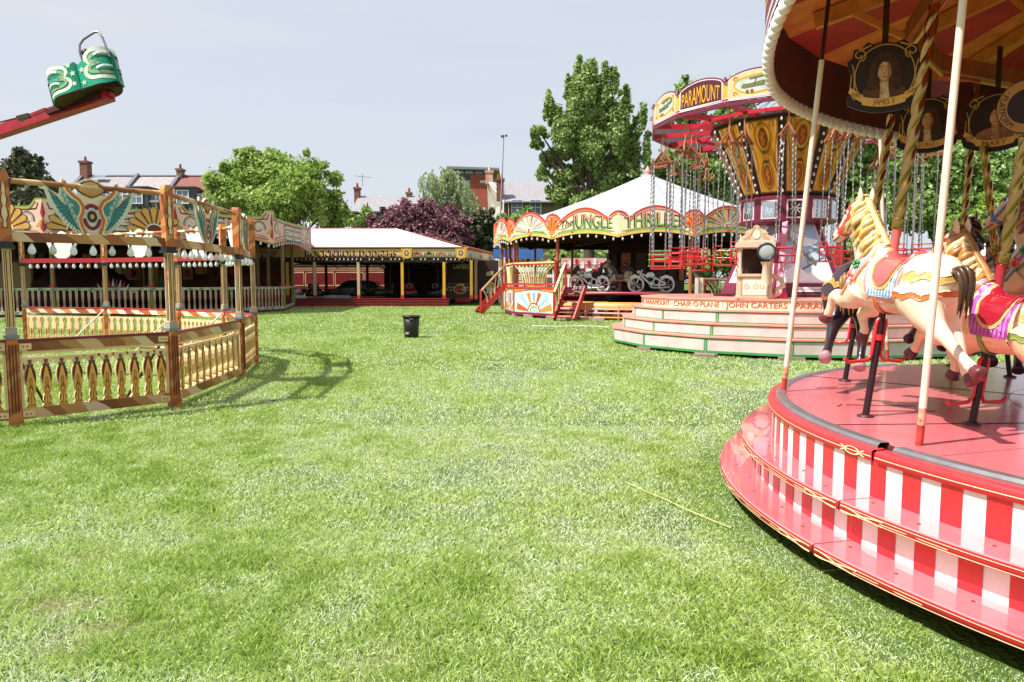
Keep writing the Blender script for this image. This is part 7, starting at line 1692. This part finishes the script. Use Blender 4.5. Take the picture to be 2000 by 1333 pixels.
def crown_obj(parent, name, lobes, n, size, mat, seed, **k):
    V, Fc, A = leaves(lobes, n, size, seed, **k); V = V - np.array(off(parent)); me = fast_mesh(name, V, Fc, 3, {'rnd': A}); me.materials.append(mat)
    o = bpy.data.objects.new(name, me); col.objects.link(o); o.parent = parent; OFF[o.name] = off(parent); return o
def trunk_obj(parent, base, top, r0, limbs, mat=BARK):
    mb = MB(); base = Vector(base); top = Vector(top); n = 9; rr = random.Random(int(base.x * 10)); pts = [base + (top - base) * (i / n) + Vector((rr.uniform(-.1, .1), rr.uniform(-.1, .1), 0)) * (r0 * 1.5) for i in range(n + 1)]
    mb.tube(pts, [r0 * (1.25 if i == 0 else 1) * (1 - .85 * i / n) for i in range(n + 1)], mat, 9)
    for q in limbs:
        q = Vector(q[:3]); s = pts[max(1, min(n - 1, int(n * max(.12, min(.9, (q.z - base.z) / max(.1, top.z - base.z) - .22)))))]; m = (s + q) / 2 + Vector((0, 0, -.05 * (q - s).length)); mb.tube([s, m, q], [r0 * .42, r0 * .26, r0 * .06], mat, 6)
    return mb.build('trunk', parent)
def tree(name, label, cat, base, top, r0, lobes, n, size, mat, seed, group='trees around the fairground', **k):
    base = Vector(base); t = thing(name, label, cat, base, group); trunk_obj(t, base, top, r0, [l for l in lobes if True][:26]); crown_obj(t, 'crown', lobes, n, size, mat, seed, **k); return t
lf_lime = leafmat('leaves_lime', '5c7c2e', '8eac4a', 'c6d684', transl=.42, patch=.7); lf_pop = leafmat('leaves_poplar', '587436', '8aa458', 'c0d090', transl=.42, patch=.6); lf_wil = leafmat('leaves_willow', '7a9060', '9cae80', 'c4d0a6', transl=.4, patch=.7); lf_bee = leafmat('leaves_copper', '50303a', '7c505a', 'b0848a', transl=.3, patch=.9); lf_yew = leafmat('leaves_yew', '343a24', '4a5034', '6c7050', transl=.15, patch=.7); lf_mid = leafmat('leaves_mid', '587436', '86a456', 'bccc86', transl=.38, patch=.6)
def blob(px, py, Y, wpx, hpx, dep=None):
    c = at(px, py, Y); k = Y / FPX; return (c.x, Y + random.uniform(-.5, .5), c.z, wpx * k, dep if dep else wpx * k, hpx * k)
def lobeset(core, extra, Y, seed):
    rr = random.Random(seed); L = []
    for (px, py, w_, h_) in core: c = at(px, py, Y); k = Y / FPX; L.append((c.x, Y + rr.uniform(-.8, .8), c.z, w_ * k * .86, w_ * k * .8, h_ * k * .86))
    for (px, py, w_, h_) in core:
        for q in range(extra):
            a = rr.uniform(0, 2 * PI); e = rr.uniform(.72, 1.2); c = at(px + w_ * e * math.cos(a), py - h_ * e * math.sin(a), Y); k = Y / FPX; f = rr.uniform(.14, .34); g = min(w_, h_ * 1.2) + 4; L.append((c.x, Y + rr.uniform(-1, 1) * w_ * k * .8, c.z, g * k * f, g * k * f, g * k * f * rr.uniform(.7, 1.5)))
    return L
def trees():
    k = lambda px, Y: (px - 1000) / FPX * Y * 1.002
    # round lime green tree, centre left
    Y = 56; core = [(490, 350, 62, 52), (540, 345, 60, 50), (590, 370, 55, 50), (450, 385, 45, 45), (640, 405, 38, 38), (530, 400, 90, 50), (465, 335, 28, 26), (612, 335, 26, 28), (485, 305, 22, 20), (670, 425, 22, 22), (420, 400, 24, 26)]
    tree('broadleaf_tree', 'round bright green tree behind the dodgem tent', 'tree', (k(545, Y), Y, 0), (k(540, Y), Y, 11), .38, lobeset(core, 5, Y, 2), 72000, .17, lf_lime, 11)
    # tall upright tree
    Y = 57; core = [(1148, 180, 22, 60), (1126, 215, 22, 50), (1180, 205, 22, 58), (1206, 255, 22, 62), (1100, 262, 26, 40), (1150, 285, 40, 52), (1130, 146, 11, 34), (1160, 138, 10, 30), (1112, 172, 9, 30), (1200, 160, 8, 30), (1224, 205, 9, 42), (1180, 150, 8, 28), (1052, 258, 18, 10), (1072, 212, 11, 26), (1046, 282, 12, 9), (1078, 308, 24, 20), (1240, 300, 15, 56), (1198, 335, 34, 44), (1108, 345, 32, 28), (1255, 230, 8, 28), (1262, 300, 9, 44), (1092, 380, 22, 20), (1150, 395, 44, 34), (1062, 340, 15, 12), (1242, 370, 20, 36), (1088, 235, 12, 30), (1225, 275, 12, 44)]
    tree('poplar_tree', 'tall upright dark green tree behind the white coned roof', 'tree', (k(1150, Y), Y, 0), (k(1152, Y), Y, 17.5), .55, lobeset(core, 6, Y, 4), 80000, .18, lf_pop, 12)
    # trees behind the swing ride and to the right
    Y = 60; core = [(1340, 330, 60, 60), (1300, 390, 50, 60), (1390, 300, 50, 60), (1345, 200, 34, 50), (1400, 380, 60, 60), (1440, 240, 50, 60)]
    tree('broadleaf_tree', 'dark green tree behind the hanging swing chairs', 'tree', (k(1360, Y), Y, 0), (k(1350, Y), Y, 15), .45, lobeset(core, 5, Y, 5), 34000, .26, lf_pop, 13)
    Y = 54; core = [(1560, 250, 60, 60), (1620, 320, 70, 70), (1680, 300, 60, 70), (1700, 380, 60, 60)]
    tree('broadleaf_tree', 'green tree behind the gilded tower of the swing ride', 'tree', (k(1640, Y), Y, 0), (k(1630, Y), Y, 14), .45, lobeset(core, 5, Y, 6), 18000, .32, lf_mid, 14)
    Y = 50; core = [(1780, 330, 60, 70), (1840, 330, 60, 60), (1900, 300, 60, 60), (1920, 350, 50, 60), (1860, 400, 80, 50), (1790, 410, 60, 50), (1890, 235, 40, 40)]
    tree('broadleaf_tree', 'large green tree at the right behind the galloping horses', 'tree', (k(1850, Y), Y, 0), (k(1850, Y), Y, 12), .5, lobeset(core, 5, Y, 7), 44000, .23, lf_mid, 15)
    Y = 46; core = [(1930, 430, 44, 40), (1890, 450, 40, 36)]
    tree('shrub', 'bright lime green bush low behind the twisted poles', 'bush', (k(1910, Y), Y, 0), (k(1910, Y), Y, 4), .2, lobeset(core, 5, Y, 8), 7000, .24, lf_lime, 16)
    # far left dark conifer
    Y = 50; core = [(45, 350, 45, 45), (20, 380, 40, 40), (75, 385, 36, 34), (50, 320, 26, 22), (50, 420, 50, 40), (-30, 390, 50, 50)]
    tree('yew_tree', 'dark brown green conifer at the far left above the fence', 'tree', (k(45, Y), Y, 0), (k(45, Y), Y, 9.5), .35, lobeset(core, 6, Y, 9), 18000, .22, lf_yew, 17)
    # copper beech
    Y = 64; core = [(800, 430, 55, 32), (755, 455, 40, 32), (850, 445, 55, 38), (890, 465, 36, 40), (830, 410, 34, 16), (775, 415, 26, 16), (820, 470, 90, 30)]
    tree('copper_beech', 'dark purple leaved tree above the white dodgem roof', 'tree', (k(820, Y), Y, 0), (k(820, Y), Y, 7), .35, lobeset(core, 5, Y, 10), 34000, .2, lf_bee, 18)
    # willow: hanging strands
    Y = 70; base = Vector((k(890, Y), Y, 0)); t = thing('willow_tree', 'pale green weeping willow behind the purple leaved tree', 'tree', base, 'trees around the fairground'); rr = random.Random(21); P = []
    limbs = []
    for px, py, w_, h_ in ((860, 350, 30, 22), (886, 368, 30, 30), (908, 392, 26, 24), (840, 370, 18, 30), (895, 412, 42, 28), (878, 342, 16, 10), (930, 425, 24, 26), (852, 405, 26, 26)):
        for q in range(46):
            a = rr.uniform(0, 2 * PI); e = math.sqrt(rr.random()); c = at(px + w_ * e * math.cos(a), py - h_ * e * math.sin(a), Y); P.append((c.x, Y + rr.uniform(-1.4, 1.4), c.z, rr.uniform(1.0, 2.8)))
        limbs.append(at(px, py, Y))
    trunk_obj(t, base, base + Vector((0, 0, 11)), .4, limbs)
    rg = np.random.default_rng(5); V = []; A = []
    for x, y, z, L in P:
        n = int(L * 16); f = np.linspace(0, 1, n)[:, None]; dx, dy = rg.normal(0, .35, 2); c = np.c_[x + dx * f[:, 0] ** .6 + rg.normal(0, .05, n), y + dy * f[:, 0] ** .6 + rg.normal(0, .05, n), z - L * f[:, 0] ** 1.3 + .3 * f[:, 0] ** .4]
        a = rg.normal(0, .5, (n, 3)); a[:, 2] -= 1.0; a /= np.linalg.norm(a, axis=1)[:, None]; b = np.cross(a, rg.normal(size=(n, 3))); b /= np.linalg.norm(b, axis=1)[:, None]; s = .26
        q = np.empty((n, 4, 3)); q[:, 0] = c - a * s * .7; q[:, 1] = c + b * s * .22; q[:, 2] = c + a * s * .7; q[:, 3] = c - b * s * .22; V.append(q.reshape(-1, 3)); A.append(np.repeat(np.clip(.5 + rg.normal(0, .2, n), 0, 1), 4))
    V = np.concatenate(V) - np.array(base); n = len(V) // 4; i = np.arange(n, dtype=np.int32)[:, None] * 4; me = fast_mesh('crown', V, np.concatenate([i + np.array([0, 1, 2]), i + np.array([0, 2, 3])], 0), 3, {'rnd': np.concatenate(A)}); me.materials.append(lf_wil); o = bpy.data.objects.new('crown', me); col.objects.link(o); o.parent = t
    Y = 66; core = [(925, 450, 30, 36), (950, 440, 22, 28), (940, 475, 36, 24)]
    tree('yew_tree', 'small dark yew between the willow and the jungle ride', 'tree', (k(938, Y), Y, 0), (k(938, Y), Y, 6), .25, lobeset(core, 6, Y, 12), 12000, .22, lf_yew, 19)
    Y = 68; core = [(1010, 440, 30, 26), (1050, 450, 30, 26), (1035, 470, 50, 26)]
    tree('shrub', 'green hedge tree below the brick house behind the jungle ride boards', 'bush', (k(1030, Y), Y, 0), (k(1030, Y), Y, 5), .2, lobeset(core, 4, Y, 13), 9000, .26, lf_mid, 20)
    Y = 58; core = [(480, 540, 60, 30), (330, 540, 90, 32), (160, 545, 90, 30), (60, 540, 80, 34), (430, 520, 30, 24)]
    tree('hedge', 'green hedge seen through the dark painted ride on the left', 'hedge', (k(300, Y), Y, 0), (k(300, Y), Y, 2), .15, lobeset(core, 4, Y, 14), 14000, .25, lf_lime, 22)
    Y = 72; core = [(1100 + 55 * i, 510, 40, 34) for i in range(12)]
    tree('hedge', 'dark hedge row far behind the jungle ride', 'hedge', (k(1400, Y), Y, 0), (k(1400, Y), Y, 2), .15, lobeset(core, 3, Y, 15), 16000, .32, lf_pop, 23)
    Y = 78; core = [(690 + 50 * i, 535, 40, 34) for i in range(7)] + [(640, 430, 30, 26), (720, 425, 20, 20)]
    tree('hedge', 'dark hedge row behind the dodgem tent', 'hedge', (k(830, Y), Y, 0), (k(830, Y), Y, 2), .15, lobeset(core, 3, Y, 16), 12000, .32, lf_mid, 24)
trees()
def brickmat(name, c1, c2, mortar, s=1.0):
    m, nt, b = newmat(name); g = nt.nodes.new('ShaderNodeNewGeometry'); sp = nt.nodes.new('ShaderNodeSeparateXYZ'); nt.links.new(g.outputs['Position'], sp.inputs[0]); ad = nt.nodes.new('ShaderNodeMath'); ad.operation = 'ADD'; nt.links.new(sp.outputs['X'], ad.inputs[0]); nt.links.new(sp.outputs['Y'], ad.inputs[1]); cb = nt.nodes.new('ShaderNodeCombineXYZ'); nt.links.new(ad.outputs[0], cb.inputs['X']); nt.links.new(sp.outputs['Z'], cb.inputs['Y'])
    br = nt.nodes.new('ShaderNodeTexBrick'); br.inputs['Scale'].default_value = 2.2 * s; br.inputs['Color1'].default_value = (*hexrgb(c1), 1); br.inputs['Color2'].default_value = (*hexrgb(c2), 1); br.inputs['Mortar'].default_value = (*hexrgb(mortar), 1); br.inputs['Mortar Size'].default_value = .02; br.inputs['Row Height'].default_value = .18; br.inputs['Brick Width'].default_value = .5
    nt.links.new(cb.outputs[0], br.inputs['Vector']); n = nt.nodes.new('ShaderNodeTexNoise'); n.inputs['Scale'].default_value = .8; n.inputs['Detail'].default_value = 6; nt.links.new(g.outputs['Position'], n.inputs['Vector']); mx = nt.nodes.new('ShaderNodeMix'); mx.data_type = 'RGBA'; mx.blend_type = 'MULTIPLY'; mx.inputs['Factor'].default_value = .5; nt.links.new(br.outputs['Color'], mx.inputs['A']); nt.links.new(n.outputs['Fac'], mx.inputs['B']); nt.links.new(mx.outputs['Result'], b.inputs['Base Color']); b.inputs['Roughness'].default_value = .9
    return m
def window(p, fr, x, y, w_, h_, white, gl, bars=(1, 1)):
    mb = MB(); mb.prism(fr, rect(x - w_ / 2, y, x + w_ / 2, y + h_), .0, .03, gl); 
    wn = MB(); e = .09
    for r_ in (rect(x - w_ / 2 - e, y - e, x + w_ / 2 + e, y), rect(x - w_ / 2 - e, y + h_, x + w_ / 2 + e, y + h_ + e), rect(x - w_ / 2 - e, y, x - w_ / 2, y + h_), rect(x + w_ / 2, y, x + w_ / 2 + e, y + h_)): wn.prism(fr, r_, 0, .08, white)
    for i in range(bars[0]): xx = x - w_ / 2 + w_ * (i + 1) / (bars[0] + 1); wn.prism(fr, rect(xx - .03, y, xx + .03, y + h_), .03, .06, white)
    for i in range(bars[1]): yy = y + h_ * (i + 1) / (bars[1] + 1); wn.prism(fr, rect(x - w_ / 2, yy - .03, x + w_ / 2, yy + .03), .031, .065, white)
    o = wn.build('window', p); mb.build('pane', o)
def chimney(parent, c, w_, h_, mat, pots=2, potm=None):
    mb = MB(); mb.box(c + Vector((0, 0, h_ / 2)), (w_, .9, h_), mat); mb.box(c + Vector((0, 0, h_ - .12)), (w_ + .2, 1.05, .22), mat); o = mb.build('chimney', parent)
    mb = MB(); potm = potm or paint('a8583c', .8)
    for k in range(pots): mb.lathe([(.13, h_), (.15, h_ + .08), (.11, h_ + .4), (.13, h_ + .48)], c + Vector(((k - (pots - 1) / 2) * .35, 0, 0)), potm, 9)
    mb.build('chimney_pot', o)
def houses():
    X = lambda px, d: (px - 1000) / FPX * d * 1.002; Zp = lambda py, d: at(1000, py, d).z
    brown = brickmat('stock_brick', '8a6f52', '765c44', '9a8a76'); redb = brickmat('red_brick', '8f4a38', '7c3c2e', '9a8478'); pale = paint('c9bfae', .85, var=.15, scale=.7, bump=.2)
    slate = paint('8d8a90', .8, var=.16, scale=3, bump=.3); slate2 = paint('9a9094', .8, var=.18, scale=3, bump=.3); tile = paint('7d4a42', .8, var=.16, scale=3, bump=.3); lead = paint('5a5a60', .6); white = paint('e4e6ea', .5); gl = paint('6f7f92', .1); dkw = paint('3a3d44', .3)
    D_ = 74
    segs = [(133, 243, slate, 'slate roofed terraced house with tall chimney at its left end'), (243, 328, slate2, 'middle terraced house with pale slate roof'), (328, 420, tile, 'terraced house with red tiled roof at the right of the row')]
    zr, ze = Zp(345, D_ + 4), Zp(392, D_)
    for i, (a, b, rm, lab) in enumerate(segs):
        x0, x1 = X(a, D_), X(b, D_); L = x1 - x0; t = thing('terraced_house', lab, 'house', ((x0 + x1) / 2, D_, 0), 'terraced houses behind the left ride')
        fr = Fr((x0, D_, 0), (1, 0, 0), (0, 0, 1)); mb = MB(); mb.prism(fr, rect(0, 0, L, ze), -8, 0, redb if i == 2 else brown); mb.build('wall', t)
        mb = MB(); y0, ym, y1 = D_ - .35, D_ + 4, D_ + 8.3
        for ya, za, yb, zb_ in ((y0, ze - .1, ym, zr), (ym, zr, y1, ze - .1)): mb.add([(x0, ya, za), (x1, ya, za), (x1, yb, zb_), (x0, yb, zb_), (x0, ya, za - .12), (x1, ya, za - .12), (x1, yb, zb_ - .12), (x0, yb, zb_ - .12)], [(0, 1, 2, 3), (7, 6, 5, 4), (0, 4, 5, 1), (1, 5, 6, 2), (2, 6, 7, 3), (3, 7, 4, 0)], rm)
        mb.tube([(x0, ym, zr + .05), (x1, ym, zr + .05)], .12, lead, 6); mb.add([(x0, y0, ze - .1), (x0, ym, zr), (x0, y1, ze - .1)], [(0, 1, 2)], brown); mb.add([(x1, y0, ze - .1), (x1, ym, zr), (x1, y1, ze - .1)], [(2, 1, 0)], brown); rf = mb.build('roof', t)
        mb = MB(); mb.add([(x0 - .18, y0 - .1, ze), (x0 + .18, y0 - .1, ze), (x0 + .18, ym, zr + .35), (x0 - .18, ym, zr + .35), (x0 - .18, y0 - .1, ze - .5), (x0 + .18, y0 - .1, ze - .5), (x0 + .18, ym, zr - .3), (x0 - .18, ym, zr - .3)], [(0, 1, 2, 3), (0, 4, 5, 1), (1, 5, 6, 2), (3, 2, 6, 7), (0, 3, 7, 4)], lead); mb.build('parapet', rf)
        if i == 0: chimney(rf, Vector((x0 + .3, ym, zr - .6)), .8, 2.2, redb, 1); mb = MB(); mb.add([(x0 + 1.6, D_ + 2.9, Zp(352, D_ + 3)), (x0 + 3.0, D_ + 2.9, Zp(352, D_ + 3)), (x0 + 3.0, D_ + 3.5, Zp(348, D_ + 3.4)), (x0 + 1.6, D_ + 3.5, Zp(348, D_ + 3.4))], [(0, 1, 2, 3)], gl); mb.v = [v + Vector((0, -.2, .3)) for v in mb.v]; mb.build('skylight', rf)
        if i == 2: chimney(rf, Vector((x0 + .1, ym, zr - .4)), .5, 1.2, brown, 1)
        for f in (.25, .7): window(t, fr, L * f, Zp(412, D_), 1.3, 1.6, white, gl)
        # dormer
        mb = MB(); dx = L * .5; zz = Zp(388, D_); mb.box((x0 + dx, D_ + .7, zz + .1), (2.0, 2.2, 1.9), dkw); mb.box((x0 + dx, D_ + .6, zz + 1.1), (2.3, 2.5, .12), lead); dm = mb.build('dormer', t); f2 = Fr((x0 + dx, D_ - .42, zz), (1, 0, 0), (0, 0, 1)); window(dm if False else t, f2, -.2, -.5, 1.1, 1.2, white, gl)
    # middle terrace
    D_ = 78; x0, x1 = X(690, D_), X(850, D_); t = thing('terraced_house', 'grey slate roofed house above the dodgem roof, left of the purple tree', 'house', ((x0 + x1) / 2, D_, 0)); fr = Fr((x0, D_, 0), (1, 0, 0), (0, 0, 1)); L = x1 - x0; ze, zr = Zp(413, D_), Zp(383, D_ + 4)
    mb = MB(); mb.prism(fr, rect(0, 0, L, ze), -8, 0, brown); mb.build('wall', t); mb = MB()
    mb.add([(x0, D_ - .35, ze - .1), (x1, D_ - .35, ze - .1), (x1, D_ + 4, zr), (x0, D_ + 4, zr)], [(0, 1, 2, 3)], slate); mb.add([(x0, D_ + 4, zr), (x1, D_ + 4, zr), (x1, D_ + 8.3, ze - .1), (x0, D_ + 8.3, ze - .1)], [(0, 1, 2, 3)], slate); mb.box(((x0 + x1) / 2, D_ - .4, ze - .12), (L, .14, .16), lead); mb.add([(x0, D_ - .35, ze - .1), (x0, D_ + 4, zr), (x0, D_ + 8.3, ze - .1)], [(0, 1, 2)], brown); rf = mb.build('roof', t)
    chimney(rf, Vector((x0 - .1, D_ + 3.8, zr - 1.0)), 0.55, 1.9, redb, 1); chimney(rf, Vector((X(792, D_), D_ + 4, zr - .7)), .5, 1.1, brown, 1)
    window(t, fr, X(704, D_) - x0, Zp(437, D_), 1.2, 1.2, dkw, paint('4a5058', .1), (2, 1)); window(t, fr, X(739, D_) - x0, Zp(434, D_), 1.1, 1.1, white, gl); window(t, fr, X(718, D_) - x0 + .2, Zp(470, D_), 1.4, 1.2, white, gl)
    mb = MB(); mb.tube([fr(X(722, D_) - x0, Zp(440, D_), .1), fr(X(722, D_) - x0, ze + .9, .1)], .07, dkw, 6); mb.box(fr(X(722, D_) - x0, ze + .3, .1), (.5, .1, .1), dkw); mb.build('drain_pipe', t)
    mb = MB(); q = Vector((x0 + .5, D_ + 3.8, zr + 1.0)); mb.tube([q, q + Vector((0, 0, 1.4))], .025, dkw, 5); mb.tube([q + Vector((-.9, 0, 1.2)), q + Vector((1.0, 0, 1.0))], .02, dkw, 5); mb.build('aerial', rf)
    # yard walls and a lean-to between
    mb = MB(); mb.box((X(720, 72), 72, 2.2), (4.5, .3, 4.4), brown); tag(mb.build('yard_wall', None, (X(720, 72), 72, 0)), 'brown brick yard wall under the grey slate house', 'wall')
    # right house with white gable
    D_ = 76; xg, x1 = X(985, D_), X(1120, D_); t = thing('gabled_house', 'brown brick house with white gable end and tall chimneys beside the willow', 'house', ((xg + x1) / 2, D_, 0)); fr = Fr((xg, D_, 0), (1, 0, 0), (0, 0, 1)); L = x1 - xg; ze, zr = Zp(394, D_), Zp(358, D_ + 4.5)
    mb = MB(); mb.prism(fr, rect(0, 0, L, ze), -9, 0, brown); mb.build('wall', t); mb = MB(); mb.add([(xg, D_ - .3, ze - .1), (x1, D_ - .3, ze - .1), (x1, D_ + 4.5, zr), (xg, D_ + 4.5, zr)], [(0, 1, 2, 3)], slate); mb.add([(xg, D_ + 4.5, zr), (x1, D_ + 4.5, zr), (x1, D_ + 9, ze), (xg, D_ + 9, ze)], [(0, 1, 2, 3)], slate); mb.box(((xg + x1) / 2, D_ - .32, ze - .12), (L, .14, .16), lead); rf = mb.build('roof', t)
    window(t, fr, X(1010, D_) - xg, Zp(420, D_), 1.05, 1.5, white, gl); window(t, fr, X(1045, D_) - xg, Zp(420, D_), 1.05, 1.5, white, gl)
    gx = X(952, D_ + 5); mb = MB(); gp = [Vector((xg - .02, D_ - .4, 0)), Vector((gx, D_ + 9, 0)), Vector((gx, D_ + 9, ze - .3)), Vector((X(952, D_ + 4.5), D_ + 4.6, Zp(352, D_ + 4.5))), Vector((xg - .02, D_ - .4, ze - .2))]
    mb.add(gp + [p + Vector((.5, .0, 0)) for p in gp], [(0, 4, 3, 2, 1), (5, 6, 7, 8, 9), (3, 4, 9, 8), (2, 3, 8, 7)], pale); mb.add([Vector((X(952, D_), D_ + 4.6, Zp(352, D_ + 4.5))), Vector((xg, D_ + 4.5, zr)), Vector((xg, D_ - .3, ze))], [(0, 1, 2)], slate); mb.build('gable_wall', t)
    chimney(rf, Vector((X(956, D_ + 4), D_ + 4.6, Zp(360, D_ + 4))), .8, 1.5, paint('c9a08e', .85, var=.2), 1, paint('e0d6cc', .7)); chimney(rf, Vector((X(977, D_), D_ + .6, Zp(392, D_))), .75, 2.3, redb, 2)
    # modern red block
    D_ = 112; x0, x1 = X(882, D_), X(972, D_); t = thing('modern_block', 'modern building with red clad walls and flat overhanging roof beyond the willow', 'building', ((x0 + x1) / 2, D_, 0)); fr = Fr((x0, D_, 0), (1, 0, 0), (0, 0, 1)); L = x1 - x0; zt = Zp(331, D_)
    redc = brickmat('red_cladding', 'b0523c', 'a84a36', 'c07864', .4); mb = MB(); mb.prism(fr, rect(L * .42, 0, L * .93, Zp(340, D_)), -12, 0, redc); mb.build('red_wall', t); mb = MB(); mb.prism(fr, rect(0, 0, L * .42, Zp(352, D_)), -12, -.4, paint('b9bcc2', .6)); mb.prism(fr, rect(.2, Zp(352, D_), L * .9, zt), -12, -.7, paint('4a5058', .4)); mb.build('upper_wall', t)
    mb = MB(); mb.add([fr(-.5, zt, .8), fr(L * 1.04, zt - .25, .8), fr(L * 1.04, zt - .25, -12), fr(-.5, zt, -12), fr(-.5, zt + .35, .8), fr(L * 1.04, zt + .1, .8), fr(L * 1.04, zt + .1, -12), fr(-.5, zt + .35, -12)], [(3, 2, 1, 0), (4, 5, 6, 7), (0, 1, 5, 4), (1, 2, 6, 5), (3, 0, 4, 7)], paint('7c7f86', .5)); mb.build('roof', t)
    for k_ in range(4): xx = L * (.1 + .21 * k_); mb = MB(); mb.prism(fr, rect(xx, Zp(338.5, D_), xx + L * .17, zt - .15), -.69, -.62, paint('a9b9c6', .08)); mb.build('window', t)
    mb = MB(); mb.prism(fr, rect(L * .63, Zp(358, D_), L * .80, Zp(353, D_)), 0, .05, paint('b9c0c8', .2)); mb.build('window', t)
    # lamp mast
    D_ = 60; b = at(977, 430, D_); q = at(984, 268, D_); t = thing('lamp_mast', 'thin tall lamp mast leaning slightly in front of the brick house', 'mast', (b.x, D_, 0)); g_ = paint('8a8a92', .5); mb = MB(); mb.tube([Vector((b.x, D_, 0)), b, q], [.09, .07, .035], g_, 7); mb.build('pole', t); mb = MB(); mb.box(q + Vector((-.1, 0, .05)), (.28, .2, .16), paint('4a4a52', .5)); mb.box(q + Vector((.2, 0, .1)), (.2, .2, .14), paint('4a4a52', .5)); mb.build('lamp_head', t)
    # white marquee and dark stall at the right edge
    D_ = 38; c = Vector((X(1990, D_), D_ + 1, 0)); t = thing('white_marquee', 'white peaked marquee roof at the right edge behind the horses', 'marquee', c); cv = paint('c9c7cc', .8, var=.05); mb = MB(); a_ = Zp(447, D_); e_ = Zp(500, D_)
    for k_ in range(8):
        a0, a1 = PI / 4 * k_ + PI / 8, PI / 4 * (k_ + 1) + PI / 8; mb.add([c + Vector((.05 * math.cos(a0), .05 * math.sin(a0), a_)), c + Vector((1.6 * math.cos(a0), 1.6 * math.sin(a0), a_ - .95)), c + Vector((1.6 * math.cos(a1), 1.6 * math.sin(a1), a_ - .95))], [(0, 1, 2)], cv); mb.add([c + Vector((1.6 * math.cos(a0), 1.6 * math.sin(a0), a_ - .95)), c + Vector((3.0 * math.cos(a0), 3.0 * math.sin(a0), e_)), c + Vector((3.0 * math.cos(a1), 3.0 * math.sin(a1), e_)), c + Vector((1.6 * math.cos(a1), 1.6 * math.sin(a1), a_ - .95))], [(0, 1, 2, 3)], cv)
    mb.build('canvas_roof', t); mb = MB()
    for k_ in range(8): a0 = PI / 4 * k_ + PI / 8; p = c + Vector((2.9 * math.cos(a0), 2.9 * math.sin(a0), 0)); mb.bar(p, p + Vector((0, 0, e_)), .09, .09, paint('8a2c34', .5))
    mb.build('post', t); mb = MB(); mb.lathe([(2.6, 0), (2.6, 1.1), (2.2, 1.15)], c, paint('2c2226', .7, var=.3), 8); mb.lathe([(2.99, e_ - .3), (2.99, e_)], c, paint('b0444c', .5), 8, smooth=False, a0=PI / 8, a1=2 * PI + PI / 8); mb.build('counter', t)
    # low dark lorry seen between jungle ride and the tower's right
    D_ = 40; t = thing('fairground_lorry', 'dark maroon lorry body low behind the horses, right of the swing ride', 'lorry', (X(1800, D_), D_, 0)); fr = Fr((X(1735, D_), D_, 0), (1, 0, 0), (0, 0, 1)); mb = MB(); mb.prism(fr, rect(0, .6, 5.2, 2.6), -2.2, 0, paint('4a1c26', .5, var=.2)); mb.build('body', t); mb = MB(); mb.stroke(fr, rect(.1, .7, 5.1, 2.5), .08, .012, paint('c98a5a', .5), True); mb.build('lining', t)
    for x in (.9, 4.2): mb = MB(); mb.lathe([(.001, -.1), (.42, -.1), (.48, 0), (.42, .1), (.001, .1)], fr(x, .48, .0), paint('1a1414', .8), 16, rot=Matrix.Rotation(PI / 2, 3, 'X')); mb.build('wheel', t)
houses()
